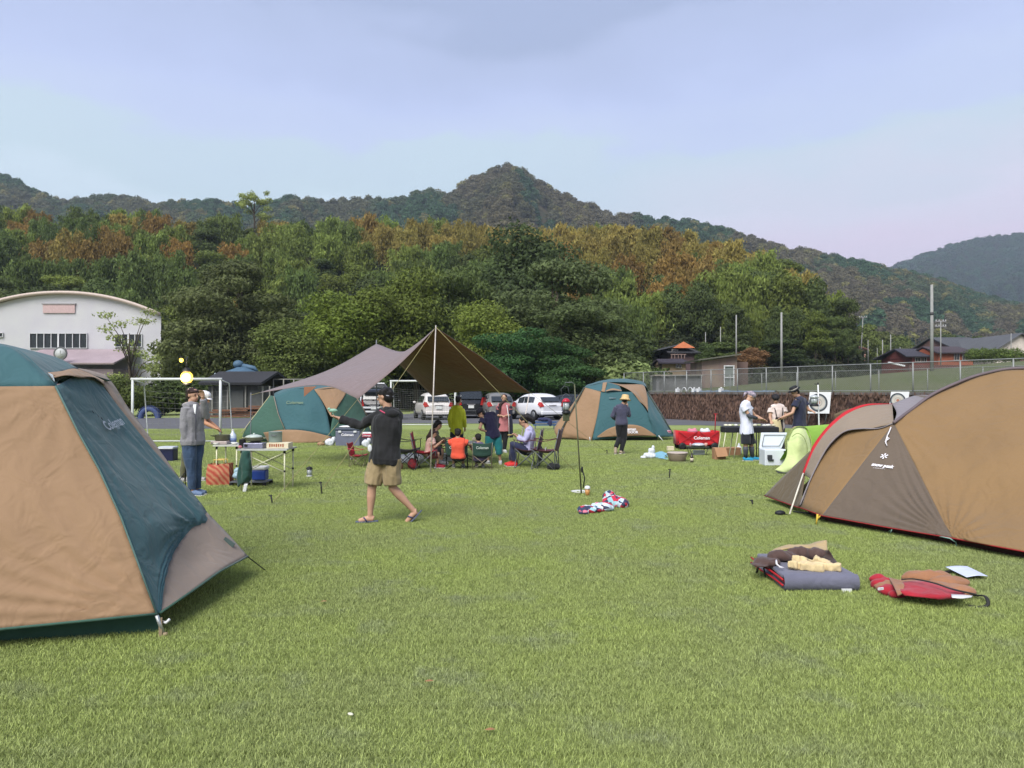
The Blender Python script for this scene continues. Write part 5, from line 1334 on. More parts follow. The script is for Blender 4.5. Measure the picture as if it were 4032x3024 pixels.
# --- walking man in khaki shorts
KH = C_('khaki_shorts', (168, 148, 110), .66, scale=5); BKJ = C_('black_jacket', (34, 34, 36), .75, var=.2)
man, Q, fr_ = person('man walking across the lawn in a black jacket and khaki shorts, arm stretched out', 9.25, dict(
    head=(1516, 1562, 0), neck=(1527, 1612, 0), sl=(1487, 1637, .05), sr=(1566, 1636, -.02), el=(1420, 1676, .10), wl=(1336, 1648, .12), er=(1545, 1700, .28), wr=(1500, 1745, .36),
    hl=(1489, 1806, .04), hr=(1543, 1806, -.02), kl=(1464, 1922, .0), kr=(1546, 1920, .0), al=(1457, 2036, .0), ar=(1632, 2014, .05), tl=(1412, 2052, -.02), tr=(1601, 2056, .05)),
    BKJ, KH, mat('sandal_sole', (96, 104, 128), .7), face=(-.93, .30, -.16), sleeve=1, leg=.44, voxel=.0072, curls=(1.0, .7), girth=1.12, bagg=1.35, shoekind='sandal', fold=.022, ground=False, pn=(V((0, 0, 1)), V((0, 0, -1))))
r_, f_, u_, H_, sh_, hp_, sp_v, lt_ = fr_
mb = MB(); hb = sh_ + sp_v * .02; bk = V((.35, -.94, 0)).normalized()
mb.tube([Q['neck'] + V((-.085, -.05, -.01)), Q['neck'] + V((-.02, -.105, -.04)), Q['neck'] + V((.06, -.10, -.055)), Q['neck'] + V((.115, -.03, -.015))], .008, 8)
mb.part('collar_piping', mat('pink_piping', (206, 78, 112), .75), man)
mb = MB(); mb.ball(Q['neck'] + V((.045, -.045, -.05)), (.105, .085, .065), 14, 10); remeshed(mb, 'hood', BKJ, man, .010, 3, .006, 12)
mb = MB(); mb.tube([H_ + r_ * .079 + f_ * .02 + u_ * .01, H_ + r_ * .072 + f_ * .085 + u_ * .008, H_ + f_ * .098 + u_ * .004, H_ - r_ * .072 + f_ * .085 + u_ * .008], .0032, 5); mb.part('glasses', BLACK(), man)
mb = MB(); mb.tube([H_ - f_ * .075 + r_ * .05 - u_ * .0, H_ - f_ * .11 - u_ * .015, H_ - f_ * .06 - r_ * .082 + u_ * .005], .006, 6); mb.part('cap_strap', mat('grey_strap', (180, 180, 190), .7), man)
mb = MB(); mb.ball(P(1456, 1765, 9.05), (.026, .008, .045), 10, 8); mb.part('white_tag', WHITE_METAL(), man)
mb = MB(); hc = P(1312, 1617, 9.37)
mb.ball(hc, (.055, .028, .026), 12, 8); mb.tube([hc + V((.01, 0, 0)), hc + V((-.01, 0, -.055))], .014, 8); mb.ball(hc + V((-.05, 0, .02)), (.022, .018, .018), 8, 6); mb.solo('water_gun', mat('mint_plastic', (150, 196, 172), .7, rough=.4), 'small mint green toy held in the outstretched hand of the walking man', 'toy')
# --- woman in the grey hoodie
GH = C_('grey_marl', (150, 148, 152), .70, var=.12, scale=60); JN = C_('blue_jeans', (66, 88, 118), .66, var=.2, scale=9)
wm, Q, fr_ = person('person in a grey zip hoodie and blue jeans with one hand raised to the forehead', 11.7, dict(
    head=(761, 1556, 0), neck=(754, 1592, 0), sl=(786, 1607, .14), sr=(733, 1607, -.12), el=(812, 1640, .05), wl=(799, 1566, -.08), er=(722, 1684, -.16), wr=(742, 1756, -.12),
    hl=(776, 1736, .08), hr=(744, 1738, -.08), kl=(774, 1838, .06), kr=(752, 1842, -.06), al=(776, 1928, .10), ar=(757, 1936, -.05), tl=(806, 1944, .08), tr=(794, 1950, -.10)),
    GH, JN, mat('blue_grey_sneaker', (108, 128, 160), .7), face=(.86, -.48, -.1), sleeve=1, leg=1, voxel=.0085, girth=1.12, bagg=1.3, hair=HAIRN, curls=(.5, .8))
r_, f_, u_, H_, sh_, hp_, sp_v, lt_ = fr_
mb = MB(); cN = Q['neck']; dv = V((.6, -.8, 0)).normalized(); 
mb.add([cN + dv * .085 + V((-.05, 0, .0)), cN + dv * .10 + V((.05, 0, -.0)), cN + dv * .155 + V((.02, 0, -.15))], [(0, 1, 2)], False); o = mb.part('white_undershirt', WHITE_METAL(), wm); solid(o, .02, 0)
mb = MB(); mb.tube([cN + dv * .1 + V((-.055, 0, .0)), cN + dv * .165 + V((.02, 0, -.16)), lerp(cN, hp_, .95) + dv * .165], .006, 6); mb.part('zip', mat('dark_zip', (80, 80, 96), .7), wm)
mb = MB(); mb.ball(Q['neck'] - f_ * .06 - V((0, 0, .02)), (.11, .09, .05), 12, 8); remeshed(mb, 'hood', GH, wm, .011, 3, .005, 12)
# --- person behind, white cap
pb, Q, fr_ = person('person in a white cap and olive trousers standing behind the one in the grey hoodie', 13.5, dict(
    head=(806, 1570, .0), neck=(796, 1602, 0), sl=(798, 1618, .16), sr=(782, 1622, -.14), el=(824, 1662, .2), wl=(852, 1680, .1), er=(806, 1664, -.16), wr=(850, 1686, -.2),
    hl=(764, 1738, .08), hr=(752, 1740, -.08), kl=(778, 1815, .08), kr=(728, 1815, -.06), al=(776, 1880, .1), ar=(722, 1880, -.05), tl=(804, 1894, .08), tr=(750, 1896, -.08)),
    C_('faded_red_shirt', (190, 112, 112), .66), C_('olive_trousers', (104, 104, 78), .62), mat('grey_sneaker', (178, 176, 176), .7), face=(.9, -.2, -.35), sleeve=.7, leg=1, voxel=.011, hat=('cap', C_('white_cap', (232, 232, 236), .8)), skin=SKIN2)
# --- boy in yellow-green shirt
person('boy standing under the tarp in a lime yellow shirt, seen from behind', 18.6, dict(
    head=(1806, 1574, 0), neck=(1800, 1597, 0), sl=(1778, 1612, .0), sr=(1820, 1610, .05), el=(1770, 1652, -.06), wl=(1776, 1684, .0), er=(1828, 1652, .04), wr=(1830, 1684, .12),
    hl=(1788, 1700, 0), hr=(1810, 1700, .03), kl=(1786, 1748, -.02), kr=(1812, 1748, .04), al=(1788, 1793, 0), ar=(1814, 1793, .05), tl=(1790, 1800, .14), tr=(1818, 1800, .18)),
    C_('lime_shirt', (206, 208, 50), .95), C_('dark_shorts', (50, 52, 60), .7), mat('grey_sneaker', (178, 176, 176), .7), face=(.55, .83, -.1), s=.86, sleeve=1, leg=.7, bagg=1.3, tlen=.0, girth=.98, fold=.014)
# --- bending child
person('child bending forward in a navy tee and teal three-quarter shorts', 16.8, dict(
    head=(1893, 1628, -.12), neck=(1908, 1638, -.05), sl=(1903, 1648, -.12), sr=(1944, 1632, .1), el=(1888, 1688, -.2), wl=(1908, 1697, -.1), er=(1950, 1665, .2), wr=(1932, 1700, .3),
    hl=(1928, 1718, -.05), hr=(1956, 1714, .05), kl=(1925, 1775, -.05), kr=(1964, 1768, 0), al=(1922, 1818, -.0), ar=(1970, 1815, .02), tl=(1914, 1830, .08), tr=(1971, 1830, -.16)),
    C_('navy_tee', (40, 38, 70), .72), C_('teal_shorts', (38, 132, 134), .68), mat('white_sneaker', (206, 208, 206), .75), face=(-.75, -.2, -.6), up=(-.5, 0, .8), s=.86, sleeve=.75, leg=.72, bagg=1.9, hat=('cap', C_('navy_cap', (44, 42, 56), .7)), girth=1.05)
# --- woman in pink tunic
pw, Q, fr_ = person('woman standing with folded hands in a dusty pink tunic and long navy cardigan', 20.0, dict(
    head=(1985, 1568, 0), neck=(1985, 1589, 0), sl=(2008, 1599, .0), sr=(1962, 1599, .0), el=(2010, 1634, .0), wl=(1992, 1637, -.16), er=(1958, 1634, .0), wr=(1975, 1637, -.16),
    hl=(1996, 1668, 0), hr=(1974, 1668, .0), kl=(1990, 1722, 0), kr=(1968, 1722, 0), al=(1986, 1776, 0), ar=(1958, 1774, 0), tl=(1992, 1786, -.14), tr=(1954, 1786, -.14)),
    C_('pink_tunic', (196, 124, 126), .7), C_('black_leggings', (30, 30, 34), .7), mat('white_sneaker', (206, 208, 206), .75), hair=HAIRN, face=(-.1, -1, -.05), s=.92, sleeve=.7, leg=1, tlen=.32, girth=.95, fringe=False)
r_, f_, u_, H_, sh_, hp_, sp_v, lt_ = fr_
mb = MB()
for sd in (-1, 1):
    mb.tube([sh_ + V((sd * .13, .0, .0)), sh_ + V((sd * .155, .0, -.3)), hp_ + V((sd * .17, .0, -.1)), hp_ + V((sd * .18, 0, -.36))], [.055, .06, .065, .06], 10)
    mb.tube([Q['sl' if sd > 0 else 'sr'], lerp(Q['sl' if sd > 0 else 'sr'], Q['el' if sd > 0 else 'er'], .9)], [.066, .06], 10)
mb.tube([sh_ + V((0, .06, -.03)), hp_ + V((0, .09, -.34))], [.12, .13], 12)
remeshed(mb, 'cardigan', C_('navy_cardigan', (44, 46, 66), .7), pw, .012, 3, .006)
mb = MB(); mb.tube([sh_ + V((.07, -.10, .03)), sh_ + V((.12, -.12, -.3)), hp_ + V((.13, -.10, -.36))], [.022] * 3, 6, flat=.5); mb.part('cardigan_trim', WHITE_METAL(), pw)
mb = MB(); mb.tube([H_ - u_ * .02 - r_ * .08 - V((.0, 0, 0)), H_ + V((-.10, -.09, -.16)), H_ + V((-.12, -.13, -.42))], [.04, .045, .018], 8); remeshed(mb, 'ponytail', HAIRN, pw, .012, 2)
# --- seated woman, lavender blouse, red shoes
sw, Q, fr_ = person('woman seated on a camp chair in a lavender blouse with bright red shoes', 16.3, dict(
    head=(2060, 1659, 0), neck=(2076, 1684, 0), sl=(2082, 1700, -.12), sr=(2094, 1698, .14), el=(2066, 1738, -.18), wl=(2038, 1720, -.12), er=(2072, 1738, .15), wr=(2036, 1716, .04),
    hl=(2074, 1776, -.08), hr=(2082, 1774, .09), kl=(2014, 1752, -.1), kr=(2018, 1750, .08), al=(2026, 1818, -.08), ar=(2014, 1814, .14), tl=(1998, 1833, -.12), tr=(1990, 1828, .12)),
    C_('lavender_blouse', (192, 190, 226), .72), C_('dark_jeans', (48, 54, 86), .66), mat('bright_red_shoe', (222, 62, 60), .78, var=.05), face=(-.86, -.1, -.5), up=(-.3, 0, 1), s=.98, sleeve=1, leg=1, girth=.98, bagg=1.4, hair=HAIRB, fringe=False)
r_, f_, u_, H_, *_r = fr_
mb = MB(); mb.tube([H_ - f_ * .02 + u_ * .07, H_ - f_ * .12 + u_ * .04, H_ - f_ * .19 - u_ * .08, H_ - f_ * .17 - u_ * .17], [.07, .085, .065, .03], 10)
remeshed(mb, 'long_hair', HAIRB, sw, .012, 3, .004, 20)
mb = MB(); mb.tube([H_ + r_ * .076 + u_ * .004, H_ + r_ * .06 + f_ * .088 + u_ * .004, H_ + f_ * .098, H_ - r_ * .06 + f_ * .088], .004, 5); mb.part('glasses', BLACK(), sw)
mb = MB(); mb.tube([P(2019, 1712, 16.2), P(2000, 1713, 16.15)], [.012, .014], 6); mb.solo('snack_stick', mat('snack_yellow', (214, 190, 120), .7), 'thin yellow stick held in the hands of the woman with red shoes', 'snack')
# --- girls on the left of the table
person('girl with long brown hair in a pale pink shirt seated on the red camp chair', 15.9, dict(
    head=(1706, 1706, 0), neck=(1696, 1728, 0), sl=(1700, 1740, -.12), sr=(1694, 1738, .13), el=(1712, 1762, -.14), wl=(1733, 1742, -.06), er=(1716, 1760, .12), wr=(1736, 1745, .06),
    hl=(1690, 1792, -.08), hr=(1690, 1790, .08), kl=(1724, 1786, -.08), kr=(1724, 1784, .08), al=(1722, 1826, -.06), ar=(1724, 1824, .1), tl=(1746, 1838, -.08), tr=(1750, 1836, .1)),
    C_('pale_pink_shirt', (226, 186, 172), .74), C_('maroon_shorts', (140, 70, 74), .66), mat('red_sneaker', (160, 40, 56), .7), hair=HAIRN, hairlen=.24, face=(.9, -.15, -.35), s=.82, sleeve=.8, leg=.5, bagg=1.6)
person('girl with a black bob leaning to the table behind the brown-haired girl', 16.6, dict(
    head=(1726, 1673, 0), neck=(1714, 1698, 0), sl=(1712, 1712, -.1), sr=(1708, 1710, .14), el=(1736, 1738, -.12), wl=(1757, 1730, -.05), er=(1734, 1736, .14), wr=(1756, 1728, .12),
    hl=(1696, 1776, -.06), hr=(1698, 1774, .1), kl=(1738, 1772, -.06), kr=(1740, 1770, .1), al=(1736, 1812, -.04), ar=(1740, 1811, .1), tl=(1760, 1826, -.04), tr=(1762, 1825, .12)),
    C_('dark_olive_shirt', (92, 88, 66), .66), C_('dark_shorts', (50, 52, 60), .7), mat('grey_sneaker', (178, 176, 176), .7), hairlen=.10, face=(.85, -.25, -.3), s=.88, sleeve=1, leg=.5, bagg=1.6)
# --- children in green chairs seen from behind
person('child in a bright orange tee seated in the left green camp chair', 15.6, dict(
    head=(1803, 1705, 0), neck=(1803, 1729, -.02), sl=(1780, 1740, 0), sr=(1828, 1740, 0), el=(1762, 1748, .05), wl=(1752, 1752, .16), er=(1848, 1750, .05), wr=(1856, 1760, .16),
    hl=(1792, 1798, .02), hr=(1816, 1798, .02), kl=(1788, 1790, .34), kr=(1822, 1790, .34), al=(1786, 1830, .36), ar=(1824, 1830, .36), tl=(1784, 1836, .48), tr=(1826, 1836, .48)),
    C_('bright_orange_tee', (238, 92, 66), .78, var=.05), C_('dark_shorts', (50, 52, 60), .7), mat('grey_sneaker', (178, 176, 176), .7), face=(.1, .95, -.25), s=.82, sleeve=.75, leg=.45, bagg=1.6, fringe=False)
person('child in a dull purple top seated low in the right green camp chair', 15.7, dict(
    head=(1882, 1724, 0), neck=(1886, 1744, -.02), sl=(1870, 1755, 0), sr=(1904, 1755, 0), el=(1862, 1772, .08), wl=(1856, 1768, .2), er=(1910, 1774, .08), wr=(1900, 1768, .22),
    hl=(1882, 1806, .02), hr=(1902, 1806, .02), kl=(1876, 1798, .32), kr=(1902, 1798, .32), al=(1876, 1832, .34), ar=(1902, 1832, .34), tl=(1874, 1838, .44), tr=(1902, 1838, .44)),
    C_('dull_purple_top', (96, 86, 118), .68), C_('dark_shorts', (50, 52, 60), .7), mat('grey_sneaker', (178, 176, 176), .7), face=(-.35, .9, -.2), s=.78, sleeve=.8, leg=.45, bagg=1.5, fringe=False)
# --- person in sun hat walking away
person('person walking away in a straw sun hat, grey-blue shirt and black trousers', 19.5, dict(
    head=(2462, 1575, 0), neck=(2450, 1595, 0), sl=(2427, 1605, -.02), sr=(2468, 1605, .02), el=(2411, 1638, 0), wl=(2424, 1652, .2), er=(2476, 1636, .06), wr=(2470, 1602, .2),
    hl=(2437, 1667, 0), hr=(2457, 1667, .02), kl=(2440, 1722, .06), kr=(2456, 1728, .05), al=(2424, 1764, -.06), ar=(2446, 1780, .02), tl=(2426, 1780, .02), tr=(2456, 1789, .12)),
    C_('grey_blue_shirt', (80, 80, 102), .68), C_('black_leggings', (30, 30, 34), .7), mat('tan_shoe', (186, 168, 146), .7), face=(.55, .8, -.2), s=.92, sleeve=1, leg=1, bagg=1.35, hat=('bucket', mat('straw', (222, 190, 134), .75, scale=40)))
# --- man in white shirt with bandana
wmn, Q, fr_ = person('man in a white polo shirt and black shorts with a patterned bandana at the barbecue', 17.6, dict(
    head=(2957, 1562, .02), neck=(2942, 1583, 0), sl=(2944, 1598, .14), sr=(2926, 1598, -.14), el=(2972, 1636, .15), wl=(3002, 1650, .1), er=(2952, 1640, -.2), wr=(2992, 1649, -.1),
    hl=(2945, 1692, .07), hr=(2936, 1692, -.07), kl=(2958, 1752, .08), kr=(2936, 1752, -.08), al=(2962, 1806, .1), ar=(2936, 1804, -.08), tl=(2990, 1815, .08), tr=(2962, 1815, -.12)),
    C_('white_polo', (226, 228, 244), .80, var=.03), C_('black_shorts', (40, 42, 50), .7), mat('bright_blue_shoe', (40, 150, 190), .75), face=(.8, -.1, -.55), up=(.4, 0, 1), s=.96, sleeve=.75, leg=.47, bagg=1.8, hair=None, hat=('scarf', mat('patterned_bandana', (212, 198, 208), .7, rgb2=(92, 82, 104), scale=18)), tlen=.05, girth=1.08)
for kx in ('l', 'r'):
    mb = MB(); mb.tube([lerp(Q['k' + kx], Q['a' + kx], .12), lerp(Q['k' + kx], Q['a' + kx], .4), lerp(Q['k' + kx], Q['a' + kx], .98)], [.060, .060, .040], 12); mb.part('leg_warmer', mat('grey_patterned_sleeve', (104, 108, 118), .65, rgb2=(70, 74, 82), scale=14), wmn)
mb = MB(); mb.tube([lerp(Q['sr'], Q['er'], .75), Q['er'], lerp(Q['er'], Q['wr'], .7)], [.052, .046, .036], 12); mb.part('arm_sleeve', mat('grey_patterned_sleeve', (104, 108, 118), .65), wmn)
# --- woman with black camisole over white top
cw, Q, fr_ = person('woman in a white top and black strappy dress cooking at the barbecue', 19.0, dict(
    head=(3054, 1572, -.04), neck=(3060, 1595, 0), sl=(3086, 1605, .0), sr=(3036, 1607, .0), el=(3094, 1642, -.08), wl=(3070, 1650, -.24), er=(3032, 1644, -.06), wr=(3036, 1658, -.24),
    hl=(3074, 1686, 0), hr=(3048, 1686, .0), kl=(3074, 1742, 0), kr=(3048, 1742, 0), al=(3074, 1788, 0), ar=(3048, 1788, 0), tl=(3078, 1795, -.14), tr=(3044, 1795, -.14)),
    C_('cream_white_top', (234, 216, 208), .76), C_('black_leggings', (30, 30, 34), .7), mat('grey_sneaker', (178, 176, 176), .7), face=(-.2, -.85, -.5), s=.94, sleeve=.85, leg=1, bagg=1.6, hair=HAIRB, hat=('scarf', mat('black_headscarf', (38, 36, 40), .7)))
r_, f_, u_, H_, sh_, hp_, sp_v, lt_ = fr_
mb = MB(); mb.tube([lerp(sh_, hp_, .45), lerp(sh_, hp_, .8), hp_ + V((0, 0, -.1)), hp_ + V((0, 0, -.5))], [.15, .165, .19, .22], 14, flat=.8)
remeshed(mb, 'black_dress', C_('black_dress', (44, 36, 40), .7), cw, .012, 3, .006)
mb = MB()
for sd in (-1, 1): mb.tube([sh_ + V((sd * .10, .0, .07)), sh_ + V((sd * .095, -.125, -.05)), lerp(sh_, hp_, .5) + V((sd * .06, -.15, 0))], .011, 6)
mb.part('strap', mat('black_strap', (40, 34, 38), .7), cw)
mb = MB(); mb.grid(patch([[P(3040, 1652, 18.72), P(3056, 1652, 18.68), P(3072, 1652, 18.7)], [P(3038, 1680, 18.72), P(3058, 1680, 18.64), P(3078, 1680, 18.7)], [P(3036, 1704, 18.7), P(3058, 1704, 18.6), P(3082, 1704, 18.7)]], 10, 10, .015, 9)); o = mb.part('apron', mat('pale_yellow_apron', (220, 204, 160), .72), cw); solid(o, .006)
# --- man in navy polo and cap
nm, Q, fr_ = person('man in a navy shirt and black brimmed hat handing food across the barbecue', 18.3, dict(
    head=(3130, 1545, 0), neck=(3146, 1566, 0), sl=(3136, 1580, -.14), sr=(3166, 1580, .14), el=(3120, 1626, -.22), wl=(3080, 1643, -.2), er=(3184, 1614, .12), wr=(3196, 1618, -.02),
    hl=(3138, 1682, -.07), hr=(3156, 1682, .07), kl=(3136, 1744, -.07), kr=(3158, 1744, .07), al=(3138, 1798, -.07), ar=(3160, 1796, .07), tl=(3112, 1806, -.1), tr=(3136, 1806, .1)),
    C_('navy_polo', (44, 48, 72), .70), C_('beige_trousers', (182, 160, 134), .7), mat('grey_sneaker', (178, 176, 176), .7), face=(-.85, -.15, -.45), up=(-.3, 0, 1), s=1.0, sleeve=.8, leg=1, bagg=1.6, hat=('boater', mat('black_felt', (38, 38, 42), .7)), girth=1.05)
# ================================================================ TENTS AND CANOPY
def proj(v):
    r = V(v) - WCAM; y = r.y * _cp + r.z * _sp; z = -r.y * _sp + r.z * _cp
    return 2016 + r.x / y * FPX, 1512 - z / y * FPX
def surf_at(g, px, py):
    best = None
    for i in range(len(g) - 1):
        for j in range(len(g[0]) - 1):
            q = proj(g[i][j]); dd = (q[0] - px) ** 2 + (q[1] - py) ** 2
            if best is None or dd < best[0]: best = (dd, i, j)
    _, i, j = best; c = g[i][j]; a = (g[i][j + 1] - c); b = (g[i + 1][j] - c)
    if a.length < 1e-6: a = g[i + 1][j + 1] - g[i + 1][j]
    n = a.cross(b).normalized()
    if n.dot(c - WCAM) > 0: n = -n
    # exact point: hit the tangent plane with the view ray
    rd = ray(px, py); t = (c - WCAM).dot(n) / rd.dot(n); return WCAM + rd * t, n
def text_on(parent, g, body, px, py, size, m, name='lettering', tilt=0.0, bold=.0, italic=0.0, lift=.012, up0=(0, 0, 1)):
    c, n = surf_at(g, px, py); u = V(up0); u = (u - n * u.dot(n)).normalized(); r = u.cross(n).normalized()
    if tilt: rt = Matrix.Rotation(tilt, 3, n); r, u = rt @ r, rt @ u
    mb = MB(); put_text(mb, body, c, r, u, size, bold, lift, italic); return mb.part(name, m, parent)
def fab(t, name, m, rows, nu=14, nv=14, wr=.012, ws=3.0, seed=0, th=.003, pull=()):
    g = patch([[P(*p) if not isinstance(p, Vector) else p for p in r] for r in rows], nu, nv, wr, ws, seed)
    if pull:                                   # tension folds that fan out from pegged corners: (u, v, amplitude, folds, reach)
        out = []
        for i in range(nv + 1):
            row = []
            for j in range(nu + 1):
                p = g[i][j]; n = (g[i][min(j + 1, nu)] - g[i][max(j - 1, 0)]).cross(g[min(i + 1, nv)][j] - g[max(i - 1, 0)][j])
                n = n.normalized() if n.length > 1e-9 else V((0, 0, 0)); d = 0
                for (u0, v0, amp, k, rc) in pull:
                    du, dv = j / nu - u0, i / nv - v0; ds = math.hypot(du, dv); an = math.atan2(abs(dv), abs(du) + 1e-6)
                    d += amp * (math.sin(an * k + 2 * mnoise.noise(V((an * 3, ds * 2, k)))) ** 3) * math.exp(-(ds / rc) ** 2) * min(1, ds * 7) * min(1, 12 * min(an, 1.5708 - an) / 1.5708)
                row.append(p + n * d)
            out.append(row)
        g = out
    mb = MB(); mb.grid(g); o = mb.part(name, m, t); solid(o, th, 0); return g
def tentcloth(key, rgb, k=.72, tr=.12): return thin(key, rgb, k, tr=tr, rough=.75, var=.06, scale=1.2, bump=.05, bscale=200)
TEAL = tentcloth('teal_tent_cloth', (64, 108, 114), .70); TAN_T = tentcloth('tan_tent_cloth', (180, 145, 110), .62); TANG = tentcloth('greyish_tan_cloth', (168, 150, 134), .64); DGR = tentcloth('dark_green_cloth', (66, 104, 88)); DK = cloth('dark_floor_cloth', (52, 62, 52), .6)
ROPE = mat('guy_rope_black', (50, 50, 46), .7); ROPEY = mat('guy_rope_yellow', (168, 160, 108), .7); SILV = mat('silver_print', (176, 186, 196), .75, bump=0); WPR = mat('white_print', (236, 232, 236), .85, bump=0)
def rope(parent, a, b, r=.004, m=None, sag=0.0):
    mb = MB(); mb.tube([lerp(a, b, t) - V((0, 0, sag * 4 * t * (1 - t))) for t in np.linspace(0, 1, 7)], r, 5); return mb.part('guy_line', m or ROPE, parent)
def peg(label, px, py, h=.16, lean=.03):
    q = G(px, py); mb = MB(); mb.tube([q + V((0, 0, -.05)), q + V((-lean, 0, h))], [.009, .012], 6); mb.tube([q + V((-lean - .03, 0, h - .01)), q + V((-lean + .02, 0, h - .012))], .008, 5)
    return mb.solo('tent_peg', BLACK(), label, 'peg', 'black tent pegs in the lawn')
# ---- big tent at the left
T = thing('tent', 'large teal and tan dome tent filling the left edge of the photo', 'tent', (-3.8, 5.9, 0))
N_, W_, HUB, B_, S_ = P(619, 2416, 4.95), V((-4.9, 4.1, .10)), V((-4.0, 5.8, 1.96)), V((-3.55, 7.5, .1)), V((-5.6, 7.0, .1))
Np, Wp, Bp, Sp = P(220, 1520, 5.43), V((-4.42, 5.02, 1.6)), P(440, 1500, 6.6), V((-4.8, 6.6, 1.6))
def mid(a, b, t=.5, o=0): return lerp(a, b, t) + V((0, 0, o))
seam = [(220, 1520, 5.43), (313, 1707, 5.33), (392, 1848, 5.25), (478, 2036, 5.12), (548, 2224, 5.03), (619, 2416, 4.95)]
lft = [lerp(Wp, W_, t) + V((-.06 * math.sin(t * 3.1), -.05 * math.sin(t * 3.1), 0)) for t in (0, .21, .37, .59, .8, 1)]
rows = [[l_, lerp(l_, P(*s), .5) + V((0, .0, .0)), P(*s)] for l_, s in zip(lft, seam)]
g = fab(T, 'front_panel', TAN_T, rows, 60, 60, .016, 2.2, pull=((1, 1, .022, 26, .45), (1, 0, .012, 22, .3)))
fab(T, 'roof_panel', TEAL, [[HUB, HUB + V((.01, -.01, 0)), HUB + V((.02, -.01, 0))], [mid(HUB, Wp, .5, .06), mid(HUB, mid(Wp, Np), .5, .10), mid(HUB, Np, .5, .09)], [Wp, mid(Wp, Np, .5, .0), Np]], 16, 12, .01)
fab(T, 'roof_panel', TEAL, [[HUB, HUB + V((.01, .01, 0)), HUB + V((.01, .02, 0))], [mid(HUB, Np, .5, .09), P(120, 1390, 5.9), P(200, 1400, 6.3)], [Np, P(250, 1472, 5.9), P(310, 1450, 6.35)]], 16, 12, .01)
gT = fab(T, 'side_panel', TEAL, [[(221, 1520, 5.43), (310, 1478, 5.95), (385, 1494, 6.5)], [(313, 1707, 5.33), (400, 1650, 5.95), (470, 1605, 6.55)], [(392, 1848, 5.25), (500, 1800, 5.9), (588, 1752, 6.6)], [(478, 2036, 5.12), (640, 1985, 5.85), (815, 2017, 6.55)], [(513, 2130, 5.07), (640, 2070, 5.6), (752, 2083, 6.15)], [(548, 2224, 5.03), (620, 2180, 5.4), (690, 2165, 5.75)], [(583, 2320, 4.99), (615, 2300, 5.15), (650, 2275, 5.33)], [(619, 2416, 4.95), (624, 2415, 4.96), (632, 2413, 4.98)]], 44, 64, .022, 2.0, 3, pull=((1, .55, .02, 24, .4), (0, 0, .015, 20, .35)))
gC = fab(T, 'corner_panel', TANG, [[(815, 2017, 6.55), (900, 2105, 6.53), (976, 2190, 6.5)], [(752, 2083, 6.15), (840, 2140, 6.25), (936, 2210, 6.28)], [(690, 2165, 5.75), (770, 2200, 5.9), (866, 2250, 5.9)], [(650, 2275, 5.33), (690, 2290, 5.4), (760, 2325, 5.45)], [(632, 2413, 4.98), (634, 2413, 4.98), (638, 2411, 4.99)]], 14, 20, .010, 3)
fab(T, 'back_panel', TANG, [[(300, 1449, 6.35), (350, 1458, 6.6), (415, 1476, 6.9)], [(385, 1494, 6.5), (420, 1490, 6.65), (452, 1520, 6.9)], [(470, 1605, 6.55), (490, 1608, 6.6), (510, 1613, 6.8)], [(588, 1752, 6.6), (596, 1745, 6.65), (604, 1739, 6.75)], [(700, 1886, 6.58), (703, 1884, 6.6), (706, 1882, 6.62)]], 10, 18, .006)
fab(T, 'back_panel', TEAL, [[Bp + V((-.12, .2, -.05)), mid(Bp, Sp), Sp], [B_ + V((0, .1, 0)), mid(B_, S_), S_]], 8, 8, .01)
fab(T, 'back_panel', TAN_T, [[Sp, mid(Sp, Wp), Wp], [S_, mid(S_, W_), W_]], 8, 8, .01)
fab(T, 'roof_panel', TEAL, [[HUB, HUB, HUB], [Bp, mid(Bp, Sp), Sp]], 8, 6); fab(T, 'roof_panel', TEAL, [[HUB, HUB, HUB], [Sp, mid(Sp, Wp), Wp]], 8, 6)
fab(T, 'vent_flap', TAN_T, [[(188, 1467, 5.55), (240, 1462, 5.75), (295, 1452, 6.0), (360, 1475, 6.35), (412, 1500, 6.55)], [(206, 1490, 5.45), (260, 1478, 5.6), (318, 1486, 5.85), (370, 1486, 6.2), (414, 1518, 6.5)]], 24, 4, .01, 6)
fab(T, 'vent_opening', DK, [[(212, 1478, 5.52), (260, 1480, 5.7), (318, 1488, 5.95), (370, 1488, 6.3), (413, 1518, 6.55)], [(222, 1500, 5.5), (262, 1490, 5.72), (320, 1502, 5.98), (372, 1500, 6.33), (413, 1522, 6.56)]], 18, 3, .0)
fab(T, 'pale_gusset', SILV, [[(190, 1468, 5.5), (206, 1474, 5.46)], [(214, 1503, 5.44), (216, 1500, 5.44)]], 4, 4, 0)
gi = [[lerp(W_ + V((0, .25, .12)), N_ + V((-.06, .14, .06)), t) for t in np.linspace(0, 1, 6)], [V((p_.x, p_.y + .05, .0)) for p_ in [lerp(W_ + V((0, .25, .1)), P(630, 2480, 5.02), t) for t in np.linspace(0, 1, 6)]]]
mb = MB(); mb.grid(patch(gi, 24, 4, .01, 6)); mb.part('inner_tent_skirt', cloth('inner_green', (64, 102, 84), .66), T)
mb = MB(); mb.tube([lerp(W_, N_, t) + V((0, -.008, 0)) for t in np.linspace(0, 1, 9)], .009, 6); mb.tube([P(632, 2413, 4.965), P(760, 2325, 5.43), P(866, 2250, 5.88), P(976, 2190, 6.48)], .008, 6); mb.part('hem_tape', DGR, T)
mb = MB(); mb.tube([P(*s) + V((.004, -.012, .0)) for s in seam], .007, 6); mb.part('seam_tape', mat('seam_tape', (90, 118, 112), .7), T)
mb = MB(); a = P(617, 2424, 4.93); b = G(648, 2506); mb.tube([a, b], .012, 10); mb.part('pole', ALU(), T)
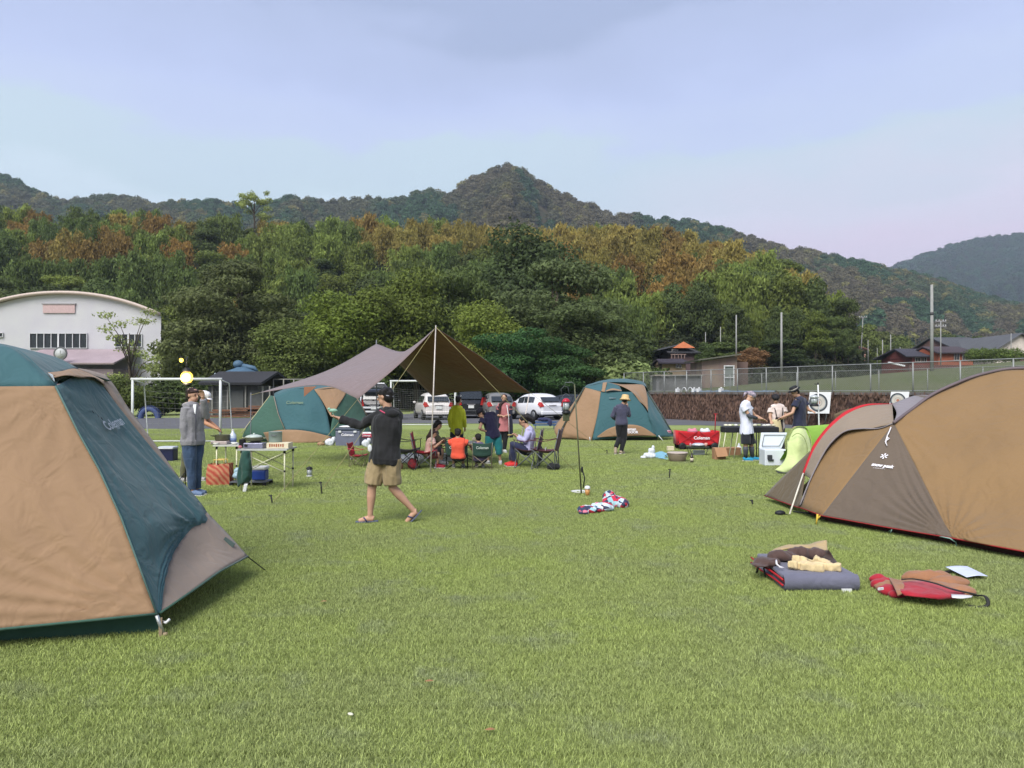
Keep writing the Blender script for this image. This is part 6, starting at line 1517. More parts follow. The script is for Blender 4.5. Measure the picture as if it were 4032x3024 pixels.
mb = MB(); mb.tube([b + V((0, 0, .02)), b + V((.01, -.01, -.0))], [.02, .016], 8); mb.box(P(632, 2470, 4.95), (.02, .02, .12), .3); mb.part('pole_foot', mat('tan_webbing', (170, 150, 120), .7), T)
mb = MB(); mb.tube([P(640, 2448, 4.98), P(655, 2452, 4.95), P(668, 2438, 4.95)], .009, 6); mb.part('toggle', WHITE_METAL(), T)
rope(T, P(974, 2191, 6.49), G(1050, 2250), .005)
text_on(T, gT, 'Coleman', 437, 1676, .12, SILV, tilt=.10, bold=.002, lift=.03); text_on(T, gT, '150', 452, 1692, .05, SILV, tilt=.10, lift=.03)
mb = MB()
for (x, y) in ((365, 1617), (385, 1632), (400, 1643)): mb.ball(surf_at(gT, x, y)[0] + V((-.01, -.02, 0)), (.035, .012, .012), 8, 6, Matrix.Rotation(.6, 3, 'Y'))
mb.part('zip_puller', BLACK(), T)
c, n_ = surf_at(gC, 898, 2140); mb = MB(); mb.box(c + n_ * .01, (.10, .012, .045), Matrix.Rotation(.6, 3, 'Y')); mb.part('buckle_strap', mat('grey_strap2', (90, 108, 104), .7), T)
text_on(T, gC, '?', 862, 2083, .13, DGR, tilt=.2, lift=.02) if False else None
# ---- two-tone tent behind the tarp
T = thing('tent', 'green and tan dome tent standing behind the left wing of the canopy tarp', 'tent', (-7.0, 25, 0))
fab(T, 'side_panel', DGR, [[(1063, 1557, 24.9), (1070, 1558, 24.7), (1078, 1560, 24.6)], [(1010, 1625, 24.6), (1050, 1630, 24.4), (1096, 1632, 24.3)], [(960, 1703, 24.4), (1040, 1704, 24.1), (1122, 1694, 23.98)], [(955, 1733, 24.6), (1000, 1738, 24.3), (1060, 1741, 24.2)]], 12, 12, .03)
g2 = fab(T, 'front_panel', TEAL, [[(1078, 1560, 24.6), (1160, 1530, 24.7), (1240, 1534, 24.7)], [(1096, 1632, 24.3), (1190, 1610, 24.2), (1282, 1612, 24.35)], [(1122, 1694, 23.98), (1210, 1698, 23.9), (1306, 1720, 24.0)]], 16, 16, .03)
g3 = fab(T, 'hem_panel', TAN_T, [[(1037, 1703, 24.05), (1119, 1692, 23.93), (1210, 1697, 23.85), (1306, 1720, 23.95)], [(1055, 1741, 24.1), (1145, 1747, 23.75), (1215, 1745, 23.75), (1302, 1737, 23.9)]], 16, 6, .015)
fab(T, 'top_panel', TAN_T, [[(1237, 1533, 24.68), (1290, 1524, 24.95), (1340, 1528, 25.1), (1366, 1543, 25.15)], [(1268, 1577, 24.5), (1300, 1580, 24.55), (1330, 1585, 24.6), (1346, 1576, 24.75)], [(1302, 1640, 24.25), (1305, 1640, 24.25), (1309, 1638, 24.25), (1322, 1612, 24.45)]], 12, 12, .02)
fab(T, 'side_panel', DGR, [[(1366, 1543, 25.15), (1388, 1547, 25.3), (1411, 1557, 25.5)], [(1322, 1612, 24.45), (1380, 1620, 24.9), (1442, 1640, 25.4)], [(1303, 1680, 24.1), (1390, 1690, 24.6), (1458, 1700, 25.2)], [(1304, 1722, 24.0), (1395, 1730, 24.5), (1470, 1737, 25.2)]], 14, 14, .03)
fab(T, 'roof_panel', TEAL, [[(1078, 1560, 24.6), (1160, 1530, 24.7), (1240, 1533, 24.7), (1340, 1528, 25.1), (1411, 1557, 25.5)], [(1080, 1560, 26), (1160, 1532, 26.2), (1240, 1526, 26.3), (1340, 1534, 26.4), (1405, 1560, 26.4)], [V((-8.6, 27.4, 0)), V((-7.8, 27.8, 0)), V((-6.9, 28, 0)), V((-5.8, 27.8, 0)), V((-4.9, 27.2, 0))]], 12, 12, .02)
mb = MB(); mb.tube([P(1078, 1560, 24.55), P(1096, 1632, 24.25), P(1122, 1694, 23.93)], .012, 5); mb.part('pole_sleeve', TANG, T); mb = MB(); mb.tube([P(1392, 1548, 25.2), P(1420, 1590, 25.2), P(1450, 1645, 25.3)], .02, 5); mb.part('pole_sleeve', TANG, T)
rope(T, P(1063, 1557, 24.85), P(950, 1706, 24.3), .012, mat('pale_webbing', (196, 190, 150), .75)); text_on(T, g2, 'Coleman', 1162, 1587, .16, mat('pale_green_print', (140, 160, 126), .6), bold=.001, lift=.03)
mb = MB(); mb.tube([P(1150, 1750, 23.78) + V((0, .05, 0)), P(1300, 1742, 23.9) + V((0, .05, 0))], .03, 6); mb.part('ground_flap', DK, T)
# ---- tent to the right of the middle
T = thing('tent', 'tan and teal hip-roofed dome tent standing open behind the lantern stand', 'tent', (3.4, 26, 0))
fab(T, 'side_panel', TAN_T, [[(2300, 1525, 26.0), (2332, 1533, 25.7), (2366, 1542, 25.4)], [(2248, 1600, 25.8), (2300, 1620, 25.4), (2352, 1634, 25.1)], [(2186, 1680, 25.6), (2260, 1700, 25.2), (2330, 1728, 24.9)], [(2192, 1722, 25.5), (2260, 1728, 25.2), (2327, 1733, 24.9)]], 14, 14, .03)
g4 = fab(T, 'front_panel', TEAL, [[(2366, 1544, 25.4), (2430, 1543, 25.3), (2488, 1543, 25.3)], [(2352, 1634, 25.1), (2450, 1620, 25.0), (2553, 1630, 25.0)], [(2332, 1732, 24.85), (2460, 1722, 24.8), (2584, 1714, 24.85)]], 16, 16, .03)
g5 = fab(T, 'hem_panel', TAN_T, [[(2352, 1718, 24.78), (2400, 1686, 24.78), (2455, 1673, 24.75), (2520, 1677, 24.75), (2582, 1713, 24.78)], [(2352, 1722, 24.78), (2400, 1720, 24.74), (2455, 1718, 24.72), (2520, 1716, 24.72), (2582, 1716, 24.76)]], 18, 6, .008)
fab(T, 'top_panel', TEAL, [[(2300, 1524, 26.0), (2340, 1514, 26.0), (2374, 1506, 26.0)], [(2332, 1533, 25.7), (2352, 1530, 25.7), (2371, 1527, 25.6)], [(2365, 1541, 25.4), (2366, 1541, 25.4), (2368, 1541, 25.38)]], 8, 8, .01)
fab(T, 'top_band', TAN_T, [[(2374, 1506, 25.98), (2391, 1504, 25.98)], [(2368, 1541, 25.37), (2381, 1543, 25.34)]], 4, 8, 0)
fab(T, 'top_panel', TEAL, [[(2391, 1505, 25.98), (2415, 1510, 25.96), (2440, 1520, 25.9)], [(2386, 1524, 25.7), (2412, 1527, 25.68), (2445, 1531, 25.65)], [(2381, 1542, 25.34), (2420, 1542, 25.34), (2450, 1542, 25.33)]], 8, 8, .01)
fab(T, 'vent_flap', TAN_T, [[(2385, 1538, 25.30), (2412, 1529, 25.42), (2448, 1536, 25.32)], [(2386, 1541, 25.28), (2413, 1536, 25.25), (2447, 1540, 25.28)]], 10, 4, 0)
fab(T, 'corner_panel', TAN_T, [[(2393, 1505, 26.0), (2450, 1513, 26.2), (2528, 1514, 26.4), (2545, 1540, 26.1)], [(2440, 1518, 25.85), (2480, 1525, 25.9), (2520, 1535, 25.9), (2550, 1565, 25.7)], [(2488, 1543, 25.3), (2510, 1555, 25.35), (2530, 1575, 25.4), (2552, 1596, 25.35)], [(2520, 1583, 25.15), (2532, 1592, 25.2), (2545, 1606, 25.2), (2555, 1628, 25.05)]], 14, 14, .02)
g6 = fab(T, 'side_panel', TEAL, [[(2547, 1541, 26.1), (2553, 1548, 26.2), (2560, 1556, 26.4)], [(2553, 1628, 25.0), (2585, 1625, 25.5), (2610, 1635, 26)], [(2570, 1680, 24.9), (2610, 1680, 25.2), (2640, 1690, 25.6)], [(2585, 1721, 24.85), (2625, 1720, 25.1), (2663, 1718, 25.4)]], 14, 14, .03)
fab(T, 'roof_panel', TEAL, [[(2300, 1524, 26.0), (2391, 1505, 26.0), (2528, 1514, 26.4), (2560, 1556, 26.4)], [(2310, 1530, 27.2), (2395, 1510, 27.4), (2520, 1516, 27.4), (2550, 1560, 27.3)], [V((2.0, 28.4, 0)), V((3.2, 29, 0)), V((4.4, 29, 0)), V((5.3, 28.2, 0))]], 12, 10, .02)
mb = MB(); mb.tube([P(2300, 1525, 25.95), P(2250, 1615, 25.6), P(2200, 1712, 25.3)], .03, 6, flat=.5); mb.part('pole_sleeve', mat('dark_sleeve', (74, 84, 74), .7), T); mb = MB(); mb.tube([P(2549, 1545, 26.0), P(2600, 1625, 25.7), P(2650, 1708, 25.3)], .02, 6); mb.part('pole_sleeve', mat('dark_sleeve', (74, 84, 74), .7), T)
mb = MB()
for x, y in ((2323, 1737), (2594, 1731)): a = P(x - 1, y - 16, 24.75); a2 = G(x + 1, y + 1); mb.tube([a, V((a2.x, 24.7, 0))], .014, 6)
mb.part('pole_end', WHITE_METAL(), T)
mb = MB(); mb.grid(patch([[P(2196, 1724, 25.6), P(2330, 1732, 25.0), P(2460, 1722, 24.9), P(2590, 1720, 24.95)], [V((P(2196, 1724, 25.6).x, 25.65, 0)), V((2.55, 25.1, 0)), V((3.6, 25, 0)), V((4.7, 25.05, 0))]], 12, 3)); mb.part('inner_tent_skirt', DK, T)
fab(T, 'logo_patch', mat('pink_white_patch', (214, 184, 196), .75), [[(2619, 1693, 25.25), (2642, 1694, 25.35)], [(2621, 1706, 25.2), (2645, 1707, 25.3)]], 2, 2, 0)
text_on(T, g6, 'Coleman', 2632, 1700, .10, mat('logo_red', (196, 70, 90), .75), bold=.004, lift=.05)
text_on(T, g5, 'Coleman', 2475, 1690, .13, WPR, bold=.004, lift=.03); text_on(T, g5, 'OUTDOOR', 2477, 1702, .11, WPR, bold=.004, lift=.03)
mb = MB(); c = P(2398, 1567, 25.2); mb.tube([c, c + V((.22, 0, -.01))], .02, 6, flat=.4); mb.part('name_tab', SILV, T)
rope(T, P(2560, 1700, 25.0), G(2668, 1760), .006, ROPEY) if False else None
# ---- brown tunnel tent at the right
T = thing('tent', 'large brown and tan tunnel tent with a red edged awning at the right edge', 'tent', (6.2, 9.5, 0))
BRN = tentcloth('tan_brown_cloth', (172, 137, 92), .56); BRD = tentcloth('taupe_brown_cloth', (128, 112, 96), .58); AWN = tentcloth('awning_tan_cloth', (176, 156, 134), .60); GRC = tentcloth('lilac_grey_cloth', (154, 146, 150), .7); SKT = tentcloth('olive_brown_cloth', (130, 112, 84), .56)
REDP = mat('red_piping', (190, 38, 46), .8, rough=.6, var=.04); MAR = cloth('maroon_inner', (78, 42, 40), .66)
K = (3519, 1666, 9.5)
fab(T, 'main_panel', BRN, [[K, (3667, 1559, 9.8), (3872, 1474, 9.8), (4032, 1451, 9.6), (4500, 1480, 9.0)], [(3600, 1826, 8.9), (3760, 1800, 8.7), (3900, 1780, 8.5), (4060, 1770, 8.3), (4550, 1800, 7.9)], [(3680, 1985, 8.3), (3810, 1990, 8.1), (3930, 1990, 7.9), (4060, 1995, 7.7), (4580, 2040, 7.1)], [(3749, 2117, 7.8), (3850, 2137, 7.5), (3950, 2155, 7.3), (4060, 2175, 7.1), (4600, 2270, 6.3)]], 84, 60, .016, 2.4, 2, pull=((0, 1, .028, 30, .38), (0, 0, .016, 24, .3)))
gB = fab(T, 'dark_panel', BRD, [[K, (3520, 1667, 9.5), (3521, 1668, 9.49)], [(3425, 1787, 9.35), (3510, 1812, 9.1), (3600, 1826, 8.9)], [(3330, 1910, 9.25), (3500, 1955, 8.75), (3680, 1985, 8.3)], [(3237, 2030, 9.2), (3500, 2076, 8.45), (3749, 2117, 7.8)]], 60, 60, .010, 2.6, 4, pull=((1, 1, .026, 28, .5),))
fab(T, 'door_panel', BRN, [[(3462, 1689, 9.7), (3490, 1680, 9.6), K], [(3329, 1697, 10.0), (3390, 1735, 9.7), (3425, 1787, 9.35)], [(3220, 1820, 10.0), (3280, 1860, 9.6), (3330, 1910, 9.25)], [(3152, 1997, 9.75), (3195, 2015, 9.45), (3237, 2030, 9.2)]], 14, 20, .012, 2.5)
arcd = [(3519, 1667, 9.49), (3462, 1687, 9.65), (3390, 1688, 9.8), (3329, 1698, 9.92), (3280, 1735, 9.95), (3240, 1790, 9.95), (3190, 1890, 9.88), (3150, 1990, 9.75)]
redp = [(3163, 1866, 10.2), (3182, 1812, 10.25), (3206, 1759, 10.3), (3235, 1716, 10.35), (3268, 1677, 10.4), (3302, 1646, 10.45), (3339, 1620, 10.5), (3411, 1594, 10.5), (3513, 1590, 10.4)]
fab(T, 'awning', AWN, [[(3163, 1866, 10.2), (3206, 1759, 10.3), (3268, 1677, 10.4), (3339, 1620, 10.5), (3411, 1594, 10.5), (3513, 1590, 10.4)], [(3190, 1885, 9.88), (3238, 1790, 9.95), (3280, 1735, 9.95), (3335, 1697, 9.9), (3430, 1686, 9.75), (3519, 1668, 9.52)]], 26, 10, .008, 3)
mb = MB(); mb.tube(patch([[P(*q) for q in arcd]] * 2, 30, 1)[0], .024, 8, flat=.4); mb.part('dark_edge_band', GRC, T)
mb = MB(); mb.tube(patch([[P(*q) + V((0, -.02, 0)) for q in redp]] * 2, 34, 1)[0], [.030] * 8 + [.040] * 19 + [.036, .033, .03, .026, .02, .014, .008, .004], 8, flat=.35); mb.part('red_edge_band', REDP, T)
fab(T, 'grey_gusset', GRC, [[(3513, 1590, 10.4), (3600, 1558, 10.6), (3665, 1556, 10.2)], [(3530, 1625, 9.95), (3590, 1612, 10.0), (3640, 1580, 9.9)], [(3519, 1664, 9.52), (3521, 1663, 9.52), (3530, 1658, 9.55)]], 10, 12, .006)
mb = MB(); mb.tube(patch([[P(*q) for q in ((3519, 1664, 9.46), (3590, 1612, 9.66), (3665, 1557, 9.78), (3760, 1511, 9.79), (3872, 1472, 9.78), (4032, 1449, 9.58), (4400, 1468, 9.1))]] * 2, 30, 1)[0], .020, 6); mb.part('roof_piping', mat('purple_grey_piping', (116, 104, 108), .7), T)
fab(T, 'vestibule_skirt', SKT, [[(3190, 1775, 10.3), (3172, 1866, 10.15), (3152, 1990, 9.8)], [(3090, 1870, 10.8), (3110, 1930, 10.4), (3145, 1996, 9.85)], [(3009, 1951, 11.1), (3075, 1975, 10.5), (3139, 1997, 9.9)]], 12, 14, .01)
fab(T, 'far_awning', SKT, [[(3284, 1632, 12.6), (3330, 1612, 12.6), (3400, 1600, 12.6)], [(3290, 1680, 12.6), (3330, 1680, 12.6), (3400, 1670, 12.6)]], 6, 6, .01)
fab(T, 'roof_panel', BRN, [[(3667, 1559, 9.8), (3872, 1474, 9.8), (4032, 1451, 9.6), (4500, 1480, 9.0)], [(3700, 1590, 11), (3880, 1530, 11.2), (4040, 1500, 11.2), (4500, 1500, 11)], [V((5.8, 12.2, 0)), V((6.9, 12.4, 0)), V((8, 12.2, 0)), V((9.6, 11, 0))]], 12, 10, .01)
fab(T, 'far_side_panel', BRD, [[(3513, 1590, 10.4), (3600, 1558, 10.6), (3667, 1560, 9.9)], [V((4.2, 11.6, 0)), V((5.0, 12.0, 0)), V((5.8, 12.2, 0))]], 8, 8, .01)
hem = [(3009, 1951, 11.1), (3075, 1975, 10.5), (3139, 1997, 9.9), (3152, 1999, 9.75), (3237, 2031, 9.18), (3500, 2078, 8.43), (3749, 2119, 7.78), (3950, 2157, 7.28), (4060, 2177, 7.08), (4600, 2272, 6.28)]
mb = MB(); mb.tube([P(*q) for q in hem], .007, 6); mb.part('hem_piping', mat('dark_red_piping', (160, 38, 42), .7), T)
mb = MB(); mb.grid([[P(*q) + V((.10, .06, .0)) for q in hem[3:]], [V((P(*q).x + .14, P(*q).y + .08, 0)) for q in hem[3:]]]); mb.part('inner_tent_skirt', MAR, T)
a = P(3163, 1864, 10.18); b = G(3109, 2031); mb = MB(); mb.tube([a, b + V((0, 0, .02))], .011, 8); mb.part('pole', mat('cream_pole', (226, 220, 204), .8, rough=.4), T)
mb = MB(); mb.ball(b + V((-.12, .0, .035)), (.07, .05, .035), 10, 8); mb.tube([b + V((-.08, 0, .03)), b], .01, 6); mb.tube([b + V((.05, .02, .05)), b + V((.25, -.05, .04)), b + V((.4, -.3, -.0))], .01, 6); mb.part('strap', BLACK(), T)
q = G(3213, 2068); mb = MB(); mb.tube([q + V((.02, 0, .13)), q + V((0, 0, 0))], [.022, .012], 6, flat=.5); mb.tube([q + V((.07, .05, .10)), q + V((.02, .0, .08))], .010, 5); mb.part('yellow_webbing', mat('yellow_webbing', (226, 190, 70), .8), T)
q = G(3765, 2155); mb = MB(); mb.tube([P(3700, 2112, 7.9), P(3740, 2120, 7.76), q + V((0, 0, .05)), q], .006, 6); mb.tube([P(3500, 2092, 8.4), P(3512, 2085, 8.35), P(3505, 2100, 8.38)], .004, 5); mb.part('corner_cord', mat('pale_teal_cord', (150, 190, 180), .75), T)
c, n_ = surf_at(gB, 3505, 1690); pts = [surf_at(gB, x, y)[0] + V((-.02, -.03, 0)) for x, y in ((3510, 1682), (3500, 1706), (3494, 1718))]
mb = MB(); mb.tube(pts, .007, 6)
for k_ in range(4):
    e = [surf_at(gB, 3494 + 9 * math.sin(k_ * 1.9), 1718 + 8 * k_)[0] + V((-.02, -.035, 0)), surf_at(gB, 3488 + 6 * math.cos(k_ * 2.3), 1730 + 8 * k_)[0] + V((-.02, -.04, 0))]; mb.tube([pts[-1]] + e, .005, 5)
mb.part('tied_cord', WPR, T)
cc, n_ = surf_at(gB, 3483, 1799); mb = MB(); u_ = V((0, 0, 1)); u_ = (u_ - n_ * u_.dot(n_)).normalized(); r_ = u_.cross(n_).normalized()
for k_ in range(6):
    a_ = math.pi / 3 * k_ + math.pi / 2; dv = r_ * math.cos(a_) + u_ * math.sin(a_); sd_ = r_ * -math.sin(a_) + u_ * math.cos(a_)
    o_ = cc + n_ * .014; mb.add([o_ + dv * .010 - sd_ * .005, o_ + dv * .010 + sd_ * .005, o_ + dv * .045 + sd_ * .009, o_ + dv * .045 - sd_ * .009], [(0, 1, 2, 3)], False)
mb.part('asterisk_emblem', WPR, T)
text_on(T, gB, 'snow peak', 3476, 1836, .062, WPR, bold=.0030, italic=.12, lift=.014, tilt=-.06)
text_on(T, gB, 'OUTDOOR LIFESTYLE', 3462, 1847, .014, WPR, lift=.014, tilt=-.06)
# ---- lime pop-up tent
T = thing('tent', 'small bright lime pop-up tent in front of the brown tunnel tent', 'tent', G(3160, 1850))
LM = tentcloth('lime_cloth', (172, 222, 84), .78, .3); PL_ = tentcloth('pale_lime_mesh', (210, 224, 156), .80, .05)
fab(T, 'door_panel', PL_, [[(3118, 1690, 15.2), (3150, 1680, 15.2), (3180, 1692, 15.3)], [(3100, 1735, 15.0), (3150, 1730, 14.85), (3194, 1750, 15.1)], [(3098, 1790, 14.9), (3145, 1795, 14.8), (3200, 1800, 15)], [(3078, 1828, 14.9), (3130, 1840, 14.7), (3205, 1835, 15)], [(3050, 1850, 14.9), (3110, 1866, 14.8), (3190, 1866, 15.0)]], 14, 18, .02)
fab(T, 'body_panel', LM, [[(3150, 1681, 15.2), (3250, 1672, 15.8), (3360, 1666, 16.5)], [(3190, 1730, 15.15), (3260, 1740, 15.5), (3360, 1740, 16.0)], [(3192, 1800, 15.1), (3260, 1835, 15.2), (3360, 1835, 15.5)]], 14, 12, .02)
fab(T, 'back_panel', LM, [[(3150, 1681, 15.2), (3250, 1672, 15.8), (3360, 1666, 16.5)], [V((5.7, 16.6, 0)), V((6.6, 17, 0)), V((7.4, 17.2, 0))]], 8, 8, .02)
mb = MB(); mb.tube(patch([[P(*q) for q in ((3102, 1730, 14.95), (3122, 1690, 15.15), (3150, 1680, 15.15), (3180, 1692, 15.25), (3196, 1750, 15.05), (3188, 1805, 14.95), (3160, 1840, 14.95), (3110, 1862, 14.85))]] * 2, 30, 1)[0], .012, 6); mb.tube(patch([[P(*q) for q in ((3118, 1720, 14.9), (3140, 1706, 14.85), (3165, 1722, 14.85), (3178, 1760, 14.9), (3176, 1800, 14.86))]] * 2, 20, 1)[0], .006, 5); mb.part('hoop', mat('olive_hoop', (150, 168, 92), .7), T)
mb = MB(); mb.prism([V((P(3046, 1852, 15).x, 14.75, .02)), V((P(3110, 1866, 15).x, 14.6, .01)), V((P(3110, 1866, 15).x, 15.2, .01)), V((P(3060, 1852, 15).x, 15.1, .05))], (0, 0, .02)); mb.part('floor_edge', DK, T)
# ---- canopy tarp
T = thing('canopy_tarp', 'brown and mauve canopy tarp stretched high between two poles over the camp chairs', 'canopy', (-1.2, 17, 0))
TTOP = cloth('tarp_top_mauve', (158, 139, 139), .48, var=.06, bump=.05, bscale=120); TUND = cloth('tarp_underside_brown', (128, 88, 64), .95, var=.08)
def tarp(rows, nu=24, nv=20, flip=False):
    g = patch([[P(*p) for p in r] for r in rows], nu, nv, .02, 1.5)
    if flip: g = [r[::-1] for r in g]
    mb = MB(); mb.grid(g); o = mb.part('tarp_panel', [TTOP, TUND], T); m = o.modifiers.new('s', 'SOLIDIFY'); m.thickness = .006; m.offset = -1; m.material_offset = 1; return g
F_, R_ = (1716, 1290, 15.0), (1482, 1354, 19.1)
tarp([[F_, (1595, 1383, 17.0), R_], [(1570, 1436, 14.8), (1440, 1446, 16.4), (1290, 1458, 18.1)], [(1410, 1570, 14.6), (1262, 1516, 15.8), (1022, 1546, 17.2)]])
tarp([[F_, (1595, 1383, 17.0), R_], [(1905, 1412, 15.75), (1740, 1470, 17.4), (1590, 1450, 19.3)], [(2090, 1547, 16.5), (1850, 1540, 18.0), (1703, 1560, 19.5)]], flip=True)
PCR = mat('pale_pole', (216, 206, 198), .8, rough=.35, metal=.2)
b = G(1695, 1863); mb = MB(); mb.tube([P(1716, 1281, 15.0), lerp(P(1716, 1281, 15.0), V((b.x, b.y, 0)), .5), V((b.x, b.y, 0))], [.011, .014, .015], 10); mb.part('pole', PCR, T)
mb = MB(); a = P(1482, 1338, 19.1); mb.tube([a, V((a.x + .02, 19.1, 0))], .014, 8); mb.part('pole', mat('grey_pole', (120, 122, 130), .75), T)
mb = MB(); mb.tube([P(2084, 1552, 16.5), P(2056, 1703, 16.5), V((P(2036, 1800, 16.5).x, 16.5, 0))], .012, 8); mb.part('pole', PCR, T)
mb = MB(); a = P(988, 1546, 17.6); mb.tube([a, V((a.x, 17.6, 0))], .010, 6); mb.part('pole', mat('grey_pole', (120, 122, 130), .75), T)
for px, py in ((1268, 1930), (2268, 1860)): rope(T, P(1716, 1288, 15.0), G(px, py), .005, ROPEY)
rope(T, P(1410, 1570, 14.6), G(1073, 1980), .005, ROPEY); rope(T, P(1022, 1546, 17.2), P(985, 1556, 17.5), .005, ROPEY); rope(T, P(2090, 1547, 16.5), G(2400, 1790), .004, ROPEY); rope(T, P(1482, 1342, 19.1), G(1350, 1720), .004, ROPEY) if False else None
mb = MB(); a = P(1262, 1519, 15.75); mb.add([P(1197, 1523, 15.9), P(1247, 1521, 15.75), P(1197, 1562, 15.85)], [(0, 1, 2)], False); o = mb.part('hanging_corner', TUND, T); solid(o, .004)
peg('black peg at the end of the left-hand tarp line', 1075, 1985, .13); peg('black peg in the lawn right of the ground lantern', 1270, 1948, .2); peg('black peg in the lawn below the grill gear', 2634, 1885, .18, -.02); peg('small black peg in the lawn beside the person in the sun hat', 2394, 1788, .1); peg('black peg near the tip of the brown tent awning', 2968, 1990, .08)
# ================================================================ CAMP FURNITURE AND GEAR
RED = cloth('red_chair_cloth', (206, 44, 66), .74); MARN = cloth('maroon_chair_cloth', (92, 44, 56), .68); GRN = cloth('green_chair_cloth', (52, 84, 74), .68); BKC = cloth('black_chair_cloth', (34, 36, 38), .72)
GT = mat('bronze_tube', (150, 138, 118), .7, rough=.4, metal=.3); STL = mat('grey_steel_tube', (120, 124, 130), .7, rough=.4, metal=.3); BT = mat('black_tube', (40, 42, 44), .7, rough=.4)
def camp_chair(label, px, py, face_deg, s=1.0, fab_=RED, tube=STL, arms=True, logo=None, tag_=None, group='folding camp chairs', wide=1.0, hback=.86):
    """local +y is the way the sitter faces"""
    q = G(px, py); t = thing('camp_chair', label, 'chair', (0, 0, 0), group); W = .27 * wide
    def L_(*p): return V((p[0] * s, p[1] * s, p[2] * s))
    mbs = []
    for sx in (-1, 1):
        mb = MB(); mb.tube([L_(sx * W, -.25, 0), L_(sx * W * .98, -.24, .42), L_(sx * W * 1.04, -.34, hback)], .010 * s, 6); mb.part('back_post', tube, t)
        mb = MB(); mb.tube([L_(sx * W, .25, 0), L_(sx * W * .96, -.22, .42)], .009 * s, 6); mb.part('leg', tube, t)
        mb = MB(); mb.tube([L_(sx * W, -.25, 0), L_(sx * W * .96, .25, .45)], .009 * s, 6); mb.part('leg', tube, t)
        for y in (-.25, .25):
            mb = MB(); mb.tube([L_(sx * W, y, 0), L_(-sx * W * .96, y * .95, .43)], .009 * s, 6); mb.part('leg', tube, t)
        if arms:
            mb = MB(); mb.tube([L_(sx * W * .98, .25, .44), L_(sx * W * 1.02, .25, .63)], .009 * s, 6); mb.part('arm_post', tube, t)
            mb = MB(); mb.grid(patch([[L_(sx * W * 1.02 - .03, -.31, .66), L_(sx * W * 1.02 - .035, -.02, .60), L_(sx * W * 1.02 - .03, .28, .63)], [L_(sx * W * 1.02 + .03, -.31, .66), L_(sx * W * 1.02 + .035, -.02, .60), L_(sx * W * 1.02 + .03, .28, .63)]], 8, 2)); o = mb.part('armrest', fab_, t); solid(o, .012 * s)
    mb = MB(); mb.grid(patch([[L_(-W, -.23, .42), L_(0, -.22, .37), L_(W, -.23, .42)], [L_(-W * .9, 0, .40), L_(0, 0, .34), L_(W * .9, 0, .40)], [L_(-W, .26, .45), L_(0, .25, .41), L_(W, .26, .45)]], 10, 10, .004 * s, 10)); o = mb.part('seat', fab_, t); solid(o, .008 * s)
    gb = patch([[L_(-W * 1.04, -.33, hback), L_(0, -.35, hback - .035), L_(W * 1.04, -.33, hback)], [L_(-W, -.29, .64), L_(0, -.335, .62), L_(W, -.29, .64)], [L_(-W * .92, -.245, .42), L_(0, -.27, .38), L_(W * .92, -.245, .42)]], 12, 12, .004 * s, 10)
    mb = MB(); mb.grid(gb); bo = mb.part('backrest', fab_, t); solid(bo, .008 * s)
    if logo:
        mb = MB(); put_text(mb, logo, L_(0, -.352, hback - .15), V((1, 0, 0)), V((0, -.05, 1)), .11 * s, .002, .014); mb.part('lettering', mat('pale_print', (196, 206, 196), .75, bump=0), bo)
    if tag_:
        mb = MB(); mb.box(L_(*tag_), (.14 * s, .012, .08 * s)); mb.part('care_label', WHITE_METAL(), t)
    t.location = (q.x, q.y, 0); t.rotation_euler = (0, 0, math.radians(face_deg)); return t
# face_deg: 0 faces away from the camera, 90 faces left, -90 faces right
camp_chair('small empty red folding chair left of the walking man', 1412, 1838, -100, .60, RED, GT, tag_=(0.0, -.27, .30))
camp_chair('empty black folding armchair just right of the walking man', 1598, 1850, -95, .98, BKC, BT)
camp_chair('red folding chair carrying the girl in the pale pink shirt', 1676, 1846, -88, .88, RED, STL, arms=False)
g1 = camp_chair('green folding chair under the child in the orange tee', 1800, 1846, 0, .70, GRN, BT, logo='Coleman', hback=.80, wide=1.15, arms=False)
g2_ = copy_tree(g1); q = G(1898, 1848); g2_.location = (q.x, q.y, 0); g2_.rotation_euler = (0, 0, .06); g2_.scale = (.9, .9, 1.0); g2_['label'] = 'green folding chair with pale bronze legs under the child in purple'
for ch in g2_.children:
    if ch.name.split('.')[0] in ('leg', 'back_post'): ch.data = ch.data.copy(); ch.data.materials[0] = GT
camp_chair('maroon folding armchair under the seated woman with red shoes', 2076, 1842, 82, .95, MARN, STL)
camp_chair('empty maroon folding armchair nearest the camera at the right of the group', 2146, 1848, 78, .98, MARN, STL, tag_=(.22, .02, .40))
# ---- low dining table with dishes
q = G(1800, 1826); t = thing('camp_table', 'low folding table in the middle of the seated group', 'table', (q.x, q.y, 0))
TW = mat('table_top_grey', (170, 174, 176), .75, rough=.4)
mb = MB(); mb.box((q.x, q.y, .47), (.95, .7, .025)); mb.part('table_top', TW, t, bevel=.006)
for sx in (-1, 1):
    for sy in (-1, 1):
        mb = MB(); mb.tube([(q.x + sx * .42, q.y + sy * .28, 0), (q.x + sx * .42, q.y + sy * .28, .46)], .012, 6); mb.part('leg', BT, t)
    mb = MB(); mb.tube([(q.x - .42, q.y + sx * .27, .05 if sx > 0 else .42), (q.x + .42, q.y + sx * .27, .42)], .008, 6); mb.tube([(q.x - .42, q.y + sx * .27, .42), (q.x + .42, q.y + sx * .27, .08)], .008, 6); mb.part('brace', BT, t)
DISH = mat('white_dish', (226, 226, 222), .8, rough=.3)
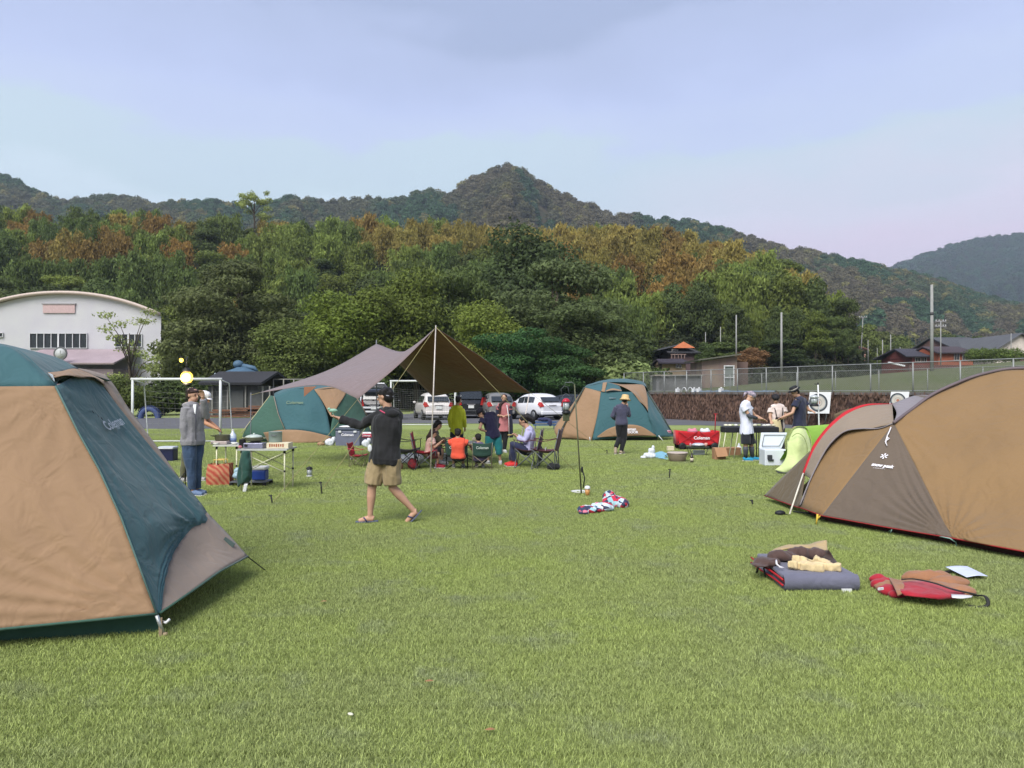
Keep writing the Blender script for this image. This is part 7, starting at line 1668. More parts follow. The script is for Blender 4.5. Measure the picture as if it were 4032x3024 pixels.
for i, (dx, dy, r, lab) in enumerate([(-.3, -.1, .11, 'white plate at the left end of the low camp table'), (-.02, .12, .10, 'white plate at the middle of the low camp table'), (.26, -.06, .10, 'white plate at the right end of the low camp table')]):
    mb = MB(); mb.lathe((q.x + dx, q.y + dy, .484), [(r * .5, 0), (r, .018), (r * .96, .022), (r * .5, .006)], 18); mb.solo('plate', DISH, lab, 'plate', 'dishes on the low camp table')
for dx, dy, c, lab in ((-.12, -.18, (210, 214, 220), 'white paper cup on the low table beside the girl in pink'), (.14, .05, (190, 60, 60), 'red paper cup on the low table between the two plates'), (.36, .16, (230, 220, 190), 'cream paper cup at the far right of the low table')):
    mb = MB(); mb.lathe((q.x + dx, q.y + dy, .484), [(.028, 0), (.036, .09), (.033, .09), (.026, .01)], 14); mb.solo('cup', mat('cup_%d' % c[1], c, .8), lab, 'cup', 'cups on the low camp table')
# gear under and around the group
def crate(name, label, px, py, sz, m, lid=None, rz=0, d=None, cat='box', handles=False, bevel=.01):
    q = G(px, py) if d is None else V((P(px, 1545, d).x, d, 0)); t = thing(name, label, cat, (q.x, q.y, 0)); R = Matrix.Rotation(rz, 3, 'Z')
    mb = MB(); mb.box((q.x, q.y + sz[1] / 2, sz[2] * .42), (sz[0] * .96, sz[1] * .96, sz[2] * .84), R); mb.part('body', m, t, bevel=bevel)
    mb = MB(); mb.box((q.x, q.y + sz[1] / 2, sz[2] * .92), (sz[0], sz[1], sz[2] * .16), R); mb.part('lid', lid or m, t, bevel=bevel)
    if handles:
        for sx in (-1, 1): mb = MB(); mb.box((q.x + sx * sz[0] * .30, q.y - .012, sz[2] * .80), (sz[0] * .12, .03, sz[2] * .1)); mb.part('latch', WHITE_METAL(), t, bevel=.004)
    return t, q
def lump(name, label, pts, m, cat, fold=.012, voxel=.012, group=None, part=True, fs=9):
    """soft crumpled thing from blobs: (centre, radii)"""
    c0 = pts[0][0]; t = thing(name, label, cat, (c0[0], c0[1], 0), group); mb = MB()
    for c, r in pts: mb.ball(c, r, 12, 8)
    o = remeshed(mb, 'cloth_bundle' if part is True else part, m, t, voxel, 3, fold, fs); return t
WPL = mat('white_plastic_bag', (222, 226, 232), .8, rough=.4, bump=.3, bscale=15)
crate('storage_box', 'white box on the grass under the low camp table', 1752, 1818, (.34, .25, .18), WHITE_METAL())
q = G(1625, 1850); lump('tote_bag', 'red and black spotted bag beside the red chair', [((q.x, q.y, .10), (.11, .08, .10)), ((q.x, q.y, .17), (.09, .06, .07))], mat('spotted_red', (176, 48, 56), .7, rgb2=(40, 30, 34), scale=14), 'bag')
q = G(1610, 1826); lump('shopping_bag', 'white shopping bags heaped under the black armchair', [((q.x - .1, q.y, .10), (.16, .12, .11)), ((q.x + .18, q.y, .12), (.14, .12, .12)), ((q.x + .05, q.y, .15), (.1, .1, .1))], WPL, 'bag', .02)
q = G(1570, 1850); lump('tote_bag', 'small brown bag on the grass behind the walking man', [((q.x, q.y, .08), (.1, .08, .09))], mat('brown_bag', (146, 110, 84), .65), 'bag')
q = G(2178, 1852); lump('backpack', 'black rucksack lying under the empty maroon chair', [((q.x, q.y, .07), (.13, .10, .075)), ((q.x + .08, q.y - .02, .08), (.07, .07, .07)), ((q.x - .04, q.y, .13), (.05, .05, .03))], BKC, 'bag', .014)
q = G(2128, 1822); lump('backpack', 'small black bag hanging low behind the two maroon chairs', [((q.x, q.y, .16), (.06, .06, .13)), ((q.x + .01, q.y, .30), (.04, .04, .08))], BKC, 'bag')
# ---- coolers by the two-tone tent
t, q = crate('cooler', 'large grey cooler with a dark lid near the green and tan tent', 1368, 1757, (.74, .42, .53), mat('grey_cooler', (120, 124, 142), .7, rough=.45), mat('slate_lid', (72, 82, 98), .7, rough=.45), handles=True, cat='cooler', bevel=.02)
mb = MB(); put_text(mb, 'Coleman', (q.x, q.y + .0, .33), (1, 0, 0), (0, 0, 1), .10, .003, .012); mb.part('lettering', WPR, t)
mb = MB(); mb.ball((q.x - .05, q.y + .2, .56), (.25, .14, .04), 12, 6); mb.ball((q.x + .12, q.y + .2, .575), (.14, .12, .05), 12, 6); mb.solo('towel', WHITE_METAL(), 'white cloth lying on the large grey cooler', 'cloth')
t, q = crate('cooler', 'low grey cooler with a red label right of the large grey cooler', 1444, 1750, (.42, .36, .36), mat('grey_cooler2', (104, 108, 122), .7, rough=.45), WHITE_METAL(), cat='cooler', bevel=.02)
mb = MB(); mb.box((q.x - .02, q.y + .0, .27), (.34, .02, .10)); lb = mb.part('label_panel', mat('red_label', (200, 52, 80), .8, bump=0), t); mb = MB(); put_text(mb, 'Coleman', (q.x - .02, q.y - .008, .27), (1, 0, 0), (0, 0, 1), .075, .002, .008); mb.part('lettering', WPR, lb)
q = G(1300, 1756); lump('shopping_bag', 'white plastic bag left of the large grey cooler', [((q.x, q.y, .10), (.15, .12, .12)), ((q.x + .1, q.y, .17), (.09, .08, .09))], WPL, 'bag', .03)
q = G(1264, 1756); lump('basket', 'small brown basket left of the white plastic bag', [((q.x, q.y, .06), (.12, .10, .07))], mat('wicker', (176, 140, 104), .7, scale=30, bump=.6), 'basket')
q = G(1450, 1760); lump('shopping_bag', 'white bag in front of the low cooler with the red label', [((q.x - .05, q.y - .1, .10), (.12, .1, .12)), ((q.x + .02, q.y - .1, .18), (.06, .06, .08))], WPL, 'bag', .03)
t, q = crate('cooler', 'navy cooler with a pale lid and handle behind the left tent', 651, 1818, (.36, .28, .34), mat('navy_cooler', (36, 40, 72), .75, rough=.4), mat('pale_lid', (196, 202, 210), .75), cat='cooler', bevel=.02)
mb = MB(); mb.tube([(q.x - .17, q.y - .02, .31), (q.x - .16, q.y - .03, .30), (q.x + .16, q.y - .03, .30), (q.x + .17, q.y - .02, .31)], .01, 6); mb.part('handle', WHITE_METAL(), t)
# ---- kitchen tables
def ktable(label, x0, x1, ytop, d, dep, legs_m, th=.02, group='kitchen tables', brace=True):
    a, b = P(x0, ytop, d), P(x1, ytop, d); t = thing('camp_table', label, 'table', ((a.x + b.x) / 2, d, 0), group); z = a.z
    mb = MB(); n = 8
    for i in range(n): mb.box(((a.x + b.x) / 2, d + (i + .5) / n * dep, z - th / 2), (b.x - a.x, dep / n - .006, th))
    for y in (d, d + dep): mb.box(((a.x + b.x) / 2, y, z - th * .7), (b.x - a.x, .015, th * 1.2))
    mb.part('slatted_top', mat('pale_slats', (196, 198, 192), .75, rough=.4), t)
    for x in (a.x + .05, b.x - .05):
        for y in (d + .04, d + dep - .04):
            mb = MB(); mb.tube([(x, y, 0), (x, y, z - th)], .012, 8); lg = mb.part('leg', legs_m, t)
            mb = MB(); mb.tube([(x, y, z - .07), (x, y, z - .015)], .020, 8); mb.tube([(x, y, z * .45), (x, y, z * .45 + .03)], .016, 8); mb.part('joint', BLACK(), lg)
    if brace:
        for y in (d + .04, d + dep - .04):
            mb = MB(); mb.tube([(a.x + .05, y, z - .06), (b.x - .05, y, z * .45)], .008, 6); mb.tube([(a.x + .05, y, z * .45), (b.x - .05, y, z - .06)], .008, 6); mb.part('brace', legs_m, t)
    return t, a, b, z
CRM = mat('cream_tube', (216, 214, 184), .8, rough=.35)
ktable('front kitchen table with crossed legs holding the stove and tall pot', 935, 1130, 1768, 12.2, .55, CRM)
ktable('rear kitchen table beside the people, holding the olive pan', 838, 940, 1752, 13.1, .5, CRM, brace=False)
TZ1 = P(935, 1768, 12.2).z; TZ2 = P(838, 1752, 13.1).z
def onT(px, d, z): p = P(px, 1545, d); return V((p.x, d, z))
c = onT(1007, 12.42, TZ1); t = thing('gas_stove', 'silver boxy gas stove under the glass-lidded pan', 'stove', c)
mb = MB(); mb.box(c + V((0, 0, .045)), (.31, .26, .085)); mb.part('body', mat('lilac_steel', (148, 148, 172), .75, rough=.3, metal=.3), t, bevel=.01)
mb = MB(); mb.lathe(c + V((0, 0, .088)), [(.06, 0), (.09, .012), (.05, .02)], 16); mb.part('burner', BLACK(), t)
mb = MB(); mb.box(c + V((-.11, -.135, .05)), (.05, .02, .04)); mb.part('knob', BLACK(), t, bevel=.008)
c = onT(1001, 12.45, TZ1 + .11); t = thing('frying_pan', 'shallow olive pan with a glass lid on the silver stove', 'pan', c)
mb = MB(); mb.lathe(c, [(.10, 0), (.14, .02), (.145, .06), (.15, .062), (.148, .055)], 24); mb.tube([c + V((-.14, 0, .045)), c + V((-.19, 0, .05))], .012, 6); mb.tube([c + V((.14, 0, .045)), c + V((.19, 0, .05))], .012, 6); mb.part('pan_body', mat('olive_enamel', (150, 150, 122), .7, rough=.35), t)
mb = MB(); mb.lathe(c + V((0, 0, .062)), [(.148, 0), (.12, .025), (.05, .045), (.0, .048)], 24); mb.tube([c + V((0, 0, .105)), c + V((0, 0, .13))], .018, 8); mb.part('lid', mat('glass_lid', (196, 208, 200), .7, rough=.15, spec=.6), t)
c = onT(1085, 12.50, TZ1 + .09); t = thing('cooking_pot', 'tall grey-green cooking pot on the snack box', 'pot', c)
mb = MB(); mb.lathe(c, [(.10, 0), (.105, .01), (.107, .165), (.112, .17), (.104, .168), (.0, .166)], 24); mb.part('pot_body', mat('grey_green_enamel', (146, 164, 158), .72, rough=.35), t)
mb = MB(); mb.tube([c + V((-.03, -.108, .12)), c + V((-.03, -.125, .11)), c + V((.05, -.12, .11)), c + V((.05, -.105, .12))], .006, 6); mb.part('handle', STL, t)
c = onT(1092, 12.30, TZ1); t = thing('snack_box', 'cream printed snack box under the tall pot', 'box', c)
mb = MB(); mb.box(c + V((0, .14, .045)), (.35, .26, .088)); mb.part('carton', mat('cream_carton', (230, 218, 186), .78), t, bevel=.004)
mb = MB()
for i in range(7): mb.box(c + V((-.12 + .035 * i, .008, .05)), (.02, .004, .05 - .006 * (i % 3)))
mb.part('printed_pattern', mat('brown_print', (176, 96, 62), .75, bump=0), t)
c = onT(956, 12.5, TZ1); t = thing('speaker_box', 'small black box standing at the left end of the front kitchen table', 'box', c); mb = MB(); mb.box(c + V((0, 0, .07)), (.085, .10, .14)); mb.part('case', BLACK(), t, bevel=.008)
c = onT(946, 12.3, TZ1); mb = MB(); mb.ball(c + V((0, 0, .025)), (.035, .03, .025)); mb.solo('napkin', mat('pink_napkin', (206, 130, 140), .75), 'crumpled pink packet in front of the small black box', 'packet')
c = onT(877, 13.35, TZ2 + .06); t = thing('cooking_pan', 'deep olive metal pan on the rear kitchen table', 'pan', c); mb = MB(); mb.lathe(c, [(.11, 0), (.125, .01), (.127, .095), (.132, .1), (.122, .1), (.118, .03)], 24); mb.part('pan_body', mat('dark_olive_steel', (112, 114, 92), .7, rough=.35, metal=.3), t)
mb = MB(); mb.tube([c + V((-.12, 0, .075)), c + V((-.2, -.03, .085))], .01, 6); mb.part('handle', BLACK(), t)
c = onT(872, 13.3, TZ2); t = thing('gas_stove', 'flat camping stove under the deep olive pan', 'stove', c); mb = MB(); mb.box(c + V((0, 0, .03)), (.28, .24, .055)); mb.part('body', mat('pinkish_steel', (172, 160, 158), .75, rough=.35), t, bevel=.01); mb = MB(); mb.tube([c + V((-.1, -.125, .03)), c + V((-.1, -.14, .03))], .016, 8); mb.part('knob', BLACK(), t)
c = onT(918, 13.4, TZ2); t = thing('water_bottle', 'large clear plastic water bottle on the rear kitchen table', 'bottle', c); mb = MB(); mb.lathe(c, [(.055, 0), (.058, .02), (.058, .13), (.052, .16), (.02, .205), (.018, .225)], 18); mb.part('bottle_body', mat('pale_plastic', (196, 210, 228), .8, rough=.2, spec=.6), t)
mb = MB(); mb.lathe(c + V((0, 0, .222)), [(.02, 0), (.02, .025)], 12); mb.part('cap', WHITE_METAL(), t); mb = MB(); mb.lathe(c + V((0, 0, .04)), [(.0595, 0), (.0595, .06)], 18); mb.part('label', mat('blue_label', (110, 130, 176), .75), t)
for i, (px, d, r, lab) in enumerate([(852, 13.2, .07, 'white bowl at the left corner of the rear kitchen table'), (925, 13.2, .06, 'pale bowl in front of the water bottle')]):
    c = onT(px, d, TZ2); mb = MB(); mb.lathe(c, [(r * .5, 0), (r, .035), (r * .92, .035), (r * .4, .01)], 18); mb.solo('bowl', DISH, lab, 'bowl', 'bowls on the rear table')
# bag with red stripes
q = G(858, 1912); t = thing('paper_bag', 'brown paper bag with red wavy stripes and yellow handles under the rear table', 'bag', q)
mb = MB(); g_ = patch([[q + V((-.2, 0, 0)), q + V((0, -.02, 0)), q + V((.2, 0, 0))], [q + V((-.2, 0, .2)), q + V((0, -.04, .2)), q + V((.19, 0, .2))], [q + V((-.18, .02, .36)), q + V((0, -.01, .35)), q + V((.18, .02, .37))]], 12, 12, .012, 8); mb.grid(g_)
g2b = [[p + V((0, .2, 0)) for p in r] for r in g_]; mb.grid([r[::-1] for r in g2b]); mb.grid([[a[0], b[0]] for a, b in zip(g_, g2b)]); mb.grid([[a[-1], b[-1]] for a, b in zip(g_, g2b)]); mb.grid([g_[0], g2b[0]])
bagm = mat('striped_bag', (178, 72, 58), .7, bump=.2, rgb2=(196, 140, 104), scale=2); nn, ll = bagm.node_tree.nodes, bagm.node_tree.links
wv = nn.new('ShaderNodeTexWave'); wv.inputs['Scale'].default_value = 5.5; wv.inputs['Distortion'].default_value = 3.5; wv.bands_direction = 'DIAGONAL'; tcx = nn.new('ShaderNodeTexCoord'); ll.new(tcx.outputs['Object'], wv.inputs[0])
mxn = [x for x in nn if x.bl_idname == 'ShaderNodeMix'][0]; ll.new(wv.outputs[1], mxn.inputs[0]); mb.part('bag_body', bagm, t)
for dy in (0.02, .18):
    mb = MB(); mb.tube([q + V((-.08, dy, .34)), q + V((-.07, dy, .43)), q + V((.09, dy, .43)), q + V((.10, dy, .34))], .010, 6); mb.part('handle', mat('yellow_handle', (216, 186, 110), .75), t)
# trolley with blue cooler and hanging green jacket
q = G(968, 1916); t = thing('cooler', 'small blue cooler with a white lid on the trolley under the front table', 'cooler', (q.x + .18, q.y + .2, .06)); c = V((q.x + .17, q.y + .2, .09))
mb = MB(); mb.box(c + V((0, 0, .09)), (.24, .2, .17)); mb.part('body', mat('royal_blue_plastic', (44, 72, 150), .75, rough=.35), t, bevel=.02); mb = MB(); mb.box(c + V((0, 0, .205)), (.26, .22, .06)); mb.part('lid', WHITE_METAL(), t, bevel=.02)
t = thing('trolley', 'low wheeled cart under the front kitchen table', 'cart', q); mb = MB()
for y in (0, .4): mb.tube([q + V((-.27, y, .07)), q + V((.32, y, .07))], .010, 6)
for x in (-.27, .32): mb.tube([q + V((x, 0, .07)), q + V((x, .4, .07))], .010, 6)
mb.box(q + V((.02, .2, .07)), (.58, .4, .012)); mb.part('deck', STL, t)
for x in (-.25, .3):
    for y in (.02, .38): mb = MB(); mb.lathe(q + V((x, y, .035)), [(.02, -.012), (.035, -.01), (.035, .01), (.02, .012)], 12, R90); mb.part('wheel', BLACK(), t)
q2 = q + V((-.17, .2, .08)); lump('water_bottle', 'bagged water bottles lying on the trolley', [((q2.x, q2.y, .16), (.12, .12, .07)), ((q2.x - .04, q2.y, .24), (.06, .06, .06))], mat('pale_blue_plastic', (164, 194, 210), .75, rough=.25), 'bottle', .01)
jk = G(955, 1930); jk = V((jk.x, 12.15, 0)); t = thing('jacket', 'dark green jacket hanging from the left end of the front kitchen table', 'jacket', (jk.x, 12.15, .1))
mb = MB(); mb.grid(patch([[P(955, 1775, 12.17), P(968, 1775, 12.14), P(984, 1775, 12.17)], [P(942, 1830, 12.14), P(966, 1822, 12.08), P(990, 1830, 12.15)], [P(934, 1880, 12.15), P(964, 1872, 12.06), P(992, 1878, 12.15)], [P(938, 1918, 12.15), P(962, 1900, 12.08), P(980, 1898, 12.15)]], 18, 18, .05, 7)); o = mb.part('jacket_body', cloth('bottle_green_jacket', (44, 84, 74), .66), t); solid(o, .02)
mb = MB(); mb.grid(patch([[P(962, 1904, 12.1), P(976, 1904, 12.1)], [P(955, 1940, 12.1), P(968, 1942, 12.1)]], 4, 4)); o = mb.part('white_cuff', WHITE_METAL(), t); solid(o, .02)
# ---- lit lantern above the seated camp kitchen, on its stand
t = thing('lantern_stand', 'thin black lantern stand rising behind the person in the grey hoodie', 'stand', G(735, 1920)); q = G(735, 1920)
mb = MB(); hx = P(735, 1483, q.y)
mb.tube([(q.x - .06, q.y + .1, 0), (q.x - .06, q.y + .1, 2.12), (q.x - .02, q.y + .06, 2.16), (hx.x, q.y, 2.12), (hx.x, q.y, 2.05)], .009, 6); mb.part('pole', BT, t)
for a_ in (0, 2.1, 4.2): mb = MB(); mb.tube([(q.x - .06, q.y + .1, .25), (q.x - .06 + .25 * math.cos(a_), q.y + .1 + .25 * math.sin(a_), 0)], .007, 5); mb.part('leg', BT, t)
LIT = mat('lantern_glow', (255, 232, 170), 1.0, bump=0, emit=((255, 222, 128), 4.5)); LIT2 = mat('small_yellow_glow', (255, 214, 110), 1.0, bump=0, emit=((255, 206, 70), 2.6))
t = thing('lantern', 'brightly lit lantern hanging over the crossbar of the left goal', 'lantern', hx); mb = MB(); mb.lathe(hx + V((0, 0, -.10)), [(.045, 0), (.072, .02), (.09, .05), (.097, .085), (.093, .12), (.077, .15), (.05, .175)], 36); mb.part('glowing_globe', mat('lantern_amber_globe', (255, 214, 110), .9, bump=0, alpha=.45, emit=((255, 208, 84), 2.0)), t); mb = MB(); mb.ball(hx + V((0, 0, -.01)), (.066, .066, .07), 24, 16); mb.part('mantle', LIT, t)
mb = MB(); mb.lathe(hx + V((0, 0, .08)), [(.06, 0), (.075, .01), (.05, .05), (.02, .07)], 16); mb.tube([hx + V((0, 0, .14)), hx + V((0, 0, .24))], .006, 5); mb.part('cap', BLACK(), t)
mb = MB(); mb.lathe(hx + V((0, 0, -.14)), [(.055, 0), (.055, .035)], 16); mb.part('base', BLACK(), t)
h2 = P(714, 1418, q.y); t = thing('lantern', 'small yellow ball glowing just above the bright lantern', 'lantern', h2); mb = MB(); mb.ball(h2, (.032, .032, .036), 12, 8); mb.part('glowing_ball', LIT2, t); mb = MB(); mb.lathe(h2 + V((0, 0, .03)), [(.03, 0), (.02, .02), (.008, .03)], 10); mb.tube([h2 + V((0, 0, .05)), (q.x - .06, q.y + .1, 2.10)], .004, 5); mb.part('hook', BLACK(), t)  # small emissive yellow ball on a wire, set above the lantern
pl = bpy.data.lights.new('lantern_light', 'POINT'); pl.energy = 28; pl.color = (1, .82, .5); pl.shadow_soft_size = .1; po = bpy.data.objects.new('lantern_light', pl); COL.objects.link(po); po.location = hx + V((0, -.12, -.05))
# ---- small lantern on the grass
def lantern(label, c, h, mtop, mglass, mbase, handle=True, r=.055):
    t = thing('lantern', label, 'lantern', c); mb = MB(); mb.lathe(c, [(r * 1.1, 0), (r * 1.15, h * .06), (r * .9, h * .16), (r * .6, h * .2)], 16); mb.part('base', mbase, t)
    mb = MB(); mb.lathe(c + V((0, 0, h * .2)), [(r * .8, 0), (r * .85, h * .2), (r * .8, h * .4)], 16); mb.part('globe', mglass, t)
    mb = MB(); mb.lathe(c + V((0, 0, h * .6)), [(r * 1.1, 0), (r * 1.15, h * .04), (r * .8, h * .14), (r * .5, h * .18), (r * .2, h * .2)], 16); mb.part('cap', mtop, t)
    mb = MB()
    for a_ in (0, 2.1, 4.2): mb.tube([c + V((r * math.cos(a_), r * math.sin(a_), h * .1)), c + V((r * math.cos(a_), r * math.sin(a_), h * .62))], .003, 4)
    mb.part('guard_wires', STL, t)
    if handle: mb = MB(); mb.tube([c + V((r * 1.1 * math.cos(a_), 0, h * .7 + r * 1.7 * math.sin(a_))) for a_ in np.linspace(0, math.pi, 10)], .003, 5); mb.part('handle', STL, t)
    return t
GLS = mat('clear_globe', (190, 196, 198), .75, rough=.15, spec=.6)
lantern('grey camping lantern standing on the grass left of the walking man', G(1218, 1879), .25, BLACK(), GLS, mat('pale_base', (176, 180, 176), .7))
# ---- lantern stand with red lantern
b = G(2289, 1946); top_p = P(2262, 1513, 11.9); t = thing('lantern_stand', 'tall olive pole stand with a hooked arm in the middle of the lawn', 'stand', b)
mb = MB(); mb.tube([b + V((0, 0, .0)), lerp(b, top_p, .5), top_p], [.012, .011, .010], 8); mb.part('pole', mat('olive_pole', (98, 100, 74), .7, rough=.4), t)
h1, h2_ = P(2252, 1505, 11.9), P(2226, 1506, 11.9); mb = MB(); mb.tube([top_p, h1, h2_, P(2224, 1520, 11.9)], .006, 6); mb.part('hook_arm', STL, t)
mb = MB(); mb.ball(b + V((.01, 0, .38)), (.02, .02, .05)); mb.tube([b + V((.02, 0, .36)), b + V((.05, -.01, .25)), b + V((.03, 0, .10))], .010, 5); mb.part('clamp', BLACK(), t)
lc = P(2229, 1629, 11.9); lantern('red topped lantern hanging from the pole in the middle of the lawn', lc, .30, mat('red_enamel', (190, 40, 60), .8, rough=.3), GLS, BLACK(), True, .058)
mb = MB(); mb.tube([P(2213, 1560, 11.9), P(2209, 1532, 11.9), P(2222, 1520, 11.9), P(2236, 1524, 11.9), P(2243, 1560, 11.9)], .0035, 5); mb.solo('lantern_bail', STL, 'thin wire bail holding the red topped lantern on its hook', 'bail')
mb = MB(); mb.box(P(2229, 1643, 11.9), (.10, .08, .115)); mb.solo('gas_canister_case', cloth('olive_case', (78, 84, 58), .66), 'square olive case hanging below the red topped lantern', 'case', bevel=.008)
c = G(2284, 1941); mb = MB(); mb.lathe(c + V((0, 0, .0)), [(.10, 0), (.145, .03), (.135, .032), (.09, .008)], 20); mb.solo('plate', DISH, 'white plate at the foot of the pole in the middle of the lawn', 'plate')
c = G(2313, 1953); t = thing('drink_cup', 'clear plastic cup of orange drink beside the lantern pole', 'cup', c); mb = MB(); mb.lathe(c, [(.030, 0), (.040, .105), (.038, .105), (.028, .01)], 16); mb.part('drink', mat('orange_drink', (206, 150, 90), .75, rough=.3), t)
mb = MB(); mb.lathe(c + V((0, 0, .105)), [(.044, 0), (.044, .015), (.038, .04), (.02, .05)], 16); mb.part('lid', WHITE_METAL(), t)
# ---- patterned blanket heap
fm = mat('floral_cloth', (210, 206, 214), .78, bump=.2, coord='Object'); n, l = fm.node_tree.nodes, fm.node_tree.links; tcf = n.new('ShaderNodeTexCoord')
vo = n.new('ShaderNodeTexVoronoi'); vo.inputs['Scale'].default_value = 17; l.new(tcf.outputs['Object'], vo.inputs[0]); cr2 = n.new('ShaderNodeValToRGB'); cr2.color_ramp.interpolation = 'CONSTANT'; sx_ = n.new('ShaderNodeSeparateColor'); l.new(vo.outputs['Color'], sx_.inputs[0]); l.new(sx_.outputs[0], cr2.inputs[0])
e = cr2.color_ramp.elements; e[0].color = RGB(196, 214, 226, k=.8); e[1].position = .9; e[1].color = RGB(60, 60, 84, k=.8)
for p_, c_ in ((.22, (196, 50, 72)), (.42, (226, 224, 226)), (.58, (54, 64, 92)), (.70, (150, 196, 204)), (.80, (214, 120, 140))): x_ = e.new(p_); x_.color = RGB(*c_, k=.8)
l.new(cr2.outputs[0], n['Principled BSDF'].inputs['Base Color'])
def gp(px, py, z): p = G(px, py); return V((p.x, p.y, z))
lump('blanket', 'crumpled floral patterned blanket lying on the open lawn', [(gp(2320, 2022, .05), (.16, .11, .055)), (gp(2370, 2015, .06), (.17, .12, .07)), (gp(2415, 1995, .07), (.16, .14, .09)), (gp(2445, 2000, .06), (.12, .12, .08)), (gp(2400, 1978, .09), (.1, .07, .08)), (gp(2295, 2028, .03), (.07, .05, .03))], fm, 'blanket', .022, .011, fs=14)
# ---- wagon
q = G(2748, 1772); t = thing('folding_wagon', 'red folding wagon with black wheels full of bags', 'wagon', q); WR = cloth('wagon_red', (200, 34, 44), .76); a, b = P(2668, 1545, q.y).x, P(2832, 1545, q.y).x
for nm, y in (('front_panel', 0), ('rear_panel', .55)):
    mb = MB(); mb.grid(patch([[V((a, q.y + y, .52)), V(((a + b) / 2, q.y + y, .48)), V((b, q.y + y, .52))], [V((a + .01, q.y + y + .02, .3)), V(((a + b) / 2, q.y + y + .03, .3)), V((b - .01, q.y + y + .02, .3))], [V((a + .06, q.y + y, .14)), V(((a + b) / 2, q.y + y, .12)), V((b - .04, q.y + y, .15))]], 16, 8, .015, 5)); o = mb.part(nm, WR, t); solid(o, .01)
for x in (a, b): mb = MB(); mb.grid([[V((x, q.y, .52)), V((x, q.y + .55, .52))], [V((x, q.y, .14)), V((x, q.y + .55, .14))]]); o = mb.part('end_panel', WR, t); solid(o, .01)
mb = MB(); mb.box(((a + b) / 2, q.y + .28, .15), (b - a - .06, .5, .02)); mb.part('floor_panel', WR, t)
mb = MB(); sp3 = (b - a) / 2
for k_ in range(2): x0 = a + k_ * sp3; mb.tube([(x0 + .03, q.y - .02, .50), (x0 + sp3 - .03, q.y - .02, .16)], .008, 5); mb.tube([(x0 + .03, q.y - .02, .16), (x0 + sp3 - .03, q.y - .02, .50)], .008, 5)
mb.part('frame', mat('red_frame', (170, 40, 48), .75, rough=.4), t)
for x in (a + .13, b - .13):
    for y in (0, .55): mb = MB(); mb.lathe((x, q.y + y, .10), [(.05, -.03), (.10, -.028), (.10, .028), (.05, .03)], 18, R90); mb.part('wheel', BLACK(), t)
hb = P(2815, 1702, q.y); ht_ = P(2818, 1630, q.y); mb = MB(); mb.tube([hb, ht_], .014, 8); mb.tube([ht_ + V((-.05, 0, 0)), ht_ + V((.05, 0, 0))], .014, 6); mb.part('handle', mat('red_frame', (170, 40, 48), .75, rough=.4), t)
mb = MB(); put_text(mb, 'Coleman', ((a + b) / 2 + .08, q.y - .02, .33), (1, 0, 0), (0, 0, 1), .12, .003, .02); mb.part('lettering', WPR, t)
for px, c_, lab in ((2735, (214, 130, 150), 'pink bag poking out of the left half of the red wagon'), (2785, (222, 224, 232), 'white bag poking out of the right half of the red wagon')):
    p = V((P(px, 1545, q.y).x, q.y + .25, .5)); mb = MB(); mb.ball(p, (.15, .14, .07), 10, 6); mb.ball(p + V((.06, 0, .05)), (.05, .06, .04), 8, 6); mb.ball(p + V((-.08, .02, .03)), (.06, .06, .05), 8, 6); mb.solo('shopping_bag', mat('bag_%d' % c_[1], c_, .8, bump=.4, bscale=20), lab, 'bag', 'bags in the red wagon')
# ---- ground kit in front of the wagon
q = G(2667, 1818); t = thing('round_grill', 'round metal grill drum with a wide rim on the grass before the red wagon', 'grill', q); mb = MB(); mb.lathe(q, [(.15, 0), (.19, .03), (.2, .10), (.22, .15), (.225, .20), (.20, .205), (.18, .2)], 26); mb.part('drum', mat('tan_steel', (170, 154, 134), .72, rough=.35, metal=.3, scale=3), t)
mb = MB(); mb.lathe(q + V((0, 0, .19)), [(.235, 0), (.24, .02), (.22, .03), (.1, .035), (.0, .036)], 26); mb.part('grate', mat('pinkish_lid', (200, 184, 172), .75, rough=.4), t)
mb = MB(); mb.tube([q + V((-.23, -.02, .16)), q + V((-.28, -.02, .14)), q + V((-.23, -.02, .1))], .01, 6); mb.tube([q + V((.23, -.02, .16)), q + V((.28, -.02, .14)), q + V((.23, -.02, .1))], .01, 6); mb.part('handle', BLACK(), t)
q = G(2724, 1823); t = thing('sauce_bottle', 'dark sauce bottle with a cream label beside the round grill', 'bottle', q); mb = MB(); mb.lathe(q, [(.036, 0), (.038, .13), (.03, .155), (.013, .19), (.013, .22)], 14); mb.part('bottle_body', mat('dark_bottle', (44, 28, 26), .7, rough=.15, spec=.6), t); mb = MB(); mb.lathe(q + V((0, 0, .04)), [(.0395, 0), (.0395, .07)], 14); mb.part('label', mat('cream_label', (214, 202, 180), .75), t)
q = G(2752, 1796); t = thing('camp_table', 'tiny black roll-top table behind the dark sauce bottle', 'table', q); mb = MB(); mb.box(q + V((0, .15, .22)), (.52, .34, .02)); mb.part('table_top', mat('dark_green_top', (60, 72, 62), .7), t)
for x in (-.23, .23):
    for y in (0, .3): mb = MB(); mb.tube([q + V((x * .7, y, 0)), q + V((x, y, .21))], .008, 5); mb.part('leg', BT, t)
mb = MB(); c = q + V((.02, .14, .235)); mb.lathe(c, [(.12, 0), (.17, .03), (.16, .05), (.1, .075), (.0, .085)], 18); mb.solo('foil_dish', mat('foil_dish', (214, 216, 222), .8, rough=.3, metal=.3, bump=.5), 'domed foil dish on the tiny black table', 'dish')
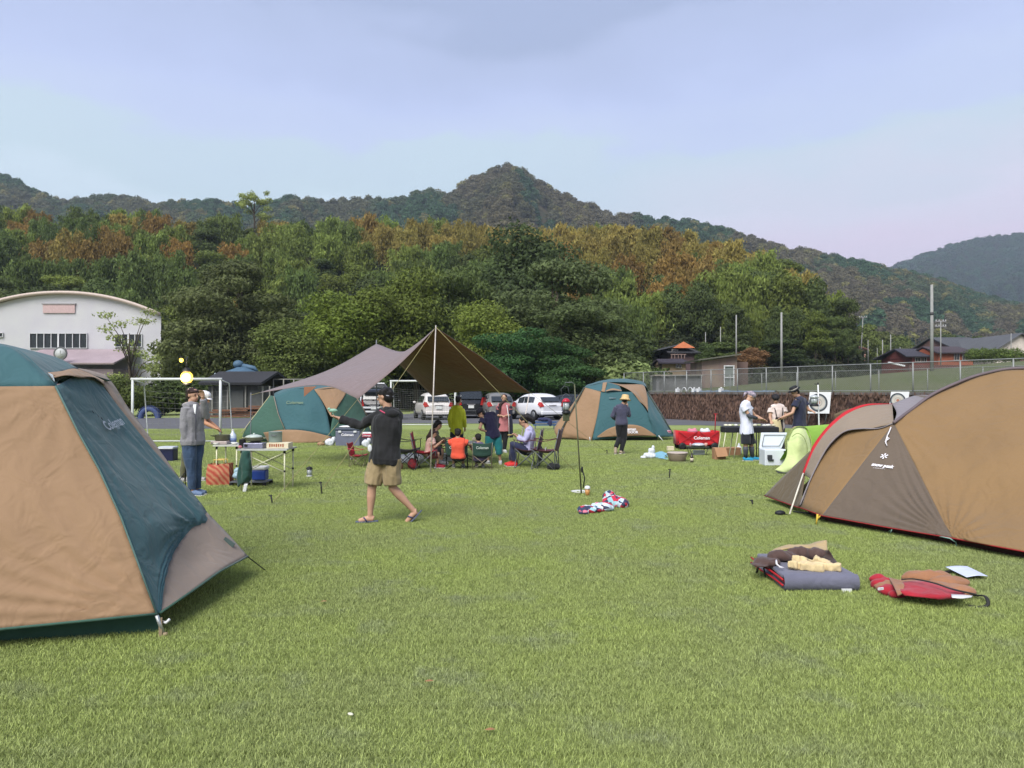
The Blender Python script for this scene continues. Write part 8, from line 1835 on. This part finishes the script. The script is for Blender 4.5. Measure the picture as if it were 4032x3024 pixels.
mb = MB(); c = q + V((.19, .06, .23)); mb.lathe(c, [(.03, 0), (.038, .09), (.034, .09)], 14); mb.solo('cup', mat('salmon_cup', (222, 170, 158), .78), 'salmon paper cup at the right of the tiny black table', 'cup')
mb = MB(); c = q + V((-.2, .04, .23)); mb.lathe(c, [(.02, 0), (.025, .06), (.012, .09)], 12); mb.solo('spice_jar', mat('pink_jar', (204, 150, 160), .78), 'small pink jar at the left of the tiny black table', 'jar')
crate('carton', 'low white carton under the tiny black table', 2754, 1793, (.28, .14, .12), WHITE_METAL(), bevel=.004); crate('carton', 'cream carton left of the tiny black table', 2642, 1776, (.18, .16, .12), mat('cream_carton', (230, 218, 186), .78), bevel=.004)
q = G(2560, 1806); lump('shopping_bag', 'translucent white plastic bag standing on the lawn left of the grill drum', [((q.x, q.y, .07), (.16, .12, .08)), ((q.x + .03, q.y, .17), (.08, .07, .09)), ((q.x + .07, q.y, .27), (.03, .03, .05)), ((q.x - .14, q.y, .03), (.09, .08, .03))], WPL, 'bag', .03)
mb = MB(); mb.grid(patch([[gp(2576, 1789, .03), gp(2604, 1786, .06), gp(2626, 1790, .03)], [gp(2578, 1806, .01), gp(2606, 1810, .03), gp(2632, 1812, .01)]], 12, 8, .03, 8)); mb.solo('plastic_sheet', mat('light_blue_sheet', (140, 200, 220), .75, rough=.4), 'light blue plastic sheet between the plastic bag and the grill drum', 'sheet')
CARD = mat('cardboard', (186, 142, 106), .70, rough=.9, scale=3)
q = G(2836, 1812); t = thing('cardboard_box', 'open cardboard box with a flap hanging in front of the barbecue legs', 'box', q); mb = MB(); mb.box(q + V((0, .12, .14)), (.26, .24, .28)); mb.part('carton', CARD, t); mb = MB(); mb.add([q + V((-.13, 0, .29)), q + V((.13, 0, .29)), q + V((.15, -.10, .10)), q + V((-.10, -.10, .08))], [(0, 1, 2, 3)], False); o = mb.part('flap', CARD, t); solid(o, .006)
crate('cardboard_box', 'closed low cardboard box under the barbecue trough', 2888, 1795, (.38, .3, .2), CARD, bevel=.003)
q = G(2906, 1790); lump('shopping_bag', 'cloudy plastic bag leaning on the closed cardboard box', [((q.x, q.y - .1, .12), (.08, .07, .12)), ((q.x, q.y - .1, .24), (.03, .03, .06))], WPL, 'bag', .02)
# ---- barbecue
D = 18.1; a, b = P(2854, 1683, D), P(3068, 1683, D); t = thing('barbecue', 'long black charcoal barbecue trough on legs covered with food', 'barbecue', ((a.x + b.x) / 2, D, 0)); zt = a.z; xm = P(2912, 1545, D).x
mb = MB(); mb.box(((a.x + b.x) / 2, D + .2, zt - .06), (b.x - a.x, .42, .13)); mb.part('trough', mat('sooty_steel', (46, 46, 52), .7, rough=.6, metal=.2, scale=4), t, bevel=.015)
mb = MB()
for i in range(28): mb.tube([(a.x + .03 + i * (b.x - a.x - .06) / 27, D, zt + .012), (a.x + .03 + i * (b.x - a.x - .06) / 27, D + .42, zt + .012)], .004, 4)
mb.part('grate', STL, t)
for x0, m_ in ((a.x + .02, CRM), (P(2905, 1545, D).x, CRM), (P(2978, 1545, D).x, BT), (P(3009, 1545, D).x, BT)):
    for y in (0.0, .40): mb = MB(); mb.tube([(x0, D + y, zt - .12), (x0 - (.10 if m_ is CRM else 0) , D + y, 0)], .012, 6); mb.part('leg', m_, t)
random.seed(3)
for i in range(15):
    x = lerp(a.x + .08, b.x - .08, i / 14) ; col_ = random.choice([(224, 222, 214), (230, 226, 200), (206, 196, 170), (176, 184, 140)])
    mb = MB(); mb.lathe((x, D + random.uniform(.06, .3), zt + .02), [(.03, 0), (.055, .012), (.05, .035), (.02, .05)], 12); mb.solo('grilled_food', mat('food_%d' % col_[2], col_, .8, bump=.4), 'pale round piece of food grilling on the long black barbecue', 'food', 'food on the barbecue')
# ---- white open cooler
D = 16.4; a, b = P(3012, 1833, D), P(3098, 1833, D); t = thing('cooler', 'big white cooler with its lid propped open behind the lime tent', 'cooler', ((a.x + b.x) / 2, D, 0)); zb = P(3000, 1770, D).z; WC = mat('white_cooler', (224, 230, 238), .80, rough=.4, var=.03)
mb = MB(); mb.box(((a.x + b.x) / 2, D + .2, zb / 2), (b.x - a.x, .4, zb)); mb.part('body', WC, t, bevel=.02)
la, lb_ = P(3001, 1704, D + .38), P(3103, 1704, D + .38); mb = MB(); mb.prism([V((a.x - .0, D + .36, zb)), V((b.x + .02, D + .36, zb)), V((lb_.x, D + .42, la.z)), V((la.x, D + .42, la.z))], (0, .05, 0)); ld = mb.part('lid', WC, t, bevel=.012)
mb = MB(); mb.tube([V((a.x + .05, D + .345, zb + .05)), V((b.x - .04, D + .345, zb + .05)), V((lb_.x - .05, D + .395, la.z - .05)), V((la.x + .05, D + .395, la.z - .05)), V((a.x + .05, D + .345, zb + .05))], .007, 5); mb.part('seal', mat('grey_seal', (96, 100, 108), .7), ld)
mb = MB(); mb.box((a.x + .10, D - .012, zb * .55), (.10, .03, .09)); mb.box((a.x + .12, D - .02, zb * .38), (.12, .04, .03)); mb.part('latch', mat('dark_latch', (60, 64, 70), .7), t, bevel=.006)
mb = MB(); mb.box((b.x - .05, D - .01, zb * .8), (.025, .03, .09)); mb.part('latch', mat('dark_latch', (60, 64, 70), .7), t)
c = G(3005, 1830); mb = MB(); mb.lathe(c + V((0, 0, .004)), [(.06, 0), (.115, .015), (.105, .018), (.05, .004)], 20); mb.solo('plate', mat('cream_plate', (226, 214, 176), .8), 'cream plate lying on the grass in front of the white cooler', 'plate')
# ---- second lantern stand
b = V((P(3227, 1545, 17.2).x, 17.2, 0)); tp = P(3221, 1515, 17.2); t = thing('lantern_stand', 'white pole stand with a dark lantern in front of the target board', 'stand', b); mb = MB(); mb.tube([b, tp], .016, 8); mb.part('pole', WHITE_METAL(), t); mb = MB(); mb.tube([tp, tp + V((0, 0, .05))], .014, 6); mb.tube([tp + V((0, 0, .01)), tp + V((-.08, 0, .02))], .009, 5); mb.part('hook_arm', BLACK(), t)
mb = MB(); mb.tube([P(3221, 1545, 17.2), P(3206, 1542, 17.15)], .006, 5); mb.part('side_hook', BLACK(), t); mb = MB(); lantern('dark lantern with a clear globe hanging on the white pole stand', P(3206, 1600, 17.15), .32, GLS, GLS, BLACK(), False, .085)
# ---- blue low bench and bundle on the lane
q = G(2145, 1690); t = thing('bench', 'long low blue bench on the lane behind the maroon chairs', 'bench', (q.x, q.y, 0)); BB = mat('bench_blue', (52, 88, 140), .7)
for dz, dy in ((.30, 0), (.30, .2), (.18, -.02)): mb = MB(); mb.box((q.x, q.y + dy, dz), (1.0, .12, .05)); mb.part('seat_board', BB, t)
for x in (-.4, .4): mb = MB(); mb.box((q.x + x, q.y + .08, .14), (.05, .28, .28)); mb.part('leg', GREYPOLE(), t)
lump('clothes_pile', 'dark navy clothes heaped on the low blue bench', [((q.x + .02, q.y + .1, .4), (.22, .16, .09)), ((q.x + .22, q.y - .02, .28), (.10, .08, .16)), ((q.x - .18, q.y + .1, .42), (.12, .1, .07))], cloth('navy_clothes', (44, 46, 84), .7), 'clothes', .03)
# ---- foreground right: folded mat, bag, cloth, red bag, paper
MATG = cloth('grey_mat', (120, 120, 138), .62, bump=.25, bscale=120); q0 = G(3087, 2326); wx = .59; dp = .80
t = thing('folded_mat', 'thick folded grey sleeping mat with a maroon underside, front right', 'mat', q0 + V((.3, .4, 0)))
for i in range(3):
    z0 = .005 + i * .044; mb = MB(); o_ = .012 * (i % 2); rws = []
    for y in np.linspace(0, 1, 9):
        rws.append([q0 + V((-.01 + o_ + wx * x + .05 * y * (1 - x), dp * y, z0 + .018 + .008 * fbm(V((x * 3, y * 4, i)), 2))) for x in np.linspace(0, 1, 13)])
    mb.grid(rws); o = mb.part('mat_layer', MATG if i != 1 else cloth('maroon_mat_side', (150, 44, 64), .7), t); solid(o, .036, 0); bev(o, .012, 2)
mb = MB(); rws = []
for a_ in np.linspace(-math.pi / 2, math.pi / 2, 9): rws.append([q0 + V((wx * x - .012, -.055 * math.cos(a_) + .0, .066 + .066 * math.sin(a_))) for x in np.linspace(0, 1, 13)])
mb.grid(rws); mb.part('front_fold', MATG, t)
mb = MB()
for z in (.05, .094): mb.tube([q0 + V((-.018, y, z + .004 * math.sin(y * 9))) for y in np.linspace(-.03, .78, 10)], .008, 5)
mb.part('red_edging', REDP, t)
mb = MB(); mb.box(q0 + V((.47, -.06, .016)), (.08, .012, .03)); mb.part('care_label', WHITE_METAL(), t)
mb = MB(); mb.tube([q0 + V((-.03, .35, .02)), q0 + V((-.035, .38, .09)), q0 + V((.02, .42, .15))], .008, 5); mb.tube([q0 + V((-.04, .55, .01)), q0 + V((-.03, .53, .10))], .01, 5); mb.part('strap', ROPE, t)
def top(px, py, z): return G(px, py, z)
BRB = cloth('brown_bag_cloth', (94, 72, 66), .62); 
def sheet(name, label, rows, m, cat, th=.012, wr=.025, ws=9, nu=20, nv=14, seed=0, part='cloth'):
    t = thing(name, label, cat, rows[0][0]); mb = MB(); mb.grid(patch(rows, nu, nv, wr, ws, seed)); o = mb.part(part, m, t); solid(o, th); return t
tb = thing('stuff_sack', 'crumpled dark brown sack opened on top of the folded grey mat', 'sack', top(3100, 2200, .14))
mb = MB()
for c_, r_ in ((top(3020, 2212, .15), (.11, .10, .035)), (top(3080, 2190, .17), (.14, .08, .05)), (top(3150, 2178, .18), (.12, .06, .06)), (top(3210, 2182, .17), (.10, .07, .05)), (top(2990, 2222, .14), (.07, .10, .02))): mb.ball(c_, r_, 12, 8)
remeshed(mb, 'sack_body', BRB, tb, .011, 3, .018, 13)
mb = MB(); mb.grid(patch([[top(3230, 2170, .17), top(3262, 2166, .22)], [top(3250, 2205, .15), top(3285, 2200, .16)], [top(3285, 2235, .135), top(3312, 2238, .13)]], 8, 14, .012, 12)); o = mb.part('open_flap', cloth('dark_brown_flap', (70, 52, 44), .62), tb); solid(o, .01)
mb = MB(); mb.tube([top(3056, 2202, .17), top(3058, 2222, .18), top(3070, 2232, .16), top(3085, 2236, .15)], .008, 6); mb.part('drawcord', WPR, tb)
sheet('tan_cloth', 'tan fabric sheet bunched behind the dark brown sack', [[top(3028, 2176, .12), top(3090, 2150, .15), top(3180, 2146, .16), top(3215, 2135, .20), top(3255, 2128, .24)], [top(3040, 2180, .16), top(3100, 2160, .20), top(3180, 2158, .19), top(3220, 2165, .20), top(3258, 2168, .18)]], cloth('tan_sheet', (190, 164, 118), .70), 'cloth')
tb = thing('cord_bundle', 'cream fabric straps bundled on the folded grey mat', 'bundle', top(3180, 2225, .14)); mb = MB()
for x, y, r in ((3125, 2226, .06), (3165, 2212, .10), (3195, 2230, .10), (3235, 2214, .07), (3280, 2232, .07)): mb.box(top(x, y, .16), (r * 1.8, r * 1.2, .06), Matrix.Rotation(x * .7, 3, 'Z') @ Matrix.Rotation(.35 * math.sin(x), 3, 'Y'))
remeshed(mb, 'strap_bundle', cloth('cream_cloth', (230, 206, 156), .72), tb, .008, 7, .012, 22)
# red and tan bag
BT_ = cloth('tan_bag_cloth', (176, 124, 88), .62); RB = cloth('crimson_bag_lining', (176, 36, 52), .72)
t = thing('carry_bag', 'open red and tan tent carry bag with black straps, bottom right', 'bag', G(3630, 2350)); mb = MB()
for x, y, r in ((3520, 2330, (.16, .13, .05)), (3600, 2330, (.2, .16, .055)), (3700, 2340, (.2, .15, .05)), (3780, 2345, (.12, .10, .04)), (3650, 2290, (.22, .1, .06)), (3740, 2310, (.16, .1, .05))): mb.ball(G(x, y) + V((0, 0, .035)), r, 12, 8)
remeshed(mb, 'bag_body', BT_, t, .011, 3, .016, 10)
mb = MB(); mb.grid(patch([[top(3555, 2292, .10), top(3640, 2288, .10), top(3720, 2308, .10), top(3790, 2330, .08)], [top(3545, 2325, .105), top(3630, 2330, .105), top(3710, 2345, .10), top(3800, 2345, .07)], [top(3560, 2345, .08), top(3620, 2350, .085), top(3690, 2358, .08), top(3780, 2356, .06)]], 22, 12, .012, 10)); o = mb.part('red_lining', RB, t); solid(o, .01)
mb = MB()
for x, y, r in ((3460, 2290, (.08, .07, .04)), (3480, 2310, (.10, .08, .05)), (3500, 2335, (.09, .08, .045)), (3535, 2350, (.07, .05, .03))): mb.ball(G(x, y + 10) + V((0, 0, .04)), r, 12, 8)
remeshed(mb, 'red_end', RB, t, .011, 2, .012, 12)
mb = MB(); mb.grid(patch([[top(3500, 2275, .08), top(3540, 2285, .115)], [top(3520, 2310, .11), top(3560, 2305, .12)], [top(3535, 2345, .09), top(3550, 2340, .09)]], 8, 10, .01, 12)); o = mb.part('tan_flap', BT_, t); solid(o, .01)
mb = MB(); mb.tube(patch([[top(3550, 2282, .12), top(3600, 2280, .14), top(3680, 2296, .15), top(3750, 2320, .13), top(3830, 2338, .06), top(3850, 2345, .03)]] * 2, 24, 1)[0], .010, 6, flat=.5); mb.part('webbing', ROPE, t)
mb = MB(); mb.tube(patch([[top(3835, 2345, .02), top(3870, 2345, .05), top(3885, 2355, .06), top(3890, 2380, .03), top(3860, 2390, .012), top(3800, 2385, .008)]] * 2, 24, 1)[0], .013, 6, flat=.45); mb.part('strap_loop', ROPE, t)
mb = MB(); mb.grid(patch([[top(3745, 2340, .10), top(3790, 2342, .10), top(3830, 2346, .08)], [top(3748, 2353, .10), top(3790, 2356, .10), top(3825, 2352, .085)]], 8, 3)); o = mb.part('white_label', WHITE_METAL(), t); solid(o, .004)
mb = MB(); mb.box(top(3468, 2318, .09), (.05, .01, .018), .4); mb.part('white_tag', WHITE_METAL(), t)
sheet('paper_sheet', 'white instruction sheet lying on the grass behind the red and tan bag', [[G(3722, 2252) + V((0, 0, .045)), G(3765, 2250) + V((0, 0, .05)), G(3808, 2247) + V((0, 0, .04))], [G(3806, 2292) + V((0, 0, .04)), G(3850, 2290) + V((0, 0, .05)), G(3890, 2290) + V((0, 0, .045))]], mat('paper_white', (206, 214, 236), .8, bump=0), 'paper', .002, .004, 6, part='paper')
mb = MB(); mb.tube([top(3660, 2262, .05), top(3700, 2254, .04), top(3745, 2250, .03)], .012, 5); mb.solo('webbing_strap', ROPE, 'black strap lying between the red and tan bag and the paper', 'strap')
# litter
q = G(1380, 2836); mb = MB(); mb.ball(q + V((0, 0, .03)), (.018, .010, .006), 8, 6, Matrix.Rotation(-.6, 3, 'Z')); mb.solo('petal', mat('petal_white', (220, 218, 196), .8), 'small white petal on the foreground grass', 'petal')
for x, y, lab in ((1930, 2900, 'dry brown leaf at the bottom of the lawn below the walking man'), (1275, 2385, 'faded brown leaf near the large left tent'), (1690, 2705, 'brown leaf left of the bottom centre of the lawn')):
    q = G(x, y); mb = MB(); mb.grid(patch([[q + V((-.025, 0, .032)), q + V((0, .012, .036)), q + V((.025, .0, .034))], [q + V((-.022, -.004, .032)), q + V((0, -.016, .036)), q + V((.025, -.002, .034))]], 6, 4)); mb.solo('fallen_leaf', mat('dry_leaf', (176, 128, 88), .7), lab, 'leaf', 'fallen leaves on the lawn')
# ================================================================ HAZE
hm = bpy.data.materials.new('haze_air'); hm.use_nodes = True
hn, hl = hm.node_tree.nodes, hm.node_tree.links; hn.remove(hn['Principled BSDF'])
pv = hn.new('ShaderNodeVolumePrincipled'); pv.inputs['Color'].default_value = (0.70, 0.80, 0.92, 1); pv.inputs['Density'].default_value = 0.00028
pv.inputs['Anisotropy'].default_value = 0.2
hl.new(pv.outputs[0], hn['Material Output'].inputs['Volume'])
mb = MB(); mb.box((200, 900, 199), (4200, 2600, 402))
mb.solo('haze', hm, 'thin bluish evening haze over the valley', 'haze', kind='stuff')
